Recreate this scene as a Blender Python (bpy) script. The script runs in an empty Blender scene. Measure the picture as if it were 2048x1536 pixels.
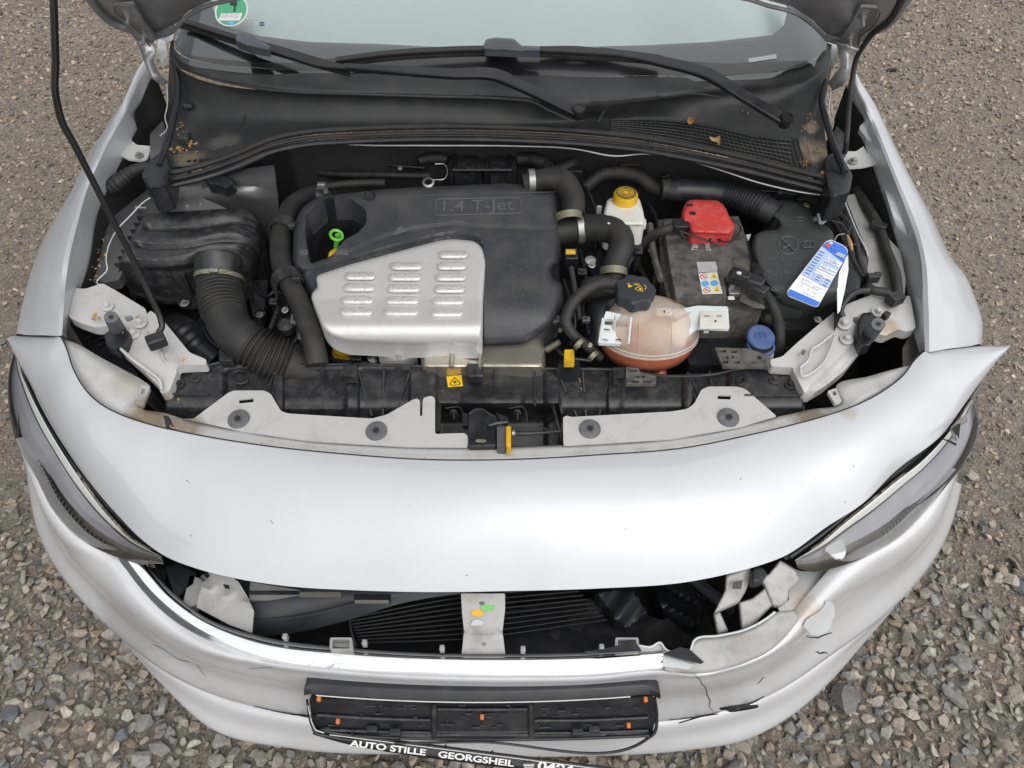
import bpy, bmesh, math, random
import numpy as np
from mathutils import Vector, Matrix
from mathutils.bvhtree import BVHTree
from mathutils.geometry import delaunay_2d_cdt
random.seed(7); RNG = np.random.default_rng(7)
S = bpy.context.scene
# ---------------------------------------------------------------- camera
F = 1420.0; TH = math.radians(47.0); CZ = 1.6
CAM = np.array([0.0, 0.0, CZ])
FW = np.array([0, math.cos(TH), -math.sin(TH)]); UP = np.array([0, math.sin(TH), math.cos(TH)]); RT = np.array([1.0, 0, 0])
cd = bpy.data.cameras.new("camera"); cam = bpy.data.objects.new("camera", cd); S.collection.objects.link(cam)
cam.location = CAM; cam.rotation_euler = (math.radians(90) - TH, 0, 0)
cd.sensor_width = 36.0; cd.lens = F / 2048 * 36; cd.clip_start = 0.02; cd.clip_end = 500
S.camera = cam
# ---------------------------------------------------------------- world, sun, exposure
SUN_EL, SUN_AZ = math.radians(58), math.radians(150)      # soft bright overcast, brightest part of the sky behind the camera, to the right
w = bpy.data.worlds.new("World"); S.world = w; w.use_nodes = True
nt = w.node_tree; nt.nodes.clear()
sky = nt.nodes.new("ShaderNodeTexSky"); sky.sky_type = 'NISHITA'; sky.sun_disc = False
sky.sun_elevation = SUN_EL; sky.sun_rotation = SUN_AZ; sky.air_density = 1.0; sky.dust_density = 3.0; sky.ozone_density = 1.0
hs = nt.nodes.new("ShaderNodeHueSaturation"); hs.inputs['Saturation'].default_value = 0.14
bg = nt.nodes.new("ShaderNodeBackground"); bg.inputs['Strength'].default_value = 0.15
wo = nt.nodes.new("ShaderNodeOutputWorld")
nt.links.new(sky.outputs[0], hs.inputs['Color']); nt.links.new(hs.outputs[0], bg.inputs[0]); nt.links.new(bg.outputs[0], wo.inputs[0])
sl = bpy.data.lights.new("sun", 'SUN'); sl.energy = 1.2; sl.angle = math.radians(135); sl.color = (1, 0.97, 0.93)
so = bpy.data.objects.new("sun", sl); S.collection.objects.link(so)
sd = Vector((math.sin(SUN_AZ) * math.cos(SUN_EL), math.cos(SUN_AZ) * math.cos(SUN_EL), math.sin(SUN_EL)))
so.rotation_euler = sd.to_track_quat('Z', 'Y').to_euler(); so.location = (0, 3, 6)
S.view_settings.view_transform = 'Standard'; S.view_settings.look = 'None'; S.view_settings.gamma = 1
S.view_settings.use_curve_mapping = False; S.view_settings.exposure = 0.42
S.render.engine = 'CYCLES'
S.cycles.max_bounces = 8; S.cycles.transparent_max_bounces = 12
# ---------------------------------------------------------------- pixel <-> place (1 px of the 2048 wide photograph)
def ray(u, v):
    u = np.asarray(u, float); v = np.asarray(v, float)
    return FW + ((u - 1024) / F)[..., None] * RT - ((v - 768) / F)[..., None] * UP
def P(u, v, z):
    d = ray(u, v); t = (np.asarray(z, float) - CZ) / d[..., 2]
    return CAM + d * t[..., None]
def mpp(p): return float(np.dot(np.asarray(p) - CAM, FW)) / F
def V3(p): return Vector((float(p[0]), float(p[1]), float(p[2])))
class Wp(tuple): pass
def Wd(x, y, z): return Wp((x, y, z))
def pt(p): return np.array(p, float) if isinstance(p, (Wp, np.ndarray)) else P(p[0], p[1], p[2])
def pts(l): return np.array([pt(p) for p in l])
def crv(a, n=None, ts=None, closed=False):
    """smooth curve through the points a, n samples (by chord length) """
    a = np.asarray(a, float)
    if closed: a = np.vstack([a, a[:1]])
    d = np.maximum(np.linalg.norm(np.diff(a, axis=0), axis=1), 1e-9); t = np.concatenate([[0], np.cumsum(np.sqrt(d) if closed else d)])
    if len(a) == 2:
        q = np.linspace(0, 1, n)[:, None]; return a[0] * (1 - q) + a[1] * q
    sl_ = np.diff(a, axis=0) / np.diff(t)[:, None]
    m = np.zeros_like(a); h = np.diff(t)
    m[1:-1] = (sl_[:-1] * h[1:, None] + sl_[1:] * h[:-1, None]) / (h[1:] + h[:-1])[:, None]
    if closed: m[0] = m[-1] = (sl_[0] + sl_[-1]) / 2
    else: m[0] = sl_[0]; m[-1] = sl_[-1]
    q = np.linspace(0, t[-1], n + (1 if closed else 0)) if ts is None else np.interp(ts, np.arange(len(a)), t)
    i = np.clip(np.searchsorted(t, q, side='right') - 1, 0, len(h) - 1); x = (q - t[i]) / h[i]; x = x[:, None]; hh = h[i][:, None]
    r = (2*x**3-3*x**2+1)*a[i] + (x**3-2*x**2+x)*hh*m[i] + (-2*x**3+3*x**2)*a[i+1] + (x**3-x**2)*hh*m[i+1]
    return r[:-1] if closed else r
def rnd(poly, r=6, seg=3):
    """round the corners of a pixel polygon"""
    out = []; n = len(poly); p = [np.array(q[:2], float) for q in poly]
    for i in range(n):
        a, b, c = p[i-1], p[i], p[(i+1) % n]
        la, lc = np.linalg.norm(a-b), np.linalg.norm(c-b); k = min(r, la*.45, lc*.45)
        s, e = b + (a-b)/max(la, 1e-6)*k, b + (c-b)/max(lc, 1e-6)*k
        for j in range(seg+1):
            t = j/seg; out.append(((1-t)**2*s + 2*t*(1-t)*b + t*t*e))
    return [tuple(q) for q in out]
def smooth(poly, n=60): return [tuple(q) for q in crv([q[:2] for q in poly], n, closed=True)]
def zl(*pairs):
    """z as a piecewise linear function of the picture row v"""
    vs = [a for a, b in pairs]; zs = [b for a, b in pairs]
    return lambda u, v: np.interp(v, vs, zs)
# ---------------------------------------------------------------- materials
def srgb(r, g, b): return tuple(((c/255)/12.92 if c/255 <= .04045 else ((c/255+.055)/1.055)**2.4) for c in (r, g, b))
def mat(name, col, rough=.5, metal=0, coat=0, mix=None, bump=None, spec=.5, sss=0, alpha=1, ior=1.5, trans=0, spots=(), fleck=None, coatr=.06):
    """mix=(colour2, scale, lo, hi, detail): weathering noise; bump=(scale, strength); fleck=(colour, scale, threshold)
       spots=[(centre, radius, colour, amount)]: stains with their own place on the thing"""
    m = bpy.data.materials.new(name); m.use_nodes = True; t = m.node_tree; b = t.nodes['Principled BSDF']
    L = t.links.new; N = t.nodes.new
    geo = N('ShaderNodeNewGeometry'); pos = geo.outputs['Position']
    b.inputs['Base Color'].default_value = (*col, 1); b.inputs['Roughness'].default_value = rough; b.inputs['Metallic'].default_value = metal
    b.inputs['Coat Weight'].default_value = coat; b.inputs['Coat Roughness'].default_value = coatr; b.inputs['Specular IOR Level'].default_value = spec
    b.inputs['IOR'].default_value = ior; b.inputs['Transmission Weight'].default_value = trans; b.inputs['Alpha'].default_value = alpha
    if sss:
        b.inputs['Subsurface Weight'].default_value = sss; b.inputs['Subsurface Scale'].default_value = .02
    cur = None
    def mixc(fac, a, c2):
        x = N('ShaderNodeMix'); x.data_type = 'RGBA'; L(fac, x.inputs[0])
        if a is None: x.inputs[6].default_value = (*col, 1)
        else: L(a, x.inputs[6])
        x.inputs[7].default_value = (*c2, 1); return x.outputs[2]
    if mix:
        n = N('ShaderNodeTexNoise'); n.inputs['Scale'].default_value = mix[1]; n.inputs['Detail'].default_value = mix[4] if len(mix) > 4 else 5
        n.inputs['Roughness'].default_value = .65; L(pos, n.inputs['Vector'])
        r = N('ShaderNodeMapRange'); r.inputs[1].default_value = mix[2]; r.inputs[2].default_value = mix[3]; L(n.outputs[0], r.inputs[0])
        cur = mixc(r.outputs[0], cur, mix[0])
        rr = N('ShaderNodeMapRange'); rr.inputs[3].default_value = rough; rr.inputs[4].default_value = min(1, rough + .25); L(r.outputs[0], rr.inputs[0]); L(rr.outputs[0], b.inputs['Roughness'])
    if fleck:
        n = N('ShaderNodeTexNoise'); n.inputs['Scale'].default_value = fleck[1]; n.inputs['Detail'].default_value = 2; L(pos, n.inputs['Vector'])
        r = N('ShaderNodeMapRange'); r.inputs[1].default_value = fleck[2]; r.inputs[2].default_value = fleck[2] + .06; L(n.outputs[0], r.inputs[0])
        cur = mixc(r.outputs[0], cur, fleck[0])
    for c, rad, scol, amt in spots:
        vd = N('ShaderNodeVectorMath'); vd.operation = 'DISTANCE'; L(pos, vd.inputs[0]); vd.inputs[1].default_value = tuple(float(x) for x in c)
        n = N('ShaderNodeTexNoise'); n.inputs['Scale'].default_value = 1.6/rad; n.inputs['Detail'].default_value = 8; n.inputs['Roughness'].default_value = .7; L(pos, n.inputs['Vector'])
        r = N('ShaderNodeMapRange'); r.inputs[1].default_value = rad; r.inputs[2].default_value = 0; L(vd.outputs['Value'], r.inputs[0])
        ad = N('ShaderNodeMath'); ad.operation = 'ADD'; L(r.outputs[0], ad.inputs[0]); L(n.outputs[0], ad.inputs[1])
        r2 = N('ShaderNodeMapRange'); r2.inputs[1].default_value = .80; r2.inputs[2].default_value = 1.15; r2.inputs[4].default_value = amt; L(ad.outputs[0], r2.inputs[0])
        lim = N('ShaderNodeMath'); lim.operation = 'MULTIPLY'; lim.use_clamp = True; lim.inputs[1].default_value = 5; L(r.outputs[0], lim.inputs[0])
        ml = N('ShaderNodeMath'); ml.operation = 'MULTIPLY'; L(lim.outputs[0], ml.inputs[0]); L(r2.outputs[0], ml.inputs[1])
        cur = mixc(ml.outputs[0], cur, scol)
    if cur is not None: L(cur, b.inputs['Base Color'])
    if bump:
        n = N('ShaderNodeTexNoise'); n.inputs['Scale'].default_value = bump[0]; n.inputs['Detail'].default_value = 4; L(pos, n.inputs['Vector'])
        bp = N('ShaderNodeBump'); bp.inputs['Strength'].default_value = bump[1]; bp.inputs['Distance'].default_value = .001; L(n.outputs[0], bp.inputs['Height']); L(bp.outputs[0], b.inputs['Normal'])
    return m
DUST = (.115, .108, .098)
RUSTY = (.22, .12, .055); SOIL = (.20, .155, .10)
paint = mat('silver_paint', (.462, .474, .498), .36, .22, 1.0, mix=((.425, .435, .455), 6, .40, .95, 7),
            spots=[(P(1700, 822, .73), .025, (.34, .27, .18), .5)])
inner2 = mat('grey_bracket_paint', (.30, .30, .295), .45, .15, .1, mix=((.19, .18, .16), 26, .48, .85, 9), fleck=((.14, .12, .09), 240, .70),
            spots=[(P(1500, 1300, .52), .08, (.20, .18, .15), .5), (P(1540, 1220, .53), .03, RUSTY, .5), (P(1580, 1230, .54), .03, (.10, .07, .04), .8), (P(1575, 1180, .56), .03, RUSTY, .5)])
paint_low = mat('silver_paint_dirty', (.52, .527, .542), .40, .20, .7, mix=((.42, .41, .395), 14, .42, .95, 8), fleck=((.22, .2, .18), 260, .72),
            spots=[(P(270, 1250, .43), .13, (.26, .25, .24), .5), (P(1600, 1225, .54), .06, (.34, .22, .12), .6)])
inner = mat('inner_paint', (.46, .46, .455), .42, .12, .15, mix=((.30, .285, .255), 22, .52, .85, 9), fleck=((.20, .17, .13), 240, .72),
            spots=[(P(305, 833, .705), .075, SOIL, .95), (P(370, 850, .71), .05, SOIL, .8), (P(250, 775, .72), .05, (.34, .29, .22), .5), (P(1625, 825, .715), .055, SOIL, .9), (P(1775, 655, .75), .035, (.33, .25, .16), .8),
                   (P(1500, 1300, .52), .07, (.33, .28, .21), .7), (P(1540, 1220, .53), .035, RUSTY, .8), (P(1570, 1230, .54), .02, RUSTY, .9)])
steel_dark = mat('dark_primer', (.10, .10, .105), .42, .5, .2, mix=((.16, .15, .14), 12, .45, .8))
hood_in = mat('bonnet_shaded_paint', (.24, .24, .245), .40, .35, .25, mix=((.10, .10, .10), 9, .4, .8))  # silver paint darkened to hold the shade under the raised bonnet
tower_m = mat('tower_paint', (.50, .50, .51), .30, .65, .3, mix=((.22, .215, .205), 10, .4, .8))
black = mat('black_plastic', (.015, .0158, .018), .38, mix=(DUST, 55, .47, 1.10, 9), fleck=((.15, .14, .125), 420, .70), bump=(700, .2))
blackc = mat('clean_black_plastic', (.012, .013, .016), .38, mix=((.05, .048, .047), 18, .5, .9), bump=(600, .15))
cowl_m = mat('cowl_plastic', (.027, .0285, .030), .5, mix=((.075, .071, .064), 22, .47, 1.0, 10), bump=(900, .25),
             spots=[(P(370, 300, .885), .06, (.26, .20, .13), .6), (P(1620, 305, .875), .06, (.26, .21, .15), .8), (P(1618, 262, .885), .035, (.26, .21, .15), .7), (P(440, 265, .885), .07, (.16, .155, .145), .55)])
rubber = mat('rubber', (.0135, .0135, .0135), .6, mix=((.052, .047, .041), 20, .45, .95), bump=(500, .2))
emboss_m = mat('embossed_plastic', (.085, .088, .094), .4)
cover_m = mat('engine_cover_plastic', (.034, .036, .042), .44, mix=((.085, .080, .074), 16, .42, .9, 9), fleck=((.16, .15, .13), 420, .68), bump=(900, .3))
void = mat('deep_shadow_black', (.010, .010, .011), .7)  # near-black, paints the shade in gaps, holes and the depths of the bay
blue_grey = mat('bumper_beam_plastic', (.028, .031, .040), .42, mix=((.06, .06, .062), 9, .4, .8))
alu = mat('brushed_alu', (.62, .62, .61), .40, .45, mix=((.54, .535, .52), 30, .4, .9, 9), fleck=((.33, .29, .22), 300, .69), bump=(260, .08))
alu_l = mat('worn_alu', (.66, .66, .65), .42, .4, mix=((.40, .37, .31), 110, .52, .80, 9), fleck=((.14, .11, .08), 420, .63))
shield_m = mat('heat_shield', (.50, .46, .40), .33, .85, mix=((.26, .22, .17), 24, .45, .85, 8), bump=(160, .3))
zinc = mat('zinc', (.34, .34, .335), .45, .85, mix=((.3, .29, .27), 60, .5, .8))
zincy = mat('dull_yellow_zinc', (.20, .19, .13), .5, .6, mix=((.22, .3, .24), 60, .5, .7))
grey_screw = mat('grey_screw_plastic', (.085, .088, .095), .5, mix=((.16, .155, .15), 120, .5, .8))
chrome = mat('chrome', (.80, .81, .82), .10, 1, mix=((.55, .56, .57), 40, .55, .85, 10), bump=(60, .05))
yellow = mat('yellow_plastic', (.60, .36, .012), .45, mix=((.36, .23, .05), 60, .5, .9))
dipgreen = mat('green_plastic', (.12, .42, .04), .4)
orange = mat('orange_plastic', (.58, .17, .035), .45)
red = mat('red_plastic', (.52, .045, .04), .42, mix=((.50, .17, .15), 60, .48, .9, 9), bump=(300, .08))
blue = mat('blue_plastic', (.045, .085, .22), .45, mix=((.11, .14, .21), 60, .45, .9, 8))
white_p = mat('white_plastic', (.66, .66, .61), .42, sss=.15, mix=((.50, .43, .32), 25, .5, .85, 8))
white_tab = mat('milky_plastic', (.55, .57, .58), .38, sss=.2, mix=((.5, .48, .42), 40, .5, .9))
bat_m = mat('battery_plastic', (.045, .044, .043), .6, mix=((.19, .175, .155), 45, .38, .8, 10), bump=(400, .3))
paper = mat('paper_white', (.80, .81, .82), .6)
paper_b = mat('paper_blue', (.05, .17, .62), .5)
paper_lb = mat('paper_light_blue', (.42, .54, .82), .55)
ink = mat('ink', (.06, .08, .16), .6); inkb = mat('ink_black', (.015, .015, .015), .6)
inkg = mat('ink_grey', (.38, .38, .38), .6)
wht = mat('white_print', (.60, .60, .585), .5)
stick_y = mat('sticker_yellow', (.80, .50, .01), .4); stick_g = mat('sticker_green', (.20, .55, .16), .45); stick_o = mat('sticker_orange', (.75, .45, .04), .45)
stick_r = mat('sticker_red', (.62, .08, .05), .45); stick_b = mat('sticker_blue', (.10, .36, .68), .45)
umwelt = mat('emission_sticker_green', (.05, .30, .15), .3)
wood = mat('dry_flake', (.50, .31, .14), .7, mix=((.30, .17, .07), 200, .4, .7))
leaf_m = mat('dry_leaf_brown', (.42, .22, .08), .6, mix=((.22, .1, .03), 120, .4, .7)); leaf_m2 = mat('dry_leaf_tan', (.48, .34, .14), .6, mix=((.30, .16, .05), 120, .4, .7))
foam = mat('strip_black', (.012, .012, .013), .35)
def glassy(name, tint, gl, rough=.02, ior=1.5, fixed=None):
    m = bpy.data.materials.new(name); m.use_nodes = True; t = m.node_tree; t.nodes.clear(); N = t.nodes.new; L = t.links.new
    o = N('ShaderNodeOutputMaterial'); tr = N('ShaderNodeBsdfTransparent'); tr.inputs[0].default_value = (*tint, 1)
    g = N('ShaderNodeBsdfGlossy'); g.inputs['Roughness'].default_value = rough; g.inputs[0].default_value = (*gl, 1)
    f = N('ShaderNodeFresnel'); f.inputs[0].default_value = ior; mx = N('ShaderNodeMixShader')
    L(f.outputs[0], mx.inputs[0]); L(tr.outputs[0], mx.inputs[1]); L(g.outputs[0], mx.inputs[2]); L(mx.outputs[0], o.inputs[0]); return m
lens_g = glassy('lamp_glass', (.93, .93, .92), (1, 1, 1), .03, 1.55)
screen_g = glassy('windscreen_glass', (.86, .90, .90), (.96, 1, 1), .02, 1.9)
def tank_mat(name, tint, col, k):
    m = bpy.data.materials.new(name); m.use_nodes = True; t = m.node_tree; b = t.nodes['Principled BSDF']; N = t.nodes.new; L = t.links.new
    b.inputs['Base Color'].default_value = (*col, 1); b.inputs['Roughness'].default_value = .32; b.inputs['Subsurface Weight'].default_value = .25; b.inputs['Subsurface Scale'].default_value = .02
    tr = N('ShaderNodeBsdfTransparent'); tr.inputs[0].default_value = (*tint, 1); mx = N('ShaderNodeMixShader'); mx.inputs[0].default_value = k
    n = N('ShaderNodeTexNoise'); n.inputs['Scale'].default_value = 22; n.inputs['Detail'].default_value = 6
    g = N('ShaderNodeNewGeometry'); L(g.outputs['Position'], n.inputs['Vector'])
    x = N('ShaderNodeMix'); x.data_type = 'RGBA'; x.inputs[6].default_value = (*col, 1); x.inputs[7].default_value = (col[0]*.85, col[1]*.62, col[2]*.45, 1)
    r = N('ShaderNodeMapRange'); r.inputs[1].default_value = .45; r.inputs[2].default_value = .8; L(n.outputs[0], r.inputs[0]); L(r.outputs[0], x.inputs[0]); L(x.outputs[2], b.inputs['Base Color'])
    L(tr.outputs[0], mx.inputs[1]); L(b.outputs[0], mx.inputs[2]); L(mx.outputs[0], t.nodes['Material Output'].inputs[0]); return m
tank_m = tank_mat('tank_plastic', (.96, .89, .83), (.70, .61, .53), .52)
tank_low_m = tank_mat('tank_plastic_wet', (.98, .75, .65), (.55, .23, .15), .5)
coolant_m = mat('coolant', (.66, .19, .10), .25, sss=.2)
# ---------------------------------------------------------------- object builders
ORG = {}
def link(name, verts, faces, m, par=None, ang=35, org=None, facing=True, mi=None, mods=True):
    verts = np.asarray(verts, float)
    o0 = np.array(org, float) if org is not None else np.array([(verts[:, 0].min()+verts[:, 0].max())/2, (verts[:, 1].min()+verts[:, 1].max())/2, verts[:, 2].min()])
    me = bpy.data.meshes.new(name); bm = bmesh.new()
    vs = [bm.verts.new(v) for v in (verts - o0)]
    for i, f in enumerate(faces):
        if len(set(f)) < 3: continue
        try:
            fc = bm.faces.new([vs[k] for k in f]); fc.smooth = True
            if mi is not None: fc.material_index = mi[i]
        except ValueError: pass
    bmesh.ops.remove_doubles(bm, verts=bm.verts, dist=1e-6)
    bmesh.ops.recalc_face_normals(bm, faces=bm.faces)
    if facing:
        s = sum(f.calc_area() * f.normal.dot(Vector(CAM - o0) - f.calc_center_median()) for f in bm.faces)
        if s < 0: bmesh.ops.reverse_faces(bm, faces=bm.faces)
    a = math.radians(ang)
    for e in bm.edges:
        if len(e.link_faces) == 2 and e.calc_face_angle(0) > a: e.smooth = False
    bm.to_mesh(me); bm.free()
    for x in (m if isinstance(m, (list, tuple)) else [m]): me.materials.append(x)
    return place(name, me, o0, par)
def place(name, me, o0, par=None):
    o = bpy.data.objects.new(name, me); S.collection.objects.link(o)
    ORG[o.name] = np.array(o0, float)
    if par is not None: o.parent = par; o.location = np.array(o0) - ORG[par.name]
    else: o.location = o0
    return o
def empty(name, loc):
    o = bpy.data.objects.new(name, None); S.collection.objects.link(o); o.location = loc; ORG[o.name] = np.array(loc, float); o.empty_display_size = .2; return o
def tag(o, label=None, cat=None, group=None, kind=None):
    if label: o['label'] = label
    if cat: o['category'] = cat
    if group: o['group'] = group
    if kind: o['kind'] = kind
    return o
def grid_faces(nr, nc, off=0, closed=False):
    f = []
    for i in range(nr-1):
        for j in range(nc if closed else nc-1):
            k = (j+1) % nc; f.append((off+i*nc+j, off+i*nc+k, off+(i+1)*nc+k, off+(i+1)*nc+j))
    return f
def loft_arr(rows, n=80, sub=4, zmod=None):
    c = [len(r) for r in rows]; same = len(set(c)) == 1 and c[0] > 2
    R = [crv(pts(r), n, ts=np.linspace(0, c[0]-1, n) if same else None) for r in rows]
    R = np.array(R)
    if len(rows) > 2:
        ts = np.linspace(0, len(rows)-1, (len(rows)-1)*sub+1); out = np.zeros((len(ts), n, 3))
        for j in range(n): out[:, j] = crv(R[:, j], ts=ts)
        R = out
    elif sub > 1:
        q = np.linspace(0, 1, sub+1)[:, None, None]; R = R[0][None]*(1-q)+R[1][None]*q
    return R
def loft(name, rows, m, par, n=80, sub=4, thick=0, ang=40, fn=None):
    R = loft_arr(rows, n, sub)
    if fn is not None: R = fn(R)
    o = link(name, R.reshape(-1, 3), grid_faces(R.shape[0], R.shape[1]), m, par, ang)
    if thick:
        md = o.modifiers.new('solid', 'SOLIDIFY'); md.thickness = thick; md.offset = -1
    o['_g'] = 0; del o['_g']
    return o, R
def bvh_of(R):
    v = [tuple(p) for p in R.reshape(-1, 3)]; return BVHTree.FromPolygons(v, grid_faces(R.shape[0], R.shape[1]))
def onto(bvhs, lift=.001, zf=.6):
    """place points of the picture on a built surface"""
    def f(u, v):
        out = []
        for a, b in zip(np.atleast_1d(u), np.atleast_1d(v)):
            d = ray(a, b); dn = V3(d / np.linalg.norm(d)); best = None
            for bv in (bvhs if isinstance(bvhs, (list, tuple)) else [bvhs]):
                h = bv.ray_cast(V3(CAM), dn)
                if h[0] is not None and (best is None or h[3] < best[1]): best = (h[0], h[3])
            out.append(np.array(best[0]) - np.array(dn)*lift if best else P(a, b, zf))
        return np.array(out)
    return f
def seg_dist(p, poly):
    a = np.asarray(poly); b = np.roll(a, -1, axis=0); d = np.full(len(p), 1e9)
    for s, e in zip(a, b):
        ab = e - s; t = np.clip(((p - s) @ ab) / max(ab @ ab, 1e-9), 0, 1); d = np.minimum(d, np.linalg.norm(p - s - t[:, None]*ab, axis=1))
    return d
def resamp(poly, step):
    out = []
    n = len(poly)
    for i in range(n):
        a = np.array(poly[i], float); b = np.array(poly[(i+1) % n], float); k = max(1, int(math.ceil(np.linalg.norm(b-a)/step)))
        out += [tuple(a + (b-a)*j/k) for j in range(k)]
    return out
def inside(p, poly):
    a = np.asarray(poly); x, y = p[:, 0], p[:, 1]; r = np.zeros(len(p), bool); j = len(a)-1
    for i in range(len(a)):
        c = (a[i, 1] > y) != (a[j, 1] > y)
        if c.any():
            xx = (a[j, 0]-a[i, 0])*(y-a[i, 1])/((a[j, 1]-a[i, 1]) or 1e-9)+a[i, 0]; r ^= c & (x < xx)
        j = i
    return r
def panel(name, outl, z, m, par, holes=(), skirt=.004, sdir=(0, 0, -1), edge=(0, 0), step=12, relief=None, ang=40, creases=()):
    """a sheet or moulded part drawn by its outline; z = height (number or function of u, v) or a function giving places"""
    loops = [resamp([q[:2] for q in outl], step)] + [resamp([q[:2] for q in h], step) for h in holes]
    allp = np.array(sum(loops, [])); lo = allp.min(0); hi = allp.max(0)
    gx, gy = np.meshgrid(np.arange(lo[0], hi[0], step), np.arange(lo[1], hi[1], step)); gp = np.c_[gx.ravel(), gy.ravel()]
    gp = gp[inside(gp, loops[0])]
    if edge[0]:
        for k in (.12, .3, .55, .85):     # inset rings so that the rounded edge has geometry
            L0 = np.array(loops[0]); nx = np.roll(L0, -1, 0) - np.roll(L0, 1, 0); nrm = np.c_[nx[:, 1], -nx[:, 0]]; nrm /= np.maximum(np.linalg.norm(nrm, axis=1), 1e-6)[:, None]
            q = L0 + nrm*edge[0]*k
            if not inside(q, loops[0]).mean() > .5: q = L0 - nrm*edge[0]*k
            gp = np.vstack([gp, q[inside(q, loops[0])]])
    for h in loops[1:]: gp = gp[~inside(gp, h)] if len(gp) else gp
    if len(gp):
        d = np.min([seg_dist(gp, l) for l in loops], axis=0); mn = (.1*edge[0]) if edge[0] else .3*step
        k = d > mn; gp = gp[k]; d = d[k]
        if edge[0]:      # thin out
            key = {}; keep = []
            for i, q in enumerate(gp):
                kk = (round(q[0]/(step*.35)), round(q[1]/(step*.35)))
                if kk not in key: key[kk] = 1; keep.append(i)
            gp = gp[keep]; d = d[keep]
    allv = np.vstack([allp, gp]) if len(gp) else allp
    faces_in = []; o = 0; 
    edges = []
    for l in loops:
        edges += [(o+i, o+(i+1) % len(l)) for i in range(len(l))]; o += len(l)
    if creases:
        cl = [c_ for c_ in creases]; ex = []; base = len(allp)
        for c_ in cl:
            C_ = crv(np.array([[*q, 0] for q in c_[0]], float), c_[2] if len(c_) > 2 else 40)[:, :2]; keep_ = inside(C_, loops[0]) & (seg_dist(C_, loops[0]) > .8)
            for h in loops[1:]: keep_ &= ~inside(C_, h) & (seg_dist(C_, h) > .8)
            for off_ in (0, c_[1]):
                Q_ = C_ + np.array([0, off_]); i0 = base + len(ex)
                ex += [tuple(q) for q in Q_[keep_]]; idx = np.where(keep_)[0]
                edges += [(i0+i, i0+i+1) for i in range(len(idx)-1) if idx[i+1]-idx[i] == 1]
        if len(gp):
            dm = np.min([np.min(np.linalg.norm(gp[:, None]-np.array(ex)[None], axis=2), axis=1)], axis=0); gp = gp[dm > step*.45]
        allv = np.vstack([allp, np.array(ex), gp]) if len(gp) else np.vstack([allp, np.array(ex)])
    vv, ee, ff, ov, oe, of = delaunay_2d_cdt([Vector(p) for p in allv], edges, [], 1, 1e-4)
    uv = np.array([tuple(p) for p in vv])
    dd = np.min([seg_dist(uv, l) for l in loops[:1]], axis=0) if edge[0] else None
    if callable(z) and getattr(z, '_world', False): W = z(uv[:, 0], uv[:, 1])
    else:
        zz = z(uv[:, 0], uv[:, 1]) if callable(z) else np.full(len(uv), float(z))
        if relief is not None: zz = zz + relief(uv[:, 0], uv[:, 1])
        if edge[0]:
            t = np.clip(1 - dd/edge[0], 0, 1); zz = zz - edge[1]*(1-np.sqrt(1-t*t*.98))
        W = P(uv[:, 0], uv[:, 1], zz)
    fc_ = np.array([np.mean(uv[list(f)], axis=0) for f in ff]); ok = inside(fc_, loops[0])
    for h in loops[1:]: ok &= ~inside(fc_, h)
    faces = [tuple(f) for f, k_ in zip(ff, ok) if k_]
    V = [tuple(p) for p in W]
    if skirt:
        cnt = {}
        for f in faces:
            for i in range(len(f)):
                e = (f[i], f[(i+1) % len(f)]); cnt[tuple(sorted(e))] = cnt.get(tuple(sorted(e)), 0)+1
        be = [e for e, c in cnt.items() if c == 1]; mp = {}
        for e in be:
            for k in e:
                if k not in mp: mp[k] = len(V); V.append(tuple(np.array(V[k]) + np.array(sdir)*skirt))
        faces += [(a, b, mp[b], mp[a]) for a, b in be]
    return link(name, V, faces, m, par, ang)
def wfn(f): f._world = True; return f
def onw(bvhs, lift=.001):
    g = onto(bvhs, lift)
    def f(u, v): return g(u, v)
    f._world = True; return f
def frames(C):
    T = np.gradient(C, axis=0); T /= np.maximum(np.linalg.norm(T, axis=1), 1e-9)[:, None]
    n = np.cross(T[0], [0, 0, 1.0]);
    if np.linalg.norm(n) < 1e-3: n = np.cross(T[0], [1.0, 0, 0])
    n /= np.linalg.norm(n); Ns = [n]
    for i in range(1, len(C)):
        n = Ns[-1] - T[i]*np.dot(Ns[-1], T[i]); n /= np.linalg.norm(n); Ns.append(n)
    Ns = np.array(Ns); return T, Ns, np.cross(T, Ns)
def tube_arr(path, r, seg=12, n=None, ribs=(), flat=1.0):
    A = pts(path); n = n or max(8, len(A)*5)
    if ribs: n = max(n, int(sum(c*6/(e-s) for s, e, c, a in ribs)/max(1, len(ribs)))+2)
    C = crv(A, n) if len(A) > 1 else A
    k = np.array([mpp(a) for a in A]); rr = (np.array(r, float) if np.ndim(r) else np.full(len(A), float(r)))*k
    d = np.concatenate([[0], np.cumsum(np.linalg.norm(np.diff(A, axis=0), axis=1))]); q = np.linspace(0, d[-1], n)
    R = np.interp(q, d, rr); t = q/d[-1]
    for s, e, c, a in ribs:
        k = (t >= s) & (t <= e); R = R*np.where(k, 1 + a*np.sign(np.sin((t-s)/(e-s)*c*2*math.pi))*np.abs(np.sin((t-s)/(e-s)*c*2*math.pi))**.6, 1)
    T, N_, B = frames(C); an = np.linspace(0, 2*math.pi, seg, endpoint=False)
    V = C[:, None] + R[:, None, None]*(np.cos(an)[None, :, None]*N_[:, None] + flat*np.sin(an)[None, :, None]*B[:, None])
    V = V.reshape(-1, 3); Fc = grid_faces(n, seg, closed=True)
    Fc += [tuple(range(seg))[::-1], tuple((n-1)*seg + i for i in range(seg))]
    return V, Fc
def tube(name, path, r, m, par, **k):
    V, Fc = tube_arr(path, r, **k); return link(name, V, Fc, m, par, 50, facing=False)
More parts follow.
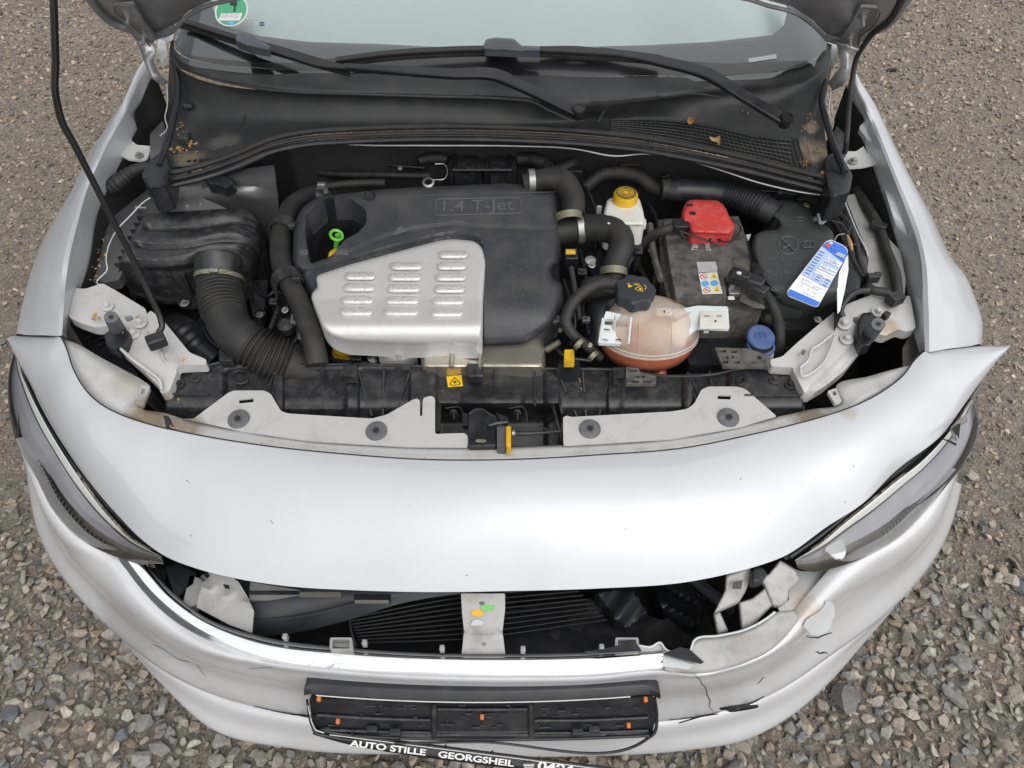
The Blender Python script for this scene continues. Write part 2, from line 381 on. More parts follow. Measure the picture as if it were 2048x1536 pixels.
def tubes(name, lst, m, par, **k):
    V = []; Fc = []
    for path, r in lst:
        v, f = tube_arr(path, r, **k); o = len(V); V += [tuple(q) for q in v]; Fc += [tuple(o+i for i in x) for x in f]
    return link(name, V, Fc, m, par, 50, facing=False)
def basis(ax, xdir=(1, 0, 0)):
    a = np.array(ax, float); a /= np.linalg.norm(a); x = np.array(xdir, float); x = x - a*np.dot(x, a)
    if np.linalg.norm(x) < 1e-6: x = np.array([0, 1.0, 0]) - a*a[1]
    x /= np.linalg.norm(x); return x, np.cross(a, x), a
def lathe_arr(c, ax, prof, seg=28, lobes=None):
    c = np.array(c, float); x, y, a = basis(ax); V = []; n = len(prof)
    for r, h in prof:
        for i in range(seg):
            t = 2*math.pi*i/seg; k = r*(1 + (lobes[1]*math.cos(lobes[0]*t) if lobes else 0)); V.append(c + a*h + k*(math.cos(t)*x + math.sin(t)*y))
    Fc = grid_faces(n, seg, closed=True)
    if abs(prof[0][0]-prof[-1][0]) < 1e-9 and n > 2: Fc += [((n-1)*seg+i, (n-1)*seg+(i+1) % seg, (i+1) % seg, i) for i in range(seg)]
    else: Fc += [tuple(range(seg))[::-1], tuple((n-1)*seg+i for i in range(seg))]
    return V, Fc
def lathe(name, c, ax, prof, m, par, seg=28, lobes=None, ang=35):
    V, Fc = lathe_arr(c, ax, prof, seg, lobes); return link(name, V, Fc, m, par, ang, facing=False)
def obox(name, c, size, m, par, ax=(0, 0, 1), xdir=(1, 0, 0), bevel=.0015):
    x, y, a = basis(ax, xdir); c = np.array(c, float); h = np.array(size)/2; V = []
    for sx in (-1, 1):
        for sy in (-1, 1):
            for sz in (-1, 1): V.append(c + sx*h[0]*x + sy*h[1]*y + sz*h[2]*a)
    Fc = [(0, 1, 3, 2), (4, 6, 7, 5), (0, 4, 5, 1), (2, 3, 7, 6), (0, 2, 6, 4), (1, 5, 7, 3)]
    o = link(name, V, Fc, m, par, 30, facing=False)
    if bevel: b = o.modifiers.new('bevel', 'BEVEL'); b.width = bevel; b.segments = 2
    return o
def bar(name, path, w, th, m, par, n=40, up=(0, -.35, .94), lift=0):
    """flat bar with softened edges along a path; w = width in picture points, th = thickness in metres"""
    A = pts(path); C = crv(A, n); k = np.array([mpp(a) for a in A]); d = np.concatenate([[0], np.cumsum(np.linalg.norm(np.diff(A, axis=0), axis=1))]); q = np.linspace(0, d[-1], n)
    W_ = np.interp(q, d, np.array(w, float)*k)/2; T_ = np.gradient(C, axis=0); T_ /= np.linalg.norm(T_, axis=1)[:, None]; u_ = np.array(up, float); Sd = np.cross(T_, u_); Sd /= np.linalg.norm(Sd, axis=1)[:, None]; U_ = np.cross(Sd, T_)
    pr = [(-1, -.5), (-1, .25), (-.82, .5), (.82, .5), (1, .25), (1, -.5)]; V = C[:, None] + np.array([p_[0] for p_ in pr])[None, :, None]*W_[:, None, None]*Sd[:, None] + np.array([p_[1] for p_ in pr])[None, :, None]*th*U_[:, None]
    Fc = grid_faces(n, 6, closed=True) + [tuple(range(6))[::-1], tuple((n-1)*6+i for i in range(6))]; return link(name, V.reshape(-1, 3), Fc, m, par, 25, facing=False)
BOLT = {}
def bolt(u, v, z, rpx, par, m=None, nrm=(0, -.15, 1), name='bolt', kind='hex'):
    m = m or zinc; key = (kind, m.name)
    if key not in BOLT:
        if kind == 'hex':
            V, Fc = lathe_arr((0, 0, 0), (0, 0, 1), [(1, 0), (1, .16), (.62, .22), (.6, .34)], 20)
            v2, f2 = lathe_arr((0, 0, .2), (0, 0, 1), [(.52, 0), (.52, .55), (.44, .66)], 6); o = len(V)
            V = list(V) + list(v2); Fc = Fc + [tuple(o+i for i in x) for x in f2]
        else:   # wide flat push screw with a star recess
            V, Fc = lathe_arr((0, 0, 0), (0, 0, 1), [(1, -.1), (1, .02), (.93, .07), (.6, .11), (.34, .12)], 32)
        me = bpy.data.meshes.new(name); me.from_pydata([tuple(float(c) for c in q) for q in V], [], Fc); me.materials.append(m)
        for p_ in me.polygons: p_.use_smooth = False
        BOLT[key] = me
    c = P(u, v, z); r = rpx*mpp(c)
    o = place(name, BOLT[key], c, par); o.scale = (r, r, r)
    o.rotation_euler = Vector(nrm).to_track_quat('Z', 'Y').to_euler(); 
    return o
def text(s, p0, p1, m, par, name='lettering', hf=1.0, nrm=(0, 0, 1), ext=.0006, lift=.0008, font_bold=0.0, org=None):
    """lettering along the base line p0 -> p1 (places), lying in the plane with normal nrm"""
    p0 = pt(p0); p1 = pt(p1); c = bpy.data.curves.new('t', 'FONT'); c.body = s; c.extrude = 0; c.offset = font_bold
    ob = bpy.data.objects.new('t', c); S.collection.objects.link(ob)
    dg = bpy.context.evaluated_depsgraph_get(); me0 = bpy.data.meshes.new_from_object(ob.evaluated_get(dg))
    bpy.data.objects.remove(ob)
    co = np.array([v.co[:] for v in me0.vertices]); w0 = co[:, 0].max() - co[:, 0].min(); co[:, 0] -= co[:, 0].min()
    X = p1 - p0; Lw = np.linalg.norm(X); X /= Lw; n = np.array(nrm, float); n -= X*np.dot(n, X); n /= np.linalg.norm(n); Y = np.cross(n, X)
    k = Lw/w0; W = p0 + co[:, :1]*k*X + co[:, 1:2]*k*hf*Y + n*lift
    fs = [tuple(p_.vertices) for p_ in me0.polygons]; bpy.data.meshes.remove(me0)
    V = [tuple(q) for q in W]
    if ext:
        N0 = len(V); cnt = {}
        for f in fs:
            for i in range(len(f)):
                e = tuple(sorted((f[i], f[(i+1) % len(f)]))); cnt[e] = cnt.get(e, 0)+1
        V += [tuple(np.array(q) - n*ext) for q in V]; fs = fs + [(a, b, b+N0, a+N0) for (a, b), c_ in cnt.items() if c_ == 1]
    return link(name, V, fs, m, par, 40)
def quadstrip(name, lst, m, par):
    """flat print: list of world quads"""
    V = []; Fc = []
    for q in lst:
        o = len(V); V += [tuple(p) for p in q]; Fc.append(tuple(range(o, o+len(q))))
    return link(name, V, Fc, m, par)
# ================================================================ THE GROUND
def vnoise(x, y, f, seed=0):
    r = np.random.default_rng(seed).random((64, 64)); X = x*f; Y = y*f; i = np.floor(X).astype(int); j = np.floor(Y).astype(int); a = X-i; b = Y-j; a = a*a*(3-2*a); b = b*b*(3-2*b)
    g = lambda p, q: r[p % 64, q % 64]
    return g(i, j)*(1-a)*(1-b)+g(i+1, j)*a*(1-b)+g(i, j+1)*(1-a)*b+g(i+1, j+1)*a*b
def gz(x, y): return .018*(vnoise(x, y, 1.7, 1)-.5)+.010*(vnoise(x, y, 6, 2)-.5)+.006*(vnoise(x, y, 21, 3)-.5)+.0055*(vnoise(x+.3*y, y-.2*x, 47, 4)-.5)*(.35+1.3*vnoise(x, y, 2.1, 8))
xs = np.concatenate([-np.geomspace(80, 3.7, 14), np.arange(-3.5, 3.51, .0125), np.geomspace(3.7, 80, 14)])
ys = np.concatenate([-np.geomspace(40, .8, 10), np.arange(-.5, 4.6, .0125), np.geomspace(4.7, 140, 18)])
X, Y = np.meshgrid(xs, ys); Z = gz(X, Y) + .004*(RNG.random(X.shape)-.5)
gm = bpy.data.materials.new('packed_dirt'); gm.use_nodes = True
t = gm.node_tree; b = t.nodes['Principled BSDF']; N = t.nodes.new; L = t.links.new
geo = N('ShaderNodeNewGeometry')
def noise(sc, det=6, ro=.6):
    n = N('ShaderNodeTexNoise'); n.inputs['Scale'].default_value = sc; n.inputs['Detail'].default_value = det; n.inputs['Roughness'].default_value = ro; L(geo.outputs['Position'], n.inputs['Vector']); return n.outputs[0]
def ramp(src, *st):
    r = N('ShaderNodeValToRGB'); e = r.color_ramp.elements
    e[0].position, e[0].color = st[0][0], (*st[0][1], 1); e[1].position, e[1].color = st[-1][0], (*st[-1][1], 1)
    for p_, c_ in st[1:-1]: q = e.new(p_); q.color = (*c_, 1)
    L(src, r.inputs[0]); return r.outputs[0]
def mixn(f, a, b_, mode='MIX'):
    x = N('ShaderNodeMix'); x.data_type = 'RGBA'; x.blend_type = mode
    if isinstance(f, float): x.inputs[0].default_value = f
    else: L(f, x.inputs[0])
    L(a, x.inputs[6]); L(b_, x.inputs[7]); return x.outputs[2]
c1 = ramp(noise(2.2, 8, .7), (.3, (.170, .143, .116)), (.5, (.245, .210, .175)), (.72, (.33, .288, .245)))
c2 = ramp(noise(130, 4, .8), (.32, (.12, .102, .085)), (.5, (.25, .217, .184)), (.68, (.44, .395, .345)))
vo = N('ShaderNodeTexVoronoi'); vo.inputs['Scale'].default_value = 150; L(geo.outputs['Position'], vo.inputs['Vector'])
c4 = ramp(noise(38, 5, .75), (.36, (.62, .60, .58)), (.52, (1.0, 1.0, 1.0)), (.66, (1.32, 1.30, 1.27)))
c3 = ramp(vo.outputs['Distance'], (.08, (1.25, 1.22, 1.18)), (.5, (.95, .95, .95)), (.85, (.66, .64, .61)))
col = mixn(.55, c1, c2); col = mixn(.6, col, c3, 'MULTIPLY'); col = mixn(.85, col, c4, 'MULTIPLY'); L(col, b.inputs['Base Color']); b.inputs['Roughness'].default_value = .9
bp = N('ShaderNodeBump'); bp.inputs['Strength'].default_value = .9; bp.inputs['Distance'].default_value = .014
ad = N('ShaderNodeMath'); ad.operation = 'SUBTRACT'; L(noise(60, 8, .8), ad.inputs[0]); vm = N('ShaderNodeMath'); vm.operation = 'MULTIPLY'; vm.inputs[1].default_value = .4; L(vo.outputs['Distance'], vm.inputs[0]); L(vm.outputs[0], ad.inputs[1]); L(ad.outputs[0], bp.inputs['Height']); L(bp.outputs[0], b.inputs['Normal'])
me = bpy.data.meshes.new('ground'); me.from_pydata(np.c_[X.ravel(), Y.ravel(), Z.ravel()].tolist(), [], grid_faces(len(ys), len(xs))); me.materials.append(gm)
for p_ in me.polygons: p_.use_smooth = True
tag(place('ground', me, (0, 0, 0)), kind='structure')
# stones: crushed, angular
def hull(nv, sq, seed):
    r = np.random.default_rng(seed); d = r.normal(size=(nv, 3)); d /= np.linalg.norm(d, axis=1)[:, None]; d *= (.8+.2*r.random((nv, 1))); d *= sq
    bm = bmesh.new(); [bm.verts.new(q) for q in d]; bmesh.ops.convex_hull(bm, input=bm.verts)
    bm.normal_update(); bm.verts.ensure_lookup_table(); bm.verts.index_update()
    vs = [v for v in bm.verts if v.link_faces]; ix = {v.index: i for i, v in enumerate(vs)}
    V = np.array([v.co[:] for v in vs]); Fc = np.array([[ix[v.index] for v in f.verts] for f in bm.faces]); bm.free(); return V, Fc
HV = [hull(11 + k % 5, np.array([1, .55+.4*random.random(), .38+.35*random.random()]), 50+k) for k in range(14)]
SV = [hull(7, np.array([1, .8, .6]), 90+k) for k in range(5)]
def stone_mat(name, rough=.85):
    m = bpy.data.materials.new(name); m.use_nodes = True; t = m.node_tree; b = t.nodes['Principled BSDF']; N = t.nodes.new; L = t.links.new
    a = N('ShaderNodeAttribute'); a.attribute_name = 'tone'; g = N('ShaderNodeNewGeometry')
    n = N('ShaderNodeTexNoise'); n.inputs['Scale'].default_value = 130; n.inputs['Detail'].default_value = 7; n.inputs['Roughness'].default_value = .75; L(g.outputs['Position'], n.inputs['Vector'])
    r = N('ShaderNodeValToRGB'); r.color_ramp.elements[0].position = .32; r.color_ramp.elements[0].color = (.55, .52, .49, 1); r.color_ramp.elements[1].position = .7; r.color_ramp.elements[1].color = (1.25, 1.22, 1.18, 1); L(n.outputs[0], r.inputs[0])
    x = N('ShaderNodeMix'); x.data_type = 'RGBA'; x.blend_type = 'MULTIPLY'; x.inputs[0].default_value = 1; L(a.outputs['Color'], x.inputs[6]); L(r.outputs[0], x.inputs[7]); L(x.outputs[2], b.inputs['Base Color'])
    b.inputs['Roughness'].default_value = rough; bp = N('ShaderNodeBump'); bp.inputs['Strength'].default_value = .5; bp.inputs['Distance'].default_value = .002; L(n.outputs[0], bp.inputs['Height']); L(bp.outputs[0], b.inputs['Normal']); return m
stm = stone_mat('crushed_stone')
TONES = np.array([(.225, .203, .180), (.195, .180, .162), (.255, .235, .212), (.175, .170, .162), (.145, .147, .148), (.24, .20, .155), (.29, .275, .255), (.205, .178, .148)])
def rotm(n, flat):
    a = RNG.random(n)*2*np.pi; tx = RNG.normal(size=n)*flat; ty = RNG.normal(size=n)*flat
    cz, sz, cx, sx, cy, sy = np.cos(a), np.sin(a), np.cos(tx), np.sin(tx), np.cos(ty), np.sin(ty); z = np.zeros(n); o = np.ones(n)
    Rz = np.array([[cz, -sz, z], [sz, cz, z], [z, z, o]]).transpose(2, 0, 1); Rx = np.array([[o, z, z], [z, cx, -sx], [z, sx, cx]]).transpose(2, 0, 1); Ry = np.array([[cy, z, sy], [z, o, z], [-sy, z, cy]]).transpose(2, 0, 1)
    return Rx @ Ry @ Rz
def scatter(name, xy, size, lift, variants, flat, tones):
    Vs = []; Fs = []; Cs = []; off = 0; n = len(xy); k = RNG.integers(0, len(variants), n)
    for vi, (hv, hf) in enumerate(variants):
        s = np.where(k == vi)[0]
        if not len(s): continue
        R = rotm(len(s), flat); v = np.einsum('nij,vj->nvi', R, hv)*size[s][:, None, None]
        z = gz(xy[s, 0], xy[s, 1]) + lift[s]; v += np.c_[xy[s], z][:, None]
        Vs.append(v.reshape(-1, 3)); Fs.append((hf[None] + (np.arange(len(s))*len(hv))[:, None, None] + off).reshape(-1, 3)); off += v.shape[0]*v.shape[1]
        Cs.append(np.repeat(tones[s], len(hf)*3, axis=0))
    V = np.vstack(Vs); Fc = np.vstack(Fs); C = np.vstack(Cs)
    me = bpy.data.meshes.new(name); me.vertices.add(len(V)); me.vertices.foreach_set('co', V.ravel()); me.loops.add(len(Fc)*3); me.loops.foreach_set('vertex_index', Fc.ravel().astype(np.int32))
    me.polygons.add(len(Fc)); me.polygons.foreach_set('loop_start', (np.arange(len(Fc))*3).astype(np.int32)); me.update(calc_edges=True); me.validate(); me.shade_flat()
    at = me.color_attributes.new('tone', 'FLOAT_COLOR', 'CORNER'); at.data.foreach_set('color', np.c_[C, np.ones(len(C))].ravel()); me.materials.append(stm)
    return tag(place(name, me, (0, 0, 0)), kind='stuff')
def tones(n):
    return TONES[RNG.choice(len(TONES), n, p=[.25, .22, .15, .13, .06, .05, .05, .09])]*(.95+.66*RNG.random((n, 1)))
sp = .0225; gx, gy = np.meshgrid(np.arange(-2.3, 2.3, sp), np.arange(-.25, 1.9, sp)); xy = np.c_[gx.ravel(), gy.ravel()] + (RNG.random((gx.size, 2))-.5)*sp*.95
edge_y = np.where(xy[:, 0] < 0, 1.02, .98) + .35*(vnoise(xy[:, 0], xy[:, 1], 3, 9)-.5) - .05*np.abs(xy[:, 0])
dens = np.clip((edge_y - xy[:, 1])/.28 + .5, 0.0, 1); dens = np.maximum(dens, .05); dens *= np.where(vnoise(xy[:, 0], xy[:, 1], 3.2, 12) > .78, .5, 1); dens *= np.where((xy[:, 0] > 1.0), .80, 1)
keep = (RNG.random(len(xy)) < dens) & ~((np.abs(xy[:, 0]) < .55) & (xy[:, 1] > .75)); xy = xy[keep]; n = len(xy)
size = (.0100 + .0118*RNG.random(n)**1.6)*np.where(RNG.random(n) < .06, 1.45, 1)
scatter('gravel', xy, size, size*.32, HV, .45, tones(n))
n = 6500; xy = np.c_[RNG.uniform(-2.4, 2.4, n), RNG.uniform(-.2, 1.6, n)]; size = .004+.007*RNG.random(n)
scatter('fine_gravel', xy, size, size*.3, SV, .6, tones(n))
n = 110000; r_ = RNG.random(n)**.8; xy = np.c_[RNG.uniform(-1, 1, n)*(1.6+2.2*r_), .5+r_*4.9]
k = ~((np.abs(xy[:, 0]) < .6)); xy = xy[k]; n = len(xy); size = (.0030+.0115*RNG.random(n)**3.5)*(1+.12*xy[:, 1])
scatter('pebbles', xy, size, size*.15, SV, .5, tones(n)*(.75+.6*RNG.random((n, 1)))*np.array([1.04, .98, .90]))
def stone(u, v, r, tone, label, seed, sq=(1, .7, .5)):
    c = P(u, v, .01); V, Fc = hull(26, np.array(sq), seed); Rm = rotm(1, .2)[0]; r = r*.78; V = (V @ Rm.T)*r + c + np.array([0, 0, gz(c[0], c[1]) + r*sq[2]*.35 - .008])
    m = mat('stone_' + str(seed), tone, .85, mix=(tuple(x*.55 for x in tone), 60, .4, .75), bump=(120, .8))
    o = link('stone', V, [tuple(f) for f in Fc], m, None, 20, facing=False); return tag(o, label, 'stone')
stone(1785, 137, .040, (.045, .043, .043), 'dark grey lump of stone lying alone on the dirt right of the open bonnet', 201)
stone(1690, 1394, .052, (.16, .155, .15), 'largest dark rounded stone in the gravel right of the plate holder', 202, (1, .8, .55))
stone(1924, 963, .020, (.17, .145, .125), 'small brown stone on the dirt beside the right headlight', 203)
stone(1920, 1325, .037, (.21, .205, .195), 'pale rounded stone in the gravel between right bumper corner and picture edge', 204, (1, .9, .6))
stone(2003, 1140, .030, (.25, .21, .16), 'tan rounded pebble on the dirt right of the bumper corner', 205, (1, .75, .7))
stone(2040, 1170, .034, (.12, .13, .14), 'blue grey stone cut by the right picture edge', 206, (1, .8, .6))
stone(1910, 1390, .048, (.23, .205, .185), 'long flat angular stone on the gravel at the lower right', 207, (1, .55, .35))
stone(150, 1340, .040, (.24, .215, .19), 'pale broad flat stone in the gravel left of the bumper', 208, (1, .75, .45))
stone(68, 1446, .046, (.22, .195, .17), 'big angular brown stone in the gravel near the lower left corner', 209, (1, .8, .6))
stone(21, 1425, .034, (.13, .135, .145), 'blue grey stone at the left picture edge in the gravel', 210, (1, .8, .6))
stone(246, 1467, .028, (.13, .14, .145), 'small blue grey stone beside the left bumper lip', 211, (1, .8, .7))
stone(1790, 218, .016, (.3, .29, .28), 'small pale stone lying on the dirt right of the open bonnet hinge', 212)
stone(68, 188, .030, (.22, .165, .13), 'reddish stone on the dirt left of the bonnet prop', 213)
stone(100, 325, .026, (.18, .155, .13), 'brown stone on the dirt left of the prop rod bend', 214)
stone(240, 80, .026, (.27, .24, .21), 'pale flat stone on the dirt left of the bonnet hinge', 215, (1, .7, .3))
def jag(path, st=3.2, am=1.1, closed=False, seed=1):
    g_ = random.Random(seed); o_ = []; P_ = list(path) + ([path[0]] if closed else [])
    for a_, b_ in zip(P_[:-1], P_[1:]):
        L_ = math.hypot(b_[0]-a_[0], b_[1]-a_[1]); k_ = max(1, int(L_/st))
        for i in range(k_): t_ = i/k_; o_.append((a_[0]+(b_[0]-a_[0])*t_+g_.uniform(-am, am), a_[1]+(b_[1]-a_[1])*t_+g_.uniform(-am, am)))
    if not closed: o_.append(P_[-1])
    return o_
# ================================================================ THE CAR: BODY
car = tag(empty('car', (0.0, 1.9, 0.0)), 'silver car with its bonnet propped open, a cracked front bumper and no grille', 'car')
# --- bumper, upper panel between the engine bay and the headlights
E1 = [(33, 671, .715), (60, 673, .735), (95, 674, .75), (123, 676, .757), (132, 695, .753), (147, 739, .745), (174, 784, .735), (206, 812, .73), (239, 829, .725), (297, 849, .72), (376, 867, .713), (513, 890, .707), (700, 910, .702), (851, 920, .70), (1022, 920, .70), (1193, 911, .70), (1380, 895, .703), (1485, 874, .707), (1587, 850, .713), (1656, 831, .72), (1724, 806, .73), (1775, 777, .738), (1809, 749, .745), (1830, 720, .752), (1846, 705, .757), (1875, 702, .757), (1920, 697, .752), (1962, 692, .745), (2012, 691, .735)]
E2 = [(34, 690, .708), (36, 708, .705), (46, 740, .70), (62, 773, .695), (80, 810, .688), (103, 852, .68), (135, 903, .67), (168, 950, .66), (205, 996, .65), (240, 1035, .64), (285, 1080, .627), (330, 1112, .617), (393, 1137, .612), (478, 1158, .607), (581, 1173, .603), (700, 1180, .60), (851, 1184, .60), (1022, 1182, .60), (1193, 1177, .603), (1380, 1163, .61), (1451, 1149, .613), (1515, 1132, .617), (1567, 1113, .62), (1656, 1052, .635), (1724, 1008, .65), (1792, 941, .668), (1881, 872, .69), (1935, 800, .708), (2006, 706, .732)]
n1 = 220; C1 = crv(pts(E1), n1); C2 = crv(pts(E2), n1)
# match stations: the lower edge is resampled so that the surface lines run fore and aft
t1 = C1[:, 0]; q = np.linspace(0, 1, n1)
nr = 14; R = np.zeros((nr, n1, 3))
for i in range(nr):
    s = i/(nr-1); R[i] = C1*(1-s) + C2*s
nn = np.cross(np.gradient(R, axis=1), np.gradient(R, axis=0)); nn /= np.linalg.norm(nn, axis=2)[..., None] + 1e-12
nn *= np.sign((nn*(CAM - R)).sum(2))[..., None]
for i in range(nr):
    s = i/(nr-1); R[i] += nn[i]*(.020*4*s*(1-s)*(1 - .25*np.abs(np.linspace(-1, 1, n1)))[:, None])
# rolled edges
top = R[0] + np.array([0, .004, -.006]); topb = R[0] + np.array([0, .006, -.02]); bot = R[-1] + np.array([0, .010, -.006]); botb = R[-1] + np.array([0, .03, -.010])
R = np.concatenate([topb[None], top[None], R, bot[None], botb[None]])
link('bumper_cover', R.reshape(-1, 3), grid_faces(R.shape[0], n1), paint, car, 60)
BV_TOP = bvh_of(R)
bumper = bpy.data.objects['bumper_cover']
# --- bumper, lower part
A = [(34, 876, .645), (68, 941, .63), (109, 1018, .61), (191, 1093, .585), (226, 1107, .575), (273, 1175, .56), (342, 1243, .545), (427, 1295, .54), (513, 1320, .535), (700, 1344, .53), (851, 1353, .53), (1022, 1356, .53), (1193, 1353, .53), (1326, 1342, .533), (1389, 1349, .533), (1450, 1336, .535), (1519, 1312, .54), (1567, 1278, .55), (1597, 1237, .56), (1640, 1185, .57), (1690, 1131, .58), (1792, 1072, .60), (1854, 1011, .615), (1908, 937, .635)]
B = [(48, 905, .60), (72, 975, .57), (95, 1050, .54), (140, 1120, .52), (180, 1160, .512), (230, 1208, .505), (300, 1268, .50), (400, 1325, .495), (513, 1348, .495), (700, 1370, .495), (851, 1380, .492), (1022, 1384, .49), (1193, 1380, .49), (1326, 1366, .49), (1400, 1368, .49), (1470, 1353, .495), (1530, 1332, .50), (1590, 1295, .51), (1630, 1250, .52), (1680, 1205, .525), (1740, 1165, .53), (1830, 1110, .55), (1880, 1050, .57), (1913, 960, .60)]
Cc = [(55, 925, .52), (64, 1000, .49), (76, 1056, .46), (104, 1114, .43), (135, 1160, .42), (175, 1207, .40), (239, 1266, .385), (330, 1338, .365), (430, 1388, .355), (619, 1433, .35), (851, 1447, .35), (1022, 1450, .35), (1193, 1449, .35), (1340, 1440, .35), (1400, 1431, .355), (1460, 1417, .36), (1520, 1397, .365), (1590, 1358, .37), (1640, 1322, .38), (1700, 1280, .39), (1765, 1232, .40), (1850, 1140, .43), (1895, 1060, .46), (1917, 970, .50)]
mid = [tuple((np.array(b)*.45+np.array(c)*.55) + np.array([0, 0, 0])) for b, c in zip(B, Cc)]
PA, PB, PC = pts(A), pts(B), pts(Cc); PM = PB*.5+PC*.5
cen = np.array([0.0, 1.25, 0])
def inward(p, d, dz):
    k = cen[:2] - p[:, :2]; k /= np.linalg.norm(k, axis=1)[:, None]; return p + np.c_[k*d, np.full(len(p), dz)]
PM = inward(PM, .006, 0); PB0 = inward(PB, .004, .012); PB1 = inward(PB, .002, -.012)
tuck = inward(PC, .03, -.01); tuck2 = inward(PC, .07, -.01); lipA = inward(PA, .012, -.004)
rows = [lipA, PA, PB0, PB1, PM, PC, tuck, tuck2]
Rl = np.array([crv(r, 240, ts=np.linspace(0, len(A)-1, 240)) for r in rows])
ker = np.exp(-(np.arange(-14, 15)/6.)**2); ker /= ker.sum()
for i in (2, 3, 4, 5, 6, 7):     # fair the hand placed rows
    pad = np.vstack([2*Rl[i][:1]-Rl[i][14:0:-1], Rl[i], 2*Rl[i][-1:]-Rl[i][-2:-16:-1]]); Rl[i] = np.array([np.convolve(pad[:, k], ker, 'valid') for k in range(3)]).T
# mild smoothing between the band rows
ts = np.linspace(1, 5, 21); body = np.zeros((21, 240, 3))
for j in range(240): body[:, j] = crv(Rl[:, j], ts=ts)
Rl = np.concatenate([Rl[:1], body, Rl[6:]])
lower = link('bumper_lower_cover', Rl.reshape(-1, 3), grid_faces(Rl.shape[0], 240), paint_low, car, 60); BV_LOW = bvh_of(Rl)
# --- lip under it
L1 = [(205, 1235, .38), (260, 1283, .365), (330, 1340, .35), (430, 1393, .335), (619, 1436, .33), (851, 1450, .328), (1022, 1452, .328), (1193, 1451, .33), (1340, 1442, .335), (1460, 1419, .345), (1560, 1374, .355), (1640, 1322, .365), (1720, 1265, .38), (1790, 1205, .395)]
L2 = [(214, 1243, .36), (258, 1294, .34), (320, 1356, .32), (415, 1425, .30), (590, 1470, .29), (851, 1485, .288), (1022, 1487, .288), (1193, 1485, .29), (1355, 1474, .295), (1480, 1446, .305), (1580, 1402, .315), (1650, 1350, .33), (1722, 1278, .35), (1788, 1214, .37)]
L3 = [(222, 1250, .34), (262, 1300, .32), (330, 1375, .295), (428, 1461, .27), (590, 1498, .255), (851, 1510, .25), (1022, 1514, .25), (1193, 1512, .25), (1365, 1502, .255), (1500, 1477, .262), (1592, 1425, .275), (1660, 1362, .29), (1728, 1284, .315), (1786, 1218, .345)]
p1_, p2_, p3_ = pts(L1), pts(L2), pts(L3)
loft('bumper_lip', [[Wp(x) for x in r] for r in (inward(p1_, .03, .0), p1_, p2_, p3_, inward(p3_, .015, -.02), inward(p3_, .12, -.03))], paint_low, car, 200, 5)
# --- broken flap of primer, cracks and the open seam
panel('torn_paint_patch', jag([(1607, 1252), (1612, 1240), (1632, 1228), (1648, 1214), (1652, 1203), (1664, 1203), (1669, 1212), (1669, 1232), (1663, 1245), (1661, 1256), (1652, 1266), (1640, 1271), (1622, 1270)], 5, .8, True), onw(BV_LOW, .005), white_tab, car, skirt=.0015, sdir=(0, .6, -.8))
def crack(path, r=1.2, lift=.0012, name='crack', m=void, bv=None):
    if name == 'crack': path = jag(path, 4, .55, seed=int(path[0][0]))
    f = onto(bv or BV_LOW, lift); w_ = f([p[0] for p in path], [p[1] for p in path]); tube(name, [Wp(q) for q in w_], [r*(.35+.65*math.sin(math.pi*(i+.6)/(len(path)+.2))) for i in range(len(path))], m, car, seg=5, n=len(path)*4)
crack([(1389, 1350), (1400, 1360), (1404, 1369), (1411, 1374), (1414, 1389), (1420, 1400), (1419, 1412), (1427, 1424)], 1.0)
crack([(1612, 1271), (1622, 1275), (1636, 1275), (1650, 1269), (1664, 1265)], 1.6)
crack([(1632, 1303), (1640, 1307), (1648, 1305), (1655, 1307)], 1.6)
crack([(1452, 1421), (1480, 1414), (1505, 1404), (1528, 1393)], 2.6)
crack([(508, 1413), (540, 1420), (580, 1428), (618, 1434)], 1.3)
crack([(1337, 1440), (1370, 1437), (1400, 1433), (1440, 1424)], 1.3)
crack([(1516, 1368), (1522, 1360), (1528, 1354)], .9)
crack([(304, 1288), (308, 1290), (330, 1300), (352, 1316), (392, 1330), (410, 1352)], .7, name='scratch', m=grey_screw)
crack([(498, 1338), (520, 1336), (545, 1335)], .7, name='scratch', m=grey_screw)
for x0, y0, x1, y1 in ((372, 960, 378, 966), (1690, 1002, 1691, 1006), (1706, 930, 1707, 934), (1480, 955, 1482, 960), (1250, 1055, 1251, 1060), (540, 1040, 546, 1048), (930, 1150, 936, 1152), (378, 1070, 384, 1073), (818, 1010, 820, 1012)):
    crack([(x0, y0), ((x0+x1)/2+.6, (y0+y1)/2), (x1, y1)], .55, .0004, 'scratch', grey_screw, BV_TOP)
# --- inner flange strip behind the panel, dirty
FI = [(130, 679, .745), (150, 686, .742), (200, 714, .735), (250, 741, .73), (290, 764, .725), (300, 772, .722), (290, 790, .72), (284, 814, .716), (330, 826, .71), (368, 838, .706), (484, 862, .70), (621, 881, .696), (812, 892, .694), (1022, 894, .694), (1127, 890, .694), (1342, 877, .697), (1480, 853, .70), (1554, 834, .705), (1620, 819, .708), (1683, 803, .713), (1672, 775, .72), (1740, 752, .73), (1790, 738, .737), (1826, 729, .742)]
E1i = [(130, 692, .747), (140, 722, .74), (152, 748, .735), (174, 784, .727), (206, 812, .722), (239, 829, .717), (260, 838, .714), (297, 849, .711), (340, 861, .706), (376, 869, .703), (500, 890, .698), (640, 906, .694), (820, 921, .692), (1022, 922, .692), (1130, 917, .692), (1345, 900, .695), (1500, 873, .70), (1587, 853, .705), (1645, 836, .711), (1700, 818, .718), (1735, 802, .723), (1775, 779, .73), (1809, 751, .737), (1830, 724, .744)]
_, Rf = loft('bumper_flange', [FI, E1i], inner, car, 180, 3, thick=.003)
BV_FL = bvh_of(Rf)
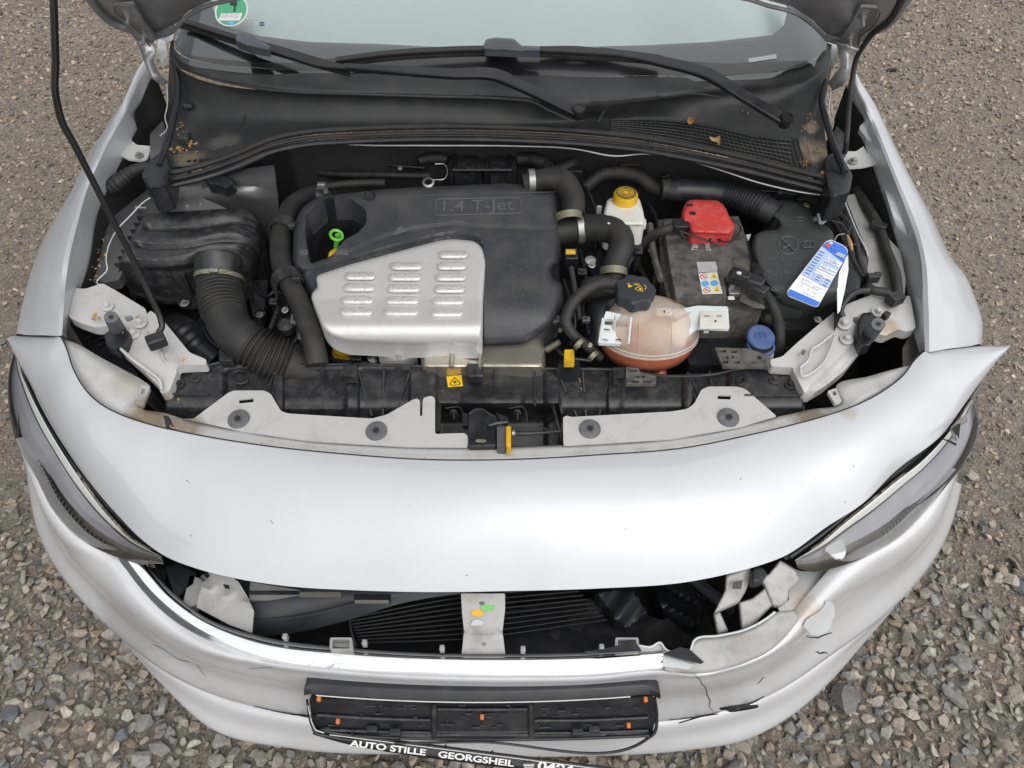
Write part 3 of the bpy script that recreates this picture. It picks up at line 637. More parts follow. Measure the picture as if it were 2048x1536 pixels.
tube('shut_line', [(u, v-1.2, z+.001) for u, v, z in E1[3:25]], 1.3, void, car, seg=5, n=160)
tube('flange_seam', [(368, 839, .7075), (484, 863, .7015), (621, 882, .6975), (812, 893, .6955), (1022, 895, .6955), (1127, 891, .6955), (1342, 878, .6985), (1480, 854, .7015), (1554, 835, .7065)], .9, grey_screw, car, seg=5, n=60)
panel('foam_plug', [(327, 831), (337, 832), (346, 853), (340, 858), (332, 855)], .716, rubber, car, skirt=.012, edge=(2, .002), step=5)
zf = zl((780, .712), (895, .699))
def slot(x0, y0, x1, y1, r=1.5): return rnd([(x0, y0), (x1, y0), (x1, y1), (x0, y1)], r)
o = panel('upper_mounting_plate', rnd([(366, 837), (386, 838), (457, 785), (468, 781), (528, 781), (541, 787), (562, 822), (576, 827), (744, 837), (774, 829), (826, 799), (835, 797), (840, 802), (840, 832), (844, 832), (846, 796), (862, 791), (870, 796), (870, 868), (930, 866), (936, 874), (936, 894), (812, 893), (621, 882), (484, 863)], 5), zf, inner, car,
      holes=[[(478, 799), (507, 796), (507, 804), (478, 807)]], skirt=.003)
o = panel('upper_mounting_plate', rnd([(1127, 891), (1126, 834), (1134, 831), (1142, 834), (1342, 823), (1374, 818), (1388, 808), (1403, 779), (1417, 773), (1474, 773), (1491, 778), (1554, 833), (1480, 854), (1342, 878)], 5), zf, inner, car,
      holes=[[(1436, 790), (1462, 791), (1461, 799), (1435, 798)]], skirt=.003)
for u, v in ((477, 838), (753, 862), (1180, 858), (1457, 835)):
    zz = float(zf(0, v)); b_ = bolt(u, v, zz+.002, 21.5, car, grey_screw, (0, -.25, 1), 'push_screw', 'disc')
    c = P(u, v-2, zz+.0055); star = []
    for k in range(12):
        a = 2*math.pi*k/12+.2; rr = .0064 if k % 2 else .0038; star.append(c + np.array([rr*math.cos(a), rr*math.sin(a), 0]))
    quadstrip('star_recess', [star], void, b_)
    so_ = bpy.data.objects[[c_.name for c_ in b_.children][-1]]; s_ = b_.scale[0]; so_.scale = (1/s_,)*3; so_.rotation_euler = (0, 0, 0); so_.location = Vector((0, -.05, .32))
# plate ribs at the corners
panel('corner_clip', rnd([(283, 768), (300, 774), (286, 812), (268, 806)], 3), .727, inner, car, skirt=.006, holes=[[(284, 777), (291, 779), (287, 788), (281, 786)]])
panel('corner_clip', rnd([(1655, 782), (1672, 776), (1684, 803), (1670, 808)], 3), .727, inner, car, skirt=.006, holes=[[(1664, 783), (1670, 781), (1674, 789), (1668, 791)]])
# --- front wings
def wing(R_in, Rr, O, mirror, name='front_wing'):
    a, b_, c = pts(R_in), pts(Rr), pts(O); n = 90
    A0, A1, A2 = crv(a, n), crv(b_, n), crv(c, n)
    fr_ = np.clip(np.linspace(0, 1, n)/.12, 0, 1)[:, None]; bu = np.array([0, 0, .016])*fr_; td = (CAM-A1)/np.linalg.norm(CAM-A1, axis=1)[:, None]*.018*(1-fr_)
    m1 = A1*.62+A2*.38 + bu + td; m2 = A1*.25+A2*.75 + bu*.8 + td*.8; g = A1 + np.array([0.0, 0, -.003]) + (A0-A1)*.12; gd = A1+(A0-A1)*.2 - np.array([0, 0, .014]); fl = A0 + np.array([0, 0, -.006])
    inn = A0 + np.array([0, 0, -.03]); d1 = A2 + np.array([0, 0, -.06]); d2 = A2 + np.array([.02*mirror, 0, -.22]); d3 = A2 + np.array([.04*mirror, 0, -.36])
    Rw = np.array([inn, fl, gd, g, A1, m1, m2, A2, d1, d2, d3]); ts = np.linspace(4, 7, 13); bd = np.zeros((13, n, 3))
    for j in range(n): bd[:, j] = crv(Rw[:, j], ts=ts)
    lw = A0 + np.array([-.004*mirror, 0, -.012]); lw2 = lw.copy(); lw2[:, 2] = .28; link('wing_shade_wall', np.array([lw, lw2]).reshape(-1, 3), grid_faces(2, n), void, car)  # dark wall paints the shade inside the wing
    Rw = np.concatenate([Rw[:4], bd, Rw[8:]]); return link(name, Rw.reshape(-1, 3), grid_faces(Rw.shape[0], n), paint, car, 32), Rw
wing([(130, 640, .745), (147, 578, .765), (158, 550, .775), (166, 525, .785), (191, 403, .83), (215, 350, .85), (239, 301, .875), (258, 262, .895), (267, 236, .905), (262, 226, .915), (275, 190, .93), (290, 154, .955), (302, 134, .965)],
     [(124, 671, .757), (128, 610, .78), (131, 570, .79), (137, 525, .81), (157, 440, .84), (178, 369, .865), (198, 325, .885), (215, 288, .90), (233, 256, .915), (251, 224, .927), (268, 188, .94), (284, 152, .957), (297, 132, .967)],
     [(32, 670, .712), (38, 637, .715), (60, 551, .74), (79, 500, .755), (108, 445, .78), (137, 403, .80), (178, 321, .84), (200, 292, .86), (219, 262, .88), (236, 240, .895), (250, 219, .91), (281, 150, .945), (296, 131, .96)], -1)
wing([(1830, 660, .745), (1828, 600, .76), (1822, 560, .775), (1812, 510, .785), (1785, 415, .83), (1765, 355, .85), (1748, 305, .875), (1733, 268, .895), (1722, 246, .905), (1733, 236, .915), (1722, 205, .93), (1708, 180, .945), (1700, 158, .96)],
     [(1850, 703, .757), (1848, 650, .77), (1846, 600, .785), (1843, 525, .81), (1809, 410, .84), (1792, 368, .86), (1775, 325, .88), (1757, 280, .90), (1741, 242, .915), (1735, 228, .925), (1724, 202, .937), (1712, 178, .95), (1702, 153, .962)],
     [(1963, 690, .72), (1964, 637, .725), (1950, 595, .735), (1936, 561, .75), (1908, 525, .76), (1861, 431, .79), (1826, 369, .82), (1785, 290, .86), (1768, 255, .88), (1751, 222, .90), (1736, 202, .915), (1720, 182, .93), (1703, 150, .955)], 1)
# brackets joining the wing and the shell
panel('wing_bracket', rnd([(253, 228), (268, 234), (258, 262), (262, 280), (274, 290), (303, 292), (297, 312), (290, 322), (256, 318), (236, 307), (232, 292)], 4), zl((228, .90), (320, .862)), inner, car, skirt=.004)
panel('wing_bracket', rnd([(1682, 302), (1712, 303), (1728, 292), (1736, 270), (1722, 244), (1735, 240), (1750, 262), (1762, 318), (1757, 326), (1728, 333), (1692, 336)], 4), zl((228, .90), (320, .862)), inner, car, skirt=.004)
bolt(278, 311, .868, 8, car); bolt(1706, 323, .866, 9, car)
# --- headlights
def headlight(top, bottom, side, label):
    a, b_ = crv(pts(top), 60), crv(pts(bottom), 60)
    root = None
    rows = []
    for s in np.linspace(0, 1, 9):
        q = a*(1-s)+b_*s; bul = math.sin(math.pi*min(1, s*.9+.05))*.012
        d = CAM - q; d /= np.linalg.norm(d, axis=1)[:, None]; nrm_ = np.array([side*.55, -.6, .45]); env = np.sin(np.pi*np.linspace(.02, .98, 60))**.6
        rows.append(q + nrm_*bul*env[:, None])
    Rg = np.array(rows)
    def depth(q, dd): w_ = q - CAM; return q + w_/np.linalg.norm(w_, axis=1)[:, None]*dd
    row = lambda s, dd: depth(a*(1-s)+b_*s, dd)
    env = np.sin(np.pi*np.linspace(.03, .97, 60))[:, None]**.6
    hh = link('headlight', np.array([row(s, (.008+.05*math.sin(math.pi*np.clip(s, 0, 1)))*env) for s in np.linspace(0, 1.0, 12)]).reshape(-1, 3), grid_faces(12, 60), lampdark, car, 50); hh['label'] = label
    tp = np.sin(np.pi*np.linspace(.08, .97, 60))[:, None]**.5
    def band(name, s0, s1, d0, d1, m, nr_=5):
        r0 = [a*(1-(s0+(s1-s0)*q*tp)) + b_*(s0+(s1-s0)*q*tp) for q in np.linspace(0, 1, nr_)]
        return link(name, np.array([depth(r_, d0+(d1-d0)*q) for r_, q in zip(r0, np.linspace(0, 1, nr_))]).reshape(-1, 3), grid_faces(nr_, 60), m, hh, 50)
    band('light_blade', .015, .17, -.004, .006, blade_m); band('reflector', .20, (.60+.38*np.clip(1-np.linspace(0, 1, 60)*1.9, 0, 1)**.7)[:, None], .010, .020, reflect_m)
    rb = []
    for i in range(30):
        j = 26 + i*.98; j0 = int(j); f_ = j-j0; A_ = a[j0]*(1-f_)+a[min(59, j0+1)]*f_; B_ = b_[j0]*(1-f_)+b_[min(59, j0+1)]*f_
        p_ = depth((A_*.33+B_*.67)[None], .006)[0]; q_ = depth((A_*.22+B_*.78)[None], .006)[0]; rb.append(([Wp(p_), Wp(q_)], .9))
    tag(tubes('lens_ribs', rb, lampgrey, hh, seg=4, n=3), kind='stuff')
    g = link('lens', Rg.reshape(-1, 3), grid_faces(9, 60), lens_g, hh, 60)
    return hh, Rg
projector_m = mat('projector_glass', (.16, .165, .19), .12, .2, 1)
lampdark = mat('lamp_housing_ground_tint', (.17, .16, .145), .4, .15, mix=((.28, .255, .22), 24, .4, .75)); lampgrey = mat('lamp_grey', (.12, .12, .12), .35, .5); reflect_m = mat('lamp_reflector_sky_tint', (.33, .33, .37), .3, .3, mix=((.44, .44, .47), 8, .4, .7)); blade_m = mat('lamp_blade', (.78, .80, .78), .35, .05)  # housing brown and reflector violet carry painted ground and sky reflections
HLt = [(34, 700, .70), (36, 725, .697), (53, 770, .690), (73, 812, .683), (100, 862, .674), (137, 922, .662), (178, 982, .648), (215, 1030, .636), (262, 1078, .622), (322, 1113, .612)]
HLb = [(28, 705, .692), (18, 745, .68), (16, 800, .667), (22, 845, .655), (40, 903, .642), (68, 945, .63), (109, 1022, .61), (155, 1072, .598), (212, 1106, .588), (262, 1122, .583), (328, 1128, .60)]
HLb = HLb[:1]+HLb[1:]
headlight(HLt, HLb, -1, 'left headlight with dirty clear lens')
HRt = [(1944, 800, .70), (1918, 838, .692), (1880, 885, .68), (1840, 925, .67), (1792, 962, .66), (1740, 1005, .648), (1690, 1045, .637), (1640, 1088, .624), (1590, 1120, .613)]
HRb = [(1951, 812, .695), (1954, 850, .672), (1945, 888, .66), (1922, 935, .645), (1890, 975, .632), (1845, 1028, .615), (1790, 1080, .60), (1735, 1112, .592), (1675, 1134, .588), (1625, 1144, .588), (1595, 1136, .60)]
hr, _ = headlight(HRt, HRb, 1, 'right headlight with a smashed dark edge and clear lens')
gl_ = crv(pts(E2[1:12]), 60) - np.array([0, 0, .004]); gh_ = crv(pts(HLt), 60); link('lamp_gap_liner', np.array([gl_ + np.array([0, .012, -.004]), (gl_+gh_)/2 - np.array([0, -.004, .012]), gh_ + np.array([0, .004, -.004])]).reshape(-1, 3), grid_faces(3, 60), blackc, car, 60)
gl_ = crv(pts([(2006, 706, .732), (1935, 800, .708), (1881, 872, .69), (1792, 941, .668), (1724, 1008, .65), (1656, 1052, .635), (1567, 1113, .62)]), 60) - np.array([0, 0, .004]); gh_ = crv(pts(HRt), 60); link('lamp_gap_liner', np.array([gl_ + np.array([0, .012, -.004]), (gl_+gh_)/2 - np.array([0, -.004, .012]), gh_ + np.array([0, .004, -.004])]).reshape(-1, 3), grid_faces(3, 60), blackc, car, 60)
# dark trims round the lamps and the broken black edge of the right one
tube('lamp_gasket', [(34, 690, .697), (39, 722, .697), (56, 770, .69), (80, 822, .68), (112, 876, .67), (152, 935, .659), (200, 995, .645), (250, 1048, .632), (300, 1092, .618), (326, 1112, .612)], [.8, 1.2, 1.6, 2, 2, 2, 2, 1.8, 1.6, 1.5], blackc, car, seg=8)
tube('lamp_gasket', [(1940, 800, .705), (1900, 855, .69), (1840, 908, .672), (1765, 968, .655), (1700, 1024, .64), (1640, 1072, .627), (1580, 1114, .615)], [.6, .8, 1, 1.6, 3, 4.5, 4.5], blackc, car, seg=8)
tube('lamp_edge_trim', [(1952, 795, .70), (1956, 840, .68), (1948, 885, .662), (1920, 932, .648), (1905, 950, .642), (1888, 968, .636), (1868, 985, .632), (1830, 1015, .622), (1790, 1052, .61), (1740, 1085, .60)], [.7, 1, 1.2, 1.4, 2.4, 1.4, 2.4, 1.2, .8, .5], mat('lamp_edge_blue_black', (.02, .028, .05), .35, mix=((.1, .11, .14), 60, .5, .8)), hr, seg=7, n=60)
panel('broken_shell', [(1902, 855), (1918, 838), (1932, 826), (1936, 842), (1918, 852), (1912, 868), (1914, 880), (1906, 872)], .705, lampdark, hr, skirt=.003)
quadstrip('break_hole', [P(np.array([1905, 1916, 1921, 1918]), np.array([856, 848, 846, 878]), .707)], void, hr)
quadstrip('break_hole', [P(np.array([1880, 1898, 1914, 1912]), np.array([876, 880, 887, 892]), .703)], void, hr)
panel('bulb_reflector', smooth([(1650, 1098), (1668, 1085), (1684, 1078), (1690, 1092), (1692, 1105), (1684, 1118), (1665, 1112)], 24), .612, chrome, hr, skirt=.004, step=5)
# --- chrome strip along the open grille
ch_t = [(285, 1130, .572), (342, 1192, .558), (410, 1241, .55), (513, 1280, .545), (700, 1304, .54), (851, 1313, .54), (1022, 1315, .54), (1193, 1311, .54), (1326, 1301, .543)]
ch_m = [(262, 1128, .575), (318, 1203, .562), (385, 1257, .554), (500, 1299, .549), (700, 1323, .544), (851, 1333, .543), (1022, 1336, .543), (1193, 1332, .543), (1326, 1321, .546)]
ch_b = [(228, 1110, .57), (273, 1172, .556), (342, 1240, .541), (480, 1310, .533), (700, 1342, .527), (851, 1351, .526), (1022, 1354, .526), (1193, 1351, .526), (1326, 1338, .53)]
a, m_, b_ = pts(ch_t), pts(ch_m), pts(ch_b)
ab = (a+b_)/2; m_ = ab + np.array([0, -.0035, .004]); m1 = (a*3+b_)/4 + np.array([0, -.002, .0035]); m2 = (a+b_*3)/4 + np.array([0, -.003, .0015])
loft('chrome_strip', [[Wp(x) for x in r] for r in (a + np.array([0, .006, -.01]), a, m1, m_, m2, b_, b_ + np.array([0, .004, -.006]))], chrome, car, 160, 3)
# upper blade of the strip and clips
loft('strip_ledge', [[(290, 1128, .565), (345, 1184, .556), (413, 1236, .548), (520, 1272, .543), (700, 1296, .538), (851, 1306, .538), (1022, 1308, .538), (1180, 1305, .538), (1323, 1297, .54)], [(285, 1131, .57), (342, 1193, .557), (410, 1242, .549), (513, 1281, .544), (700, 1305, .539), (851, 1313, .539), (1022, 1316, .539), (1193, 1312, .539), (1326, 1303, .542)]], mat('worn_grey_strip', (.16, .165, .175), .35, .4), car, 120, 2, thick=.002)
for u, v in ((570, 1280), (729, 1292), (884, 1303), (1046, 1305), (1203, 1301)):
    c = P(u, v, .548); obox('strip_clip', c + np.array([0, .004, 0]), (.0075, .008, .014), inner2, car)
def frame_box(u0, v0, u1, v1, z):
    out = rnd([(u0, v0), (u1, v0), (u1+2, v1), (u0-1, v1)], 3); inn = rnd([(u0+5, v0+4), (u1-5, v0+4), (u1-5, v1-1), (u0+5, v1-1)], 2)
    panel('catch_box', out, z, inner2, car, holes=[inn], skirt=.018, step=8); quadstrip('catch_floor', [P(np.array([u0+3, u1-3, u1-3, u0+3]), np.array([v0+3, v0+3, v1+3, v1+3]), z-.014)], inner2, car)
frame_box(660, 1275, 704, 1298, .55); frame_box(1231, 1275, 1277, 1300, .55)
# inner ledge on the damaged right side
loft('inner_ledge', [[(1277, 1292, .545), (1300, 1296, .545), (1322, 1287, .546), (1328, 1296, .546), (1380, 1300, .546), (1386, 1283, .55), (1440, 1272, .552), (1485, 1262, .555), (1530, 1240, .56), (1548, 1226, .563), (1587, 1222, .567)],
                      [(1279, 1303, .541), (1300, 1303, .541), (1324, 1303, .541), (1330, 1340, .538), (1370, 1344, .536), (1410, 1346, .535), (1460, 1336, .536), (1500, 1322, .54), (1545, 1298, .545), (1580, 1262, .555), (1599, 1236, .56)]], inner2, car, 120, 6, thick=.003)
tube('ledge_rim', [(1277, 1291, .549), (1300, 1294, .549), (1322, 1286, .55), (1329, 1296, .55), (1381, 1299, .55), (1387, 1283, .554), (1440, 1271, .556), (1485, 1261, .559), (1530, 1239, .564), (1550, 1224, .566)], 2.2, white_tab, car, seg=6, n=120)
panel('torn_trim', [(1170, 1303), (1229, 1293), (1268, 1280), (1284, 1302), (1200, 1307)], .553, blackc, car, skirt=.002)
panel('torn_trim', [(1326, 1307), (1360, 1294), (1379, 1298), (1408, 1324), (1402, 1327), (1345, 1313)], .556, blackc, car, skirt=.002)
panel('broken_strip_mount', [(1326, 1312), (1345, 1316), (1390, 1330), (1376, 1338), (1348, 1335), (1326, 1332)], .545, white_tab, car, skirt=.004)
panel('side_ledge', [(1587, 1137), (1601, 1142), (1640, 1144), (1660, 1140), (1600, 1232), (1588, 1220), (1560, 1224), (1556, 1214), (1578, 1200), (1577, 1182), (1600, 1160)], .556, paint_low, car, skirt=.004)
slat_m = mat('slat_black', (.0075, .008, .010), .5)
bulk_felt = mat('dark_felt', (.020, .021, .026), .75, mix=((.04, .036, .03), 30, .4, .8, 8), bump=(200, .6))
# bumper ends running back to the wing behind each headlight
for k_, s_, wf_ in ((0, -1, P(33, 671, .70)), (-1, 1, P(1962, 692, .70))):
    col_b = [PA[k_], PB[k_], PM[k_], PC[k_], PC[k_] + np.array([0, 0, -.10])]; zz_ = [p_[2] for p_ in col_b]
    col_a = [np.array([wf_[0]*.985 - s_*0.0, wf_[1] + .01, z_]) for z_ in (.69, .60, .50, .40, .34)]; mid_ = [(p_+q_)/2 + np.array([s_*.006, 0, 0]) for p_, q_ in zip(col_a, col_b)]
    link('bumper_end', np.array([col_a, mid_, col_b]).reshape(-1, 3), grid_faces(3, 5), paint_low, car, 60)
# --- things seen through the open grille
panel('grille_shade_backing', [(300, 1100), (1640, 1100), (1600, 1240), (1400, 1330), (1000, 1335), (600, 1325), (340, 1230)], .33, void, car, skirt=0, step=60)  # black sheet stands in for the shade behind the open grille
loft('bumper_beam', [[(440, 1150, .52), (520, 1165, .52), (700, 1172, .52), (880, 1170, .52), (1100, 1160, .52), (1400, 1140, .52)], [(440, 1190, .515), (520, 1200, .515), (700, 1199, .515), (880, 1180, .515), (1100, 1165, .515), (1400, 1142, .515)], [(440, 1245, .50), (511, 1243, .50), (700, 1210, .505), (820, 1187, .51), (1100, 1170, .51), (1400, 1145, .51)], [(440, 1272, .47), (560, 1270, .47), (686, 1243, .48), (798, 1208, .50), (1100, 1175, .50), (1400, 1148, .50)]], blue_grey, car, 80, 4)
tube('beam_ridge', [(508, 1243, .508), (620, 1230, .508), (712, 1206, .512), (780, 1188, .513)], 2.2, blue_grey, car, seg=6)
panel('beam_cap', [(500, 1164), (600, 1180), (598, 1188), (540, 1198), (498, 1200)], .532, inner2, car, skirt=.005)
for i in range(9):
    f_ = i/6; tube('shutter_slat', [(700+2.4*i, 1236+6.2*i, .46-.003*i), (920, 1195+10.4*i, .46-.003*i), (1150+8*i, 1174+8.2*i, .46-.003*i)], [2.6, 2.8, 2.2], slat_m, car, seg=8, n=14)
tube('shutter_frame', [(700, 1230, .462), (702, 1262, .445), (712, 1292, .43)], 4, blackc, car, seg=8)
br = panel('bonnet_lock_support', rnd([(922, 1187), (1010, 1187), (1010, 1220), (1005, 1262), (1011, 1312), (923, 1312), (928, 1262), (924, 1225)], 3), zl((1187, .575), (1262, .545), (1268, .548), (1292, .535), (1312, .53)), inner2, car, skirt=.003)
def disc(u, v, z, a, b__, m, par, name='round_sticker', rot=0, th=.0006, pw=None, n=28):
    poly = [(u+a*math.cos(t)*math.cos(rot)-b__*math.sin(t)*math.sin(rot), v+a*math.cos(t)*math.sin(rot)+b__*math.sin(t)*math.cos(rot)) for t in np.linspace(0, 2*math.pi, n, endpoint=False)]
    return panel(name, poly, pw or z, m, par, skirt=th, step=30)
disc(975.5, 1214, .566, 14, 8, stick_g, br, rot=-.1); disc(955, 1226, .562, 13, 6.6, stick_o, br)
panel('torn_sticker', [(941, 1251), (946, 1240), (958, 1239), (969, 1245), (961, 1251)], .556, white_tab, br, skirt=.0006)
disc(964, 1206, .569, 5, 3, zinc, br, 'rivet', th=.002); disc(968, 1288, .54, 4, 2, zinc, br, 'rivet', th=.002)
panel('strut_plate', rnd([(409, 1150), (420, 1143), (458, 1148), (478, 1165), (496, 1195), (508, 1222), (504, 1266), (460, 1250), (392, 1214)], 3), zl((1143, .56), (1266, .525)), inner2, car, skirt=.003, relief=lambda u, v: .006*np.clip(1-np.abs((v-1182)-(u-425)*.36)/7, 0, 1))
panel('strut_plate', rnd([(380, 1150), (408, 1160), (398, 1206), (380, 1214), (366, 1205)], 3), .54, inner2, car, skirt=.02)
quadstrip('plate_hole', [P(np.array([446, 458, 460, 450]), np.array([1168, 1170, 1178, 1177]), .566)], void, car)
tube('strut_screw', [(405, 1150, .565), (413, 1158, .56)], 8, blackc, car, seg=12)
panel('duct_flap', [(330, 1135), (352, 1126), (392, 1146), (386, 1168), (368, 1180), (352, 1200)], .54, blackc, car, skirt=.01)
panel('duct_flap', [(290, 1132), (332, 1140), (330, 1165), (352, 1198), (345, 1204), (300, 1150)], .53, blackc, car, skirt=.01)
for q_ in ((497, 1181, 600, 1188), (598, 1184, 682, 1193), (708, 1188, 782, 1206)):
    panel('rubber_tab', slot(*q_, 3), .575, mat('tab_grey', (.11, .105, .09), .6) if q_[0] == 598 else blackc, car, skirt=.003)
panel('tab_edge', slot(709, 1200, 778, 1206, 3), .582, bpy.data.materials['tab_grey'], car, skirt=.003)
for q_ in ([(1452, 1150), (1500, 1132), (1505, 1150), (1490, 1185), (1478, 1205), (1440, 1222), (1427, 1228), (1435, 1210), (1450, 1180)], [(1427, 1228), (1440, 1224), (1457, 1262), (1436, 1272)], [(1478, 1205), (1505, 1196), (1530, 1176), (1545, 1210), (1500, 1258), (1483, 1262)], [(1505, 1140), (1535, 1150), (1560, 1120), (1590, 1138), (1600, 1160), (1578, 1182), (1576, 1200), (1560, 1214), (1545, 1212), (1528, 1170)]):
    panel('torn_side_bracket', rnd(q_, 3), zl((1120, .60), (1270, .54)), inner2, car, skirt=.004, edge=(4, .004), step=6)
quadstrip('plate_hole', [P(np.array([1466, 1486, 1482, 1464]), np.array([1164, 1160, 1178, 1178]), .592)], steel_dark, car)
panel('bracket_bush', smooth([(1505, 1142), (1512, 1134), (1526, 1136), (1534, 1150), (1524, 1160), (1506, 1162)], 20), .605, blackc, car, skirt=.02, edge=(3, .002), step=6)
panel('crumpled_cover', jag([(1192, 1184), (1262, 1176), (1296, 1224), (1252, 1258), (1228, 1236)], 8, 2, True), .43, blue_grey, car, skirt=.04, step=8, edge=(4, .006), relief=lambda u, v: .010*np.sin((u*.8+v*.6)*.11)); panel('felt_sheet', jag([(1008, 1222), (1180, 1196), (1320, 1238), (1420, 1230), (1440, 1290), (1200, 1300), (1010, 1302)], 12, 3, True), .385, bulk_felt, car, skirt=.01, step=12, relief=lambda u, v: .012*np.sin(u*.035+v*.05)+.006*np.sin(u*.11-v*.07)); panel('crumpled_cover', jag([(1305, 1172), (1372, 1160), (1410, 1200), (1392, 1262), (1330, 1240)], 8, 2, True), .40, blackc, car, skirt=.04, step=8, edge=(4, .006), relief=lambda u, v: .012*np.sin((u*.5-v*.9)*.10))
for k_ in range(22): tube('radiator_fin', [(1012+k_*7.4, 1190-k_*.6, .37), (1016+k_*7.4, 1222-k_*1.2, .36)], .8, blackc, car, seg=4, n=3)
tube('side_duct', [(1380, 1150, .5), (1420, 1185, .47), (1465, 1220, .45)], 14, blue_grey, car, flat=.6)
panel('lower_undertray', [(960, 1240), (1200, 1215), (1290, 1260), (1280, 1320), (960, 1320)], .40, blackc, car, skirt=.003, relief=lambda u, v: .012*np.sin(u*.02))
# --- licence plate holder
zp = zl((1370, .512), (1400, .478), (1480, .405))
def arc(u): return 9*(1-((u-965)/350.)**2)
ph = panel('plate_holder', rnd([(618, 1396), (780, 1403), (960, 1406), (1150, 1402), (1308, 1392), (1313, 1436), (1303, 1470), (1290, 1474), (960, 1480), (640, 1466), (626, 1458)], 6), zp, blackc, car, skirt=.016, sdir=(0, .9, -.45), step=10,
     relief=lambda u, v: -.008*np.clip(np.minimum.reduce([(u-624)/4, (1306-u)/4, (v-1406)/3, (1466-v)/3]), 0, 1) )
for pth, r in (([(868, 1406), (868, 1474)], 6), ([(1062, 1406), (1062, 1474)], 6), ([(634, 1430), (750, 1437), (860, 1440)], 3.6), ([(1070, 1441), (1180, 1440), (1296, 1435)], 3.6), ([(876, 1418), (965, 1419), (1054, 1418)], 3.4), ([(640, 1459), (750, 1463), (860, 1465)], 3.4), ([(1070, 1466), (1180, 1465), (1296, 1461)], 3.4), ([(876, 1469), (965, 1470), (1054, 1469)], 3), ([(880, 1449), (908, 1450)], 1.5), ([(895, 1440), (896, 1462)], 1.5)): tube('holder_rail', [(u, v, float(zp(0, v))-.004) for u, v in pth], r, black, ph, seg=8, n=16)
rows = []
cu = lambda u: ((u-963)/340.)**2
U = np.array([(608 + (1321-608)*t_, 0.) for t_ in np.linspace(0, 1, 60)]); U[:, 1] = 1385.5 - 14*cu(U[:, 0]); U[:2, 1] += [9, 2]; U[-3:, 1] += [2, 8, 19]
Lr = U.copy(); Lr[:, 1] = 1403 - 15*cu(U[:, 0]); Lr[:2, 1] += [4, 1]; Lr[-3:, 1] += [1, 5, 12]; U[:, 1] = np.minimum(U[:, 1], Lr[:, 1]-1)
PU = P(U[:, 0], U[:, 1], .502); PL = P(Lr[:, 0], Lr[:, 1], .490)
Rr_ = np.array([PU + np.array([0, .02, -.004]), PU + np.array([0, .004, .001]), PU, PL, PL + np.array([0, .003, -.004]), PL + np.array([0, .02, -.004])])
link('holder_top_rail', Rr_.reshape(-1, 3), grid_faces(6, 60), blackc, ph, 50)
tube('white_line', [Wp(q_ + np.array([0, -.001, -.001])) for q_ in PL[2:-2:4]], 1.1, wht, ph, seg=5, n=60)
tube('white_line', [(616, 1412, .482), (626, 1450, .446), (632, 1460, .434), (648, 1466, .43)], 1.1, wht, ph, seg=5, n=30)
tube('holder_edge', [(614, 1400, .486), (624, 1450, .44), (632, 1466, .428), (656, 1472, .42), (960, 1484, .41), (1295, 1477, .41), (1308, 1466, .42), (1314, 1436, .445), (1310, 1395, .482)], [2.5, 3, 4, 3, 2.2, 3, 4, 3, 2.5], blackc, ph, seg=8, n=90)
for i, (u, v) in enumerate(((638, 1398), (676, 1443), (964, 1434), (1291, 1399), (1257, 1451))):
    c = P(u, v, float(zp(0, v))+.004); obox('orange_clip', c, (.0058, .007, .007), orange, ph, bevel=.001)
for u in (744, 790, 1155, 1188):
    c = P(u, 1458 + (6 if u in (790, 1155) else 0), float(zp(0, 1462))+.004); obox('latch', c, (.018, .010, .008), blackc, ph)
rr = random.Random(3); lst = []
for i in range(70):
    sct = rr.choice(((635, 860), (880, 1050), (1075, 1300))); u = rr.uniform(*sct); v = rr.choice((1411, 1416, 1422, 1428, 1434, 1450, 1455)) + rr.uniform(-1, 1); l_ = rr.uniform(4, 16); zz = float(zp(0, v))-.0050
    if u + l_ < sct[1]: lst.append(([(u, v, zz), (u+l_, v+rr.uniform(-.5, .5), zz)], rr.choice((.9, 1.3, 1.8))))
tag(tubes('moulded_ribs', lst, blackc, ph, seg=4, n=2), kind='stuff')
tube('lower_rail', [(640, 1467, .415), (780, 1475, .408), (965, 1479, .405), (1150, 1477, .408), (1298, 1471, .415)], 3.4, blackc, ph, seg=8, n=40)
# hanging advertising strip that has come off the holder
S0, S1 = (626, 1464), (1215, 1536)
def stp(t, off, z0=.425, z1=.345):
    u = 626 + (1290-626)*t; v = 1460 + 84*t + off; return (u, v, z0 + (z1-z0)*t)
tp_ = [stp(t, 0) for t in np.linspace(0, 1, 12)]; bt_ = [stp(t, o_) for t, o_ in zip(np.linspace(0, 1, 12), [9, 19, 24, 26, 27, 27, 27, 27, 27, 27, 27, 27])]
bt_ = [(u, v, z-.014) for u, v, z in bt_]
st_, Rs_ = loft('advertising_strip', [tp_, bt_], foam, ph, 60, 3, thick=.003)
BVS = bvh_of(Rs_)
tube('white_line', [Wp(pt(p_) + np.array([0, -.002, .0])) for p_ in [stp(t, 2.5) for t in np.linspace(.05, 1, 12)]], .8, wht, st_, seg=4, n=60)
def strip_text(s, u0, u1, vo=21, vt=6):
    q = []
    for u, o_ in ((u0, vo), (u1, vo), (u0, vt)):
        t_ = (u-626)/664.; top_ = pt(stp(t_, 0)); tb = stp(t_, 27); bot_ = pt((tb[0], tb[1], tb[2]-.014)); q.append(top_ + (bot_-top_)*o_/27)
    X_ = q[1]-q[0]; n_ = np.cross(X_, q[2]-q[0]); n_ = n_ if n_ @ (CAM-q[0]) > 0 else -n_
    text(s, Wp(q[0]), Wp(q[1]), wht, st_, 'lettering', hf=.66, nrm=n_, ext=0, lift=.0022, font_bold=.03)
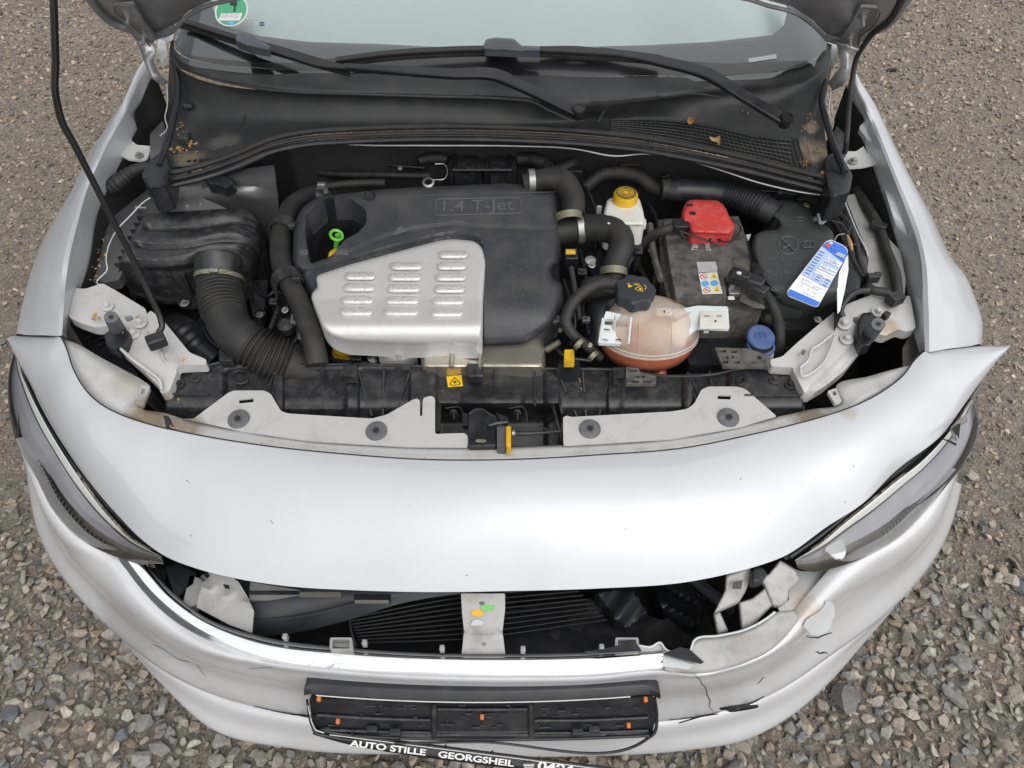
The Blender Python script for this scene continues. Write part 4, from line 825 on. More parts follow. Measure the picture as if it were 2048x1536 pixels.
strip_text('AUTO STILLE', 699, 851); strip_text('GEORGSHEIL', 876, 1027); strip_text('0494', 1074, 1146)
for i in range(6): c = pt(stp(.12 + i*.14, 0)); obox('pin', c + np.array([0, .0, .003]), (.004, .003, .006), foam, st_, bevel=0)
a = pt(stp(.635, 14)); b__ = pt(stp(.665, 14)); obox('telephone_symbol', (a+b__)/2 + np.array([0, -.004, 0]), (.015, .0015, .006), wht, st_, ax=(0, -.8, .6), bevel=0); obox('telephone_symbol', (a+b__)/2 + np.array([0, -.002, .005]), (.017, .0015, .003), wht, st_, ax=(0, -.8, .6), bevel=0)
# ================================================================ THE CAR: ENGINE BAY
# dark shell of the bay: floor, inner arches, bulkhead
def wall(name, path, z1, m, n=40):
    a = crv(pts(path), n); b_ = a.copy(); b_[:, 2] = z1; return link(name, np.array([a, b_]).reshape(-1, 3), grid_faces(2, n), m, car)
link('bay_light_block', [(-.42, .52, .30), (.42, .52, .30), (.66, .80, .30), (.74, 1.62, .30), (-.74, 1.62, .30), (-.66, .80, .30)], [(0, 1, 2, 3, 4, 5)], void, car)  # dark sheet added to keep light from below out of the bay
# the wheels under the wings
for sx in (-1, 1):
    wh = empty('front_wheel', (sx*.74, 1.28, .31)); wh.parent = car; wh.location = np.array([sx*.74, 1.28, .31]) - ORG['car']
    lathe('tyre', (sx*.74-.1, 1.28, .31), (1, 0, 0), [(.20, .0), (.29, .0), (.31, .03), (.31, .17), (.29, .2), (.20, .2)], rubber, wh, 40)
    lathe('rim', (sx*.74-.09, 1.28, .31), (1, 0, 0), [(.05, .03), (.19, .0), (.20, .02), (.20, .16), (.19, .18), (.05, .15)], alu, wh, 30)
inkg_d = mat('dust_line', (.20, .185, .16), .8, mix=((.05, .05, .05), 90, .4, .6))
# left strut tower and inner wing
loft('strut_tower', [[(322, 372, .84), (345, 352, .845), (430, 352, .845), (500, 360, .845), (552, 362, .845)], [(322, 392, .80), (345, 380, .815), (430, 372, .83), (500, 384, .825), (556, 392, .80)],
     [(322, 420, .76), (345, 410, .78), (430, 402, .79), (500, 408, .78), (558, 430, .74)], [(322, 462, .68), (345, 460, .70), (430, 460, .70), (500, 470, .68), (560, 500, .62)]], tower_m, car, 60, 6)
panel('tower_plate', rnd([(333, 428), (376, 388), (398, 392), (460, 420), (450, 440), (340, 440)], 3), .80, tower_m, car, skirt=.003)
disc(372, 407, .804, 5, 3.5, tower_m, car, 'rivet', th=.003); disc(399, 404, .804, 5, 3.5, tower_m, car, 'rivet', th=.003)
panel('inner_wing_panel', rnd([(301, 374), (318, 366), (324, 380), (322, 440), (286, 470), (262, 500), (238, 560), (208, 566), (190, 558), (176, 568), (170, 552), (186, 500), (230, 430)], 5), zl((366, .80), (566, .745)), steel_dark, car, skirt=.02)
tube('panel_edge', [(319, 372, .83), (308, 390, .82), (290, 402, .815), (262, 430, .80), (238, 455, .79), (218, 490, .785), (212, 520, .78), (214, 540, .775), (194, 566, .76), (206, 572, .757)], 1.2, white_tab, car, seg=5, n=50)
tube('stud', [(272, 415, .80), (294, 416, .80)], 2.6, zinc, car, seg=8); disc(272, 415, .80, 4, 6, zinc, car, 'washer', th=.002)
panel('bulkhead_side', rnd([(400, 370), (470, 340), (548, 330), (552, 366), (500, 364), (430, 358)], 3), .85, steel_dark, car, skirt=.01)
# air filter box
rows = [[(290, 428, .800), (341, 424, .803), (395, 421, .807), (440, 418, .808), (481, 418, .800), (507, 424, .785), (522, 440, .765)],
        [(276, 454, .795), (330, 452, .800), (390, 450, .804), (440, 445, .804), (486, 446, .795), (512, 456, .780), (528, 470, .755)],
        [(262, 478, .790), (320, 480, .796), (385, 478, .800), (440, 470, .798), (488, 474, .788), (512, 484, .770), (526, 500, .74)],
        [(250, 502, .785), (310, 507, .790), (375, 502, .793), (430, 494, .788), (478, 500, .776), (504, 512, .755), (520, 530, .72)],
        [(240, 522, .775), (300, 530, .780), (360, 528, .780), (420, 518, .770), (470, 524, .755), (500, 538, .735), (518, 552, .70)],
        [(236, 532, .760), (296, 542, .763), (352, 542, .760), (412, 536, .748), (466, 542, .735), (498, 554, .715), (516, 566, .68)]]
def groove(R):
    n0, n1_ = R.shape[:2]; s = np.linspace(0, 1, n0)[:, None]; x = np.linspace(0, 1, n1_)[None]; 
    prof = lambda c, w: np.exp(-((s-c-.02*np.sin(x*7))/w)**2)
    fade = np.clip((x-.02)/.04, 0, 1)
    R[:, :, 2] -= .012*fade*(prof(.17, .05)+prof(.45, .05)+prof(.73, .045)*np.clip((.5-x)/.06, 0, 1))
    R[:, :, 2] -= .006*np.clip((x-.62)/.1, 0, 1)*(prof(.10, .02)+prof(.27, .02)+prof(.36, .02)+prof(.56, .02)+prof(.64, .02))
    return R
abx, Rab = loft('air_filter_box', rows, black, car, 150, 14, ang=60, fn=groove)
BVA = bvh_of(Rab)
for ln in ([(277, 452), (310, 455), (344, 455), (410, 449), (482, 442)], [(267, 481), (300, 486), (342, 486), (400, 480), (468, 472)], [(262, 514), (290, 519), (330, 520), (375, 517)]): tube('dusty_edge', [Wp(q_) for q_ in onto(BVA, .001)([a_[0] for a_ in ln], [a_[1] for a_ in ln])], .7, inkg_d, abx, seg=5, n=40)
fr = np.array([Rab[-1], Rab[-1]+np.array([0, -.004, -.03]), Rab[-1]+np.array([0, .004, -.085])]); link('box_front', fr.reshape(-1, 3), grid_faces(3, fr.shape[1]), black, abx)
sd_ = np.array([Rab[:, 0], Rab[:, 0]+np.array([-.008, 0, -.03]), Rab[:, 0]+np.array([-.004, 0, -.09])]); link('box_side', sd_.reshape(-1, 3), grid_faces(3, sd_.shape[1]), black, abx)
sd_ = np.array([Rab[:, -1], Rab[:, -1]+np.array([.004, 0, -.06]), Rab[:, -1]+np.array([.0, 0, -.14])]); link('box_side', sd_.reshape(-1, 3), grid_faces(3, sd_.shape[1]), black, abx)
lst = [(244, 534), (273, 540), (305, 542), (334, 543), (372, 545), (494, 556)]
for u, v in lst: p0 = P(u, v, .752); obox('side_rib', p0 + np.array([0, -.008, -.035]), (.0022, .012, .075), black, abx, bevel=.0006)
for i in range(8):
    u = 288 - i*6.2; v = 430 + i*13.5; p0 = P(u, v, .793 - i*.004); obox('edge_rib', p0 + np.array([-.008, 0, -.012]), (.016, .0018, .02), black, abx, bevel=0)
panel('box_flange', rnd([(238, 570), (262, 585), (330, 602), (352, 600), (360, 612), (392, 612), (402, 600), (470, 610), (536, 572), (536, 560), (470, 560), (300, 560)], 5), .70, black, abx, skirt=.008)
panel('box_flange', rnd([(484, 568), (536, 566), (528, 620), (522, 640), (508, 642), (500, 600)], 4), .70, black, abx, skirt=.02)
bolt(370, 607, .706, 9, car, zinc); bolt(519, 630, .706, 8, car, zinc)
for u, v in ((370, 607), (519, 630)): lathe('lug', P(u, v, .700), (0, -.1, 1), [(.009, 0), (.012, .001), (.012, .004), (.009, .005)], black, car, 20)
# intake hose
tube('intake_hose', [(437, 528, .797), (437, 552, .79), (440, 580, .782), (447, 620, .770), (462, 655, .757), (492, 684, .745), (530, 706, .728), (575, 724, .708), (640, 745, .68)], [43, 43, 42, 42, 42, 42, 42, 42, 40], rubber, car, seg=28, n=420,
     ribs=[(.18, .36, 8, .075), (.60, .82, 9, .09)])
lathe('hose_collar', P(436, 536, .80), (.0, -.72, -.5), [(.030, -.022), (.0405, -.02), (.0405, .014), (.038, .018)], black, car, 32)
clp = lathe('hose_clamp', P(438, 556, .790), (.02, -.80, -.55), [(.0405, -.004), (.0425, -.004), (.0425, .004), (.0405, .004)], zincy, car, 36)
obox('clamp_screw', P(428, 541, .826), (.016, .008, .007), zinc, clp, ax=(0, -.3, 1)); obox('clamp_tail', P(452, 545, .822), (.02, .006, .003), zincy, clp, ax=(0, -.3, 1))
tube('lower_duct', [(345, 660, .62), (372, 672, .62), (402, 700, .61), (440, 730, .60)], [34, 38, 36, 32], blackc, car, seg=20, n=60, ribs=[(.3, .7, 3, .05)])
tube('lower_duct', [(372, 640, .58), (330, 690, .56)], 40, void, car, seg=16)
# ribbed black plastic in front of the left brace
panel('lamp_carrier', [(160, 668), (186, 655), (236, 690), (260, 730), (320, 800), (300, 800), (200, 720)], .66, blackc, car, skirt=.03)
for i in range(5):
    tube('carrier_rib', [(172+i*11, 676+i*8, .69), (190+i*11, 668+i*8, .70), (214+i*8, 662+i*10, .70)], 1.6, black, car, seg=6)
# braces from the wings to the crossmember
zb = zl((570, .765), (640, .755), (790, .722))
def relL(u, v):
    r = -.012*np.clip(((u-250)*.62 - (v-640) + 14)/12, 0, 1)*0
    e = ((u-262)*(-.62)+(v-650)*.78)      # distance across the brace
    return .004*np.exp(-((e-4)/9)**2)*np.clip((v-655)/20, 0, 1)
bl_ = panel('corner_brace', rnd([(147, 575), (170, 578), (205, 566), (240, 586), (292, 618), (293, 630), (301, 620), (328, 643), (352, 672), (379, 705), (413, 719), (412, 729), (354, 731), (353, 746), (338, 784), (322, 788), (317, 771), (280, 735), (240, 699), (236, 686), (250, 656), (216, 652), (190, 655), (160, 645), (137, 634)], 6), zb, inner, car, skirt=.018, relief=relL, step=9, holes=[smooth([(250, 634), (262, 631), (267, 638), (255, 643)], 14)])
tube('brace_bead', [(345, 735, .733), (325, 715, .742), (322, 705, .745), (296, 672, .754), (290, 662, .757)], [2, 3.5, 3.5, 3.5, 2], inner, car, seg=8, n=40)
tube('brace_bead', [(238, 694, .757), (262, 716, .748), (300, 744, .738), (320, 762, .733), (324, 780, .727)], [3, 4, 4, 4, 3], inner, car, seg=8, n=40)
br_ = panel('corner_brace', rnd([(1673, 620), (1700, 606), (1741, 590), (1790, 600), (1820, 590), (1832, 657), (1812, 664), (1798, 658), (1770, 672), (1748, 664), (1718, 704), (1690, 740), (1649, 773), (1616, 792), (1608, 784), (1587, 742), (1586, 735), (1543, 733), (1538, 720), (1565, 713), (1587, 692), (1630, 655)], 6), zb, inner, car, skirt=.018, step=9,
      relief=lambda u, v: -.010*np.clip((((u-1655)*.72+(v-705)*.70)-22)/10, 0, 1)*np.clip((v-660)/30, 0, 1), holes=[smooth([(1706, 636), (1716, 634), (1716, 646), (1708, 646)], 14)])
tube('brace_bead', [(1600, 735, .742), (1618, 718, .748), (1622, 700, .752), (1640, 688, .755), (1668, 668, .758), (1660, 700, .752), (1628, 742, .742), (1604, 752, .738), (1600, 735, .742)], 3, inner, car, seg=8, n=70)
disc(1607, 703, .752, 4.5, 4.5, zincy, car, 'rivet', th=.003)
for u, v, r in ((216, 614, 11), (281, 647, 12.5), (268, 668, 12.5), (1755, 625, 12), (1688, 649, 13.5), (1693, 679, 13)): bolt(u, v, float(zb(0, v))+.003, r, car, inner, (.05 if u < 1000 else -.05, -.2, 1))
for s, (u, v), (u2, v2) in ((-1, (222, 634), (240, 668)), (1, (1757, 648), (1732, 676))):
    sb = tube('bonnet_stop', [(u2, v2, .742), ((u+u2)/2, (v+v2)/2, .775), (u, v, .805)], [15, 14, 13], grey_screw, car, seg=20, n=10)
    c = P(u, v, .8055); lathe('stop_tip', c, (np.array(c)-P(u2, v2, .742)), [(.0035, 0), (.0036, .0008), (.002, .0004)], void, sb, 12)
panel('stop_foot', rnd([(208, 668), (240, 648), (262, 668), (250, 690), (232, 700), (212, 690)], 4), .762, blackc, car, skirt=.02, edge=(4, .004), step=7)
panel('stop_foot', rnd([(1716, 640), (1724, 626), (1744, 624), (1756, 640), (1742, 690), (1724, 694), (1712, 665)], 4), .766, blackc, car, skirt=.02, edge=(4, .004), step=7)
# --- engine cover
zc = lambda u, v: .855 - (v-370)*.00024 - .018*np.clip((u-1060)/70, 0, 1)**2 - .03*np.clip((v-600)/90, 0, 1)**2*(u > 930)
cov_out = rnd([(612, 408), (640, 393), (772, 378), (1000, 367), (1058, 369), (1068, 378), (1116, 379), (1119, 440), (1122, 528), (1106, 532), (1100, 546), (1108, 560), (1124, 566), (1128, 600), (1118, 628), (1102, 652), (1060, 682), (1042, 690), (962, 691), (900, 680), (700, 640), (622, 596), (597, 548), (582, 526), (585, 500), (588, 450), (598, 425)], 12)
hole = rnd([(636, 408), (652, 396), (700, 396), (732, 418), (734, 445), (716, 466), (690, 478), (664, 512), (620, 528), (610, 470), (612, 430)], 8)
def relC(u, v):
    r = np.zeros(len(u))
    # raised shoulder: everything in front of the crease from the hole to the right edge stands lower, shield recess lower again
    sh = np.interp(u, [690, 800, 905, 950, 1116], [500, 455, 441, 446, 452]); r -= .006*np.clip((v-sh)/9, 0, 1)
    pass
    bx = (u > 869) & (u < 1044) & (v > 396) & (v < 430); bi = (u > 873) & (u < 1040) & (v > 400) & (v < 426); pass
    d = np.hypot(u-738, (v-391)*1.3); r -= .012*np.clip((13-d)/2, 0, 1)
    lip = np.interp(u, [620, 700, 830, 910, 950, 975, 985], [536, 512, 478, 462, 468, 495, 520]); r -= .008*np.clip((v-lip)/11, 0, 1)*np.clip((968-u)/8, 0, 1)*(u < 985)
    return r
cr1 = [(u_, float(np.interp(u_, [690, 800, 905, 950, 1116], [500, 455, 441, 446, 452]))) for u_ in (700, 740, 780, 820, 860, 905, 950, 1000, 1060, 1112)]
cr2 = [(620, 536), (700, 512), (830, 478), (910, 462), (948, 468)]
cov = panel('engine_cover', cov_out, zc, cover_m, car, holes=[hole], skirt=.05, edge=(16, .022), step=5.5, relief=relC, ang=28, creases=[(cr1, 9, 70), (cr2, 11, 60)])
hv = crv([(u, v, float(zc(u, v))-.004) for u, v in hole[::2]], 60, closed=True); hw = P(hv[:, 0], hv[:, 1], hv[:, 2]); cc = hw.mean(0); hb = cc + (hw-cc)*.88 - np.array([0, -.01, .07])
link('oil_filler_recess', np.array([hw, hb]).reshape(-1, 3), grid_faces(2, 60, closed=True), blackc, cov, 60)
tube('badge_frame', [(u_, v_, float(zc(u_, v_))+.0002) for u_, v_ in resamp(rnd([(872, 398), (1041, 395), (1043, 426), (870, 431)], 7), 6)+[(873, 404)]], 1.1, emboss_m, cov, seg=6, n=120)
tube('badge_frame', [(u_, v_, float(zc(u_, v_))+.0002) for u_, v_ in resamp([(1112, 384), (900, 389), (803, 394), (795, 400), (790, 436), (794, 441), (900, 443), (1112, 446)], 8)[:-34]], 1.0, cover_m, cov, seg=6, n=160)
tx = [(884, 425), (914, 425), (930, 425), (955, 425), (966, 425), (1028, 422)]
text('1.4 T-Jet', (886, 423, float(zc(886, 423))), (1028, 420, float(zc(1028, 420))), emboss_m, cov, 'embossed_lettering', hf=1.0, nrm=(0, -.19, 1), ext=.003, lift=.0012, font_bold=.006)
# dipstick, filler
tube('dipstick', [(672, 500, .80), (675, 470, .842)], 5, dipgreen, cov, seg=10)
ringp = [Wp(P(674, 476, .845) + np.array([.0105*math.cos(t), .0, .0105*math.sin(t)]) + np.array([0, 0, .006])) for t in np.linspace(0, 2*math.pi, 18)]
tube('dipstick_ring', ringp, 3.2, dipgreen, cov, seg=8, n=40)
lathe('oil_cap', P(674, 512, .80), (0, -.1, 1), [(.016, -.02), (.017, .0), (.014, .006), (.003, .008)], yellow, cov, 20)
# silver shield plate with its louvres
pl_out = rnd([(630, 552), (700, 529), (830, 494), (880, 481), (905, 478), (948, 482), (964, 494), (971, 524), (966, 600), (963, 684), (955, 692), (800, 690), (690, 684), (660, 672), (645, 655), (634, 625), (622, 596), (624, 586), (636, 574)], 10)
zp_ = lambda u, v: zc(np.minimum(u, 900), np.minimum(v, 600)) + .002 - .035*np.clip((v-640)/50, 0, 1)**2
plate = panel('shield_plate', pl_out, zp_, alu, cov, skirt=.03, edge=(9, .006), step=6, ang=50)
me_l = None
def louvre(u0, u1, v):
    n, k = 14, 9; V = []; a = np.linspace(0, 1, n); Lr_ = (u1-u0)/2; uc = (u0+u1)/2
    for i in range(k):
        s = i/(k-1)
        for j in range(n):
            x = -1 + 2*a[j]; w_ = 9.0*max(0.05, (1-abs(x)**8))**.5; vv = v - w_ + 2*w_*s
            h = .0052*(math.sin(math.pi*s)**.7)*(1-abs(x)**10)
            V.append(P(uc + Lr_*x, vv, float(zp_(uc, v)) + .0006 + h))
    return link('louvre', V, grid_faces(k, n), alu_l, cov, 60)
for c0, rws in (((688, 752), (551, 574, 599, 623)), ((776, 844), (531, 553, 576, 600, 623)), ((870, 933), (508, 531, 553, 577, 601, 625))):
    for v in rws:
        dx = -(v-551)*.14; louvre(c0[0]+dx, c0[1]+dx*.6, v)
# engine parts seen round the cover
panel('exhaust_heat_shield', rnd([(842, 686), (1040, 686), (1068, 668), (1082, 676), (1090, 692), (1091, 740), (842, 740)], 8), lambda u, v: .735 - .00012*(v-690) + .004*np.sin((u-842)/250*math.pi*3), shield_m, car, skirt=.05, edge=(12, .015), step=7)
tube('shield_bead', [(905, 690, .742), (903, 735, .738)], 5, shield_m, car, seg=8); tube('shield_bead', [(962, 690, .742), (960, 735, .738)], 4, shield_m, car, seg=8)
lathe('oil_filter_cap', P(690, 700, .70), (0, -.2, 1), [(.022, -.02), (.024, -.004), (.020, .0), (.019, .012), (.012, .014)], yellow, car, 24)
tube('turbo_housing', [(770, 720, .69), (800, 712, .70), (828, 705, .70)], [26, 30, 26], alu, car, seg=16); bolt(798, 714, .735, 7, car, zinc)
tube('engine_pipe', [(826, 700, .70), (832, 735, .66)], 12, blackc, car, seg=12)
lathe('worm_clamp', P(746, 722, .68), (.9, .2, .1), [(.020, -.006), (.0215, -.006), (.0215, .006), (.020, .006)], zinc, car, 24)
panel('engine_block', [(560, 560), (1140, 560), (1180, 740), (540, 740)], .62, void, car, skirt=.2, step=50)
panel('gearbox_housing', smooth([(560, 560), (600, 560), (640, 700), (600, 720), (545, 660)], 24), .66, blackc, car, skirt=.05, edge=(10, .01), step=9)
for i in range(6): tube('housing_rib', [(540+i*9, 600+i*3, .668), (560+i*9, 650+i*5, .668)], 1.6, black, car, seg=6)
lathe('sensor_cap', P(571, 648, .69), (0, -.2, 1), [(.014, -.02), (.016, 0), (.008, .006)], grey_screw, car, 20)
panel('air_duct_end', smooth([(540, 690), (575, 690), (612, 712), (640, 735), (560, 760), (510, 735)], 24), .70, rubber, car, skirt=.04, edge=(14, .012), step=9)
# left coolant hose with clips
ch = tube('coolant_hose', [(648, 384, .79), (615, 392, .80), (588, 408, .808), (570, 440, .81), (560, 490, .808), (566, 540, .80), (592, 590, .79), (612, 640, .775), (628, 690, .76), (634, 730, .74)], [16, 17, 18, 19, 20, 20, 20, 21, 22, 23], rubber, car, seg=22, n=120)
for c, ax, r in (((566, 455, .81), (-.05, -.9, -.1), .0235), ((575, 560, .795), (.4, -.8, -.3), .0245), ((638, 392, .79), (-.9, -.2, .1), .0200)):
    cl = lathe('hose_clip', P(*c), ax, [(r-.002, -.012), (r+.002, -.011), (r+.002, .011), (r-.002, .012)], black, ch, 28); obox('clip_lug', P(c[0]+18, c[1]-3, c[2]+.018), (.014, .012, .010), black, ch)
tube('hose_clamp', [(648, 368, .815), (652, 384, .82)], 5, zinc, car, seg=8)
tube('thin_pipe', [(645, 374, .80), (700, 368, .80), (770, 366, .80)], 8, rubber, car, seg=10)
obox('hose_bracket', P(643, 372, .83), (.016, .010, .012), zinc, car)
# right boost pipes
bp1 = tube('boost_hose', [(1050, 368, .85), (1090, 358, .86), (1126, 362, .86), (1144, 390, .845), (1146, 430, .825)], [19, 21, 23, 24, 23], rubber, car, seg=24, n=60)
lathe('hose_clamp', P(1063, 362, .855), (1, .1, .0), [(.0215, -.006), (.023, -.006), (.023, .006), (.0215, .006)], zinc, bp1, 32)
lathe('hose_clamp', P(1137, 436, .825), (.1, -.7, -.5), [(.024, -.007), (.0265, -.007), (.0265, .007), (.024, .007)], zincy, bp1, 32)
bp2 = tube('boost_hose', [(1105, 468, .79), (1160, 458, .80), (1205, 456, .81), (1234, 466, .812), (1243, 490, .805), (1234, 520, .79), (1226, 555, .765)], [25, 26, 27, 27, 26, 25, 23], rubber, car, seg=24, n=80)
lathe('hose_clamp', P(1159, 458, .80), (1, .12, .05), [(.0265, -.006), (.028, -.006), (.028, .006), (.0265, .006)], zinc, bp2, 32)
lathe('hose_clamp', P(1227, 546, .775), (-.05, -.75, -.5), [(.0235, -.007), (.0255, -.007), (.0255, .007), (.0235, .007)], zincy, bp2, 32)
tube('boost_pipe', [(1135, 445, .80), (1130, 480, .77)], 26, blackc, car, seg=20); tube('boost_pipe', [(1226, 560, .75), (1205, 620, .72), (1200, 700, .68)], [26, 34, 32], blackc, car, seg=22)
lathe('pipe_collar', P(1195, 575, .76), (.1, -.7, -.5), [(.028, -.015), (.034, -.01), (.034, .02), (.030, .024)], rubber, car, 28)
tube('vent_hose', [(1262, 588, .80), (1232, 568, .81), (1205, 566, .81), (1165, 585, .80), (1140, 615, .785), (1132, 645, .77), (1145, 668, .755), (1172, 690, .73), (1200, 716, .70)], [11, 11.5, 12, 12, 12, 12, 11, 10, 10], rubber, car, seg=14, n=80)
for u, v, z_ in ((1158, 688, .745), (1186, 712, .715)): lathe('hose_clamp', P(u, v, z_), (.7, -.6, -.4), [(.0095, -.004), (.0115, -.004), (.0115, .004), (.0095, .004)], zincy, car, 20)
tube('brass_nipple', [(1094, 700, .72), (1118, 684, .74)], [7, 6], zincy, car, seg=12)
cn = obox('sensor_plug', P(1142, 518, .80), (.022, .024, .034), blackc, car, ax=(0, -.3, 1)); obox('plug_lock', P(1141, 504, .823), (.018, .010, .006), yellow, cn)
tube('sensor_cable', [(1142, 535, .79), (1150, 580, .77), (1160, 640, .74)], 6, rubber, car, seg=8)
panel('thermostat_housing', smooth([(1168, 510), (1200, 490), (1250, 500), (1262, 530), (1240, 560), (1190, 560)], 24), .74, blackc, car, skirt=.05, edge=(8, .008), step=7); lathe('housing_lug', P(1181, 520, .752), (0, -.2, 1), [(.010, -.01), (.011, 0), (.006, .003)], alu, car, 20)
pw_ = panel('clip_tower', rnd([(1118, 722), (1158, 720), (1162, 745), (1112, 745)], 3), .725, blackc, car, skirt=.03); panel('yellow_clip', rnd([(1129, 699), (1148, 699), (1149, 726), (1128, 726)], 2), .748, yellow, pw_, skirt=.01, relief=lambda u, v: .004*np.sin((v-699)*.5))
# brake fluid reservoir
z0 = .835
rs = panel('brake_fluid_reservoir', rnd([(1222, 396), (1278, 394), (1286, 420), (1290, 444), (1286, 452), (1212, 452), (1206, 430), (1214, 400)], 8), .835, white_p, car, skirt=.055, edge=(7, .010), step=6)
panel('reservoir_rim', rnd([(1204, 436), (1292, 436), (1293, 452), (1204, 452)], 5), .812, white_p, rs, skirt=.008, edge=(3, .003), step=6)
c = P(1250, 400, .838); ax = (0, -.08, 1)
capy = lathe('reservoir_cap', c, ax, [(.022, -.006), (.0235, -.004), (.0235, .012), (.0215, .0165), (.012, .0175), (.001, .0175)], yellow, rs, 40, lobes=(20, .012))
lathe('reservoir_neck', c, ax, [(.020, -.018), (.0235, -.014), (.0235, -.006), (.018, -.005)], white_p, rs, 32)
for r_in in (.0065, .011, .0155, .019):
    lathe('cap_print_ring', c + np.array([0, -.0013, .0177]), ax, [(r_in, 0), (r_in+.0012, .0), (r_in+.0012, .0004), (r_in, .0004)], inkb, rs, 36)
for k in range(16):
    a_ = 2*math.pi*k/16; pc = c + np.array([.0165*math.cos(a_), -.0013+.0165*math.sin(a_), .0178]); obox('cap_print', pc, (.0030, .0016, .0004), inkb, rs, xdir=(math.cos(a_+.5), math.sin(a_+.5), 0), bevel=0)
tube('reservoir_outlet', [(1262, 455, .76), (1262, 500, .72)], 16, white_p, rs, seg=12)
obox('white_label', P(1198, 422, .80), (.010, .004, .024), white_tab, car)
obox('harness_bracket', P(1172, 440, .79), (.022, .012, .02), blackc, car)
# bulkhead harness
hb_ = panel('engine_control_plug', rnd([(897, 296), (1030, 296), (1034, 344), (896, 344)], 5), lambda u, v: .80 + .004*(np.abs(np.abs(u-965)-36) < 24) - .006*(np.abs(u-965) < 4) - .003*((np.abs(v-320) > 16)), black, car, skirt=.05, edge=(4, .005), step=4)
for x_ in (905, 912, 1016, 1022): tube('plug_rib', [(x_, 302, .806), (x_, 340, .806)], 1.5, blackc, car, seg=6)
for vv in (301, 340): tube('plug_latch', [(905, vv, .806), (1024, vv, .806)], 2.4, black, car, seg=6)
tube('wiring_conduit', [(1034, 318, .80), (1062, 318, .80), (1090, 328, .80), (1108, 342, .80), (1128, 336, .80), (1150, 324, .80)], [13, 14, 14, 12, 12, 11], rubber, car, seg=14, n=160, ribs=[(.15, .45, 8, .07), (.6, .9, 8, .07)])
obox('conduit_block', P(1150, 350, .79), (.03, .02, .03), blackc, car)
tube('bulkhead_harness', [(895, 318, .80), (862, 316, .80), (836, 322, .80)], [10, 12, 8], rubber, car, seg=10)
tube('bracket_wire', [(870, 328, .83), (887, 328, .83), (888, 358, .82), (865, 360, .82)], 1.2, zinc, car, seg=5, n=30)
for u, v, m_s in ((857, 297, zinc), (752, 308, zinc), (1066, 300, zinc), (1202, 320, zinc), (1468, 354, zinc), (652, 308, zinc)): bolt(u, v, .80, 7, car, m_s, (0, -1, .4))
lathe('blind_grommet', P(857, 366, .84), (0, -.4, 1), [(.008, 0), (.012, .002), (.008, .004)], zinc, car, 18)
tube('brake_hose', [(1170, 376, .78), (1200, 352, .80), (1238, 346, .80), (1275, 354, .80), (1310, 378, .79), (1345, 386, .79)], [12, 13, 14, 14, 14, 16], rubber, car, seg=14, n=90, ribs=[(.15, .4, 8, .04)])
for pth, r in (([(1180, 385, .70), (1260, 365, .70), (1350, 370, .70)], 20), ([(1210, 380, .72), (1300, 350, .72), (1420, 352, .74), (1520, 366, .75)], 9)): tube('bulkhead_pipe', pth, r, blackc, car, seg=10)
ad_ = tube('air_duct', [(1325, 380, .80), (1352, 382, .80), (1395, 384, .80), (1438, 388, .80), (1480, 398, .80), (1522, 414, .80), (1552, 432, .795)], [18, 24, 24, 25, 26, 27, 25], blackc, car, seg=26, n=360, ribs=[(.52, .88, 13, .07)])
lathe('duct_collar', P(1332, 380, .80), (1, 0, 0), [(.017, -.012), (.022, -.01), (.022, .01), (.018, .012)], rubber, ad_, 24)
# --- battery
bat = panel('battery', rnd([(1326, 438), (1476, 432), (1486, 456), (1496, 500), (1507, 556), (1449, 556), (1454, 596), (1352, 597), (1341, 540)], 3), .795, bat_m, car, skirt=.03, edge=(2, .002), step=12, relief=lambda u, v: -.0015*((v > 503) & (v < 524)))
panel('battery_case', rnd([(1316, 440), (1326, 438), (1352, 598), (1454, 598), (1508, 560), (1530, 606), (1524, 622), (1352, 622), (1340, 620), (1322, 540)], 3), .766, bat_m, bat, skirt=.12, step=14)
panel('battery_tray', rnd([(1360, 612), (1532, 606), (1534, 640), (1520, 690), (1450, 730), (1380, 730), (1350, 640)], 4), .70, blackc, car, skirt=.1, step=20)
tube('strap_rib', [(1322, 560, .778), (1306, 500, .778), (1300, 450, .778)], 7, bat_m, car, seg=6)
obox('battery_post', P(1463, 574, .79), (.010, .010, .022), zinc, bat)
obox('post_clamp', P(1468, 584, .785), (.022, .016, .010), zinc, bat, ax=(0, -.2, 1)); obox('clamp_nut', P(1462, 596, .786), (.012, .008, .004), wht, bat)
lb = panel('battery_label', [(1397, 547), (1434, 544), (1445, 587), (1405, 588)], .7962, white_p, bat, skirt=.0004, step=30)
panel('battery_barcode', [(1393, 524), (1431, 523), (1435, 543), (1397, 545)], .7961, inkg, bat, skirt=.0004, step=30)
def tri(u, v, s, z, m, par, name='warning_triangle', up=1): return panel(name, [(u, v-s*up), (u+s*1.05, v+s*.6*up), (u-s*1.05, v+s*.6*up)], z, m, par, skirt=.0003, step=30)
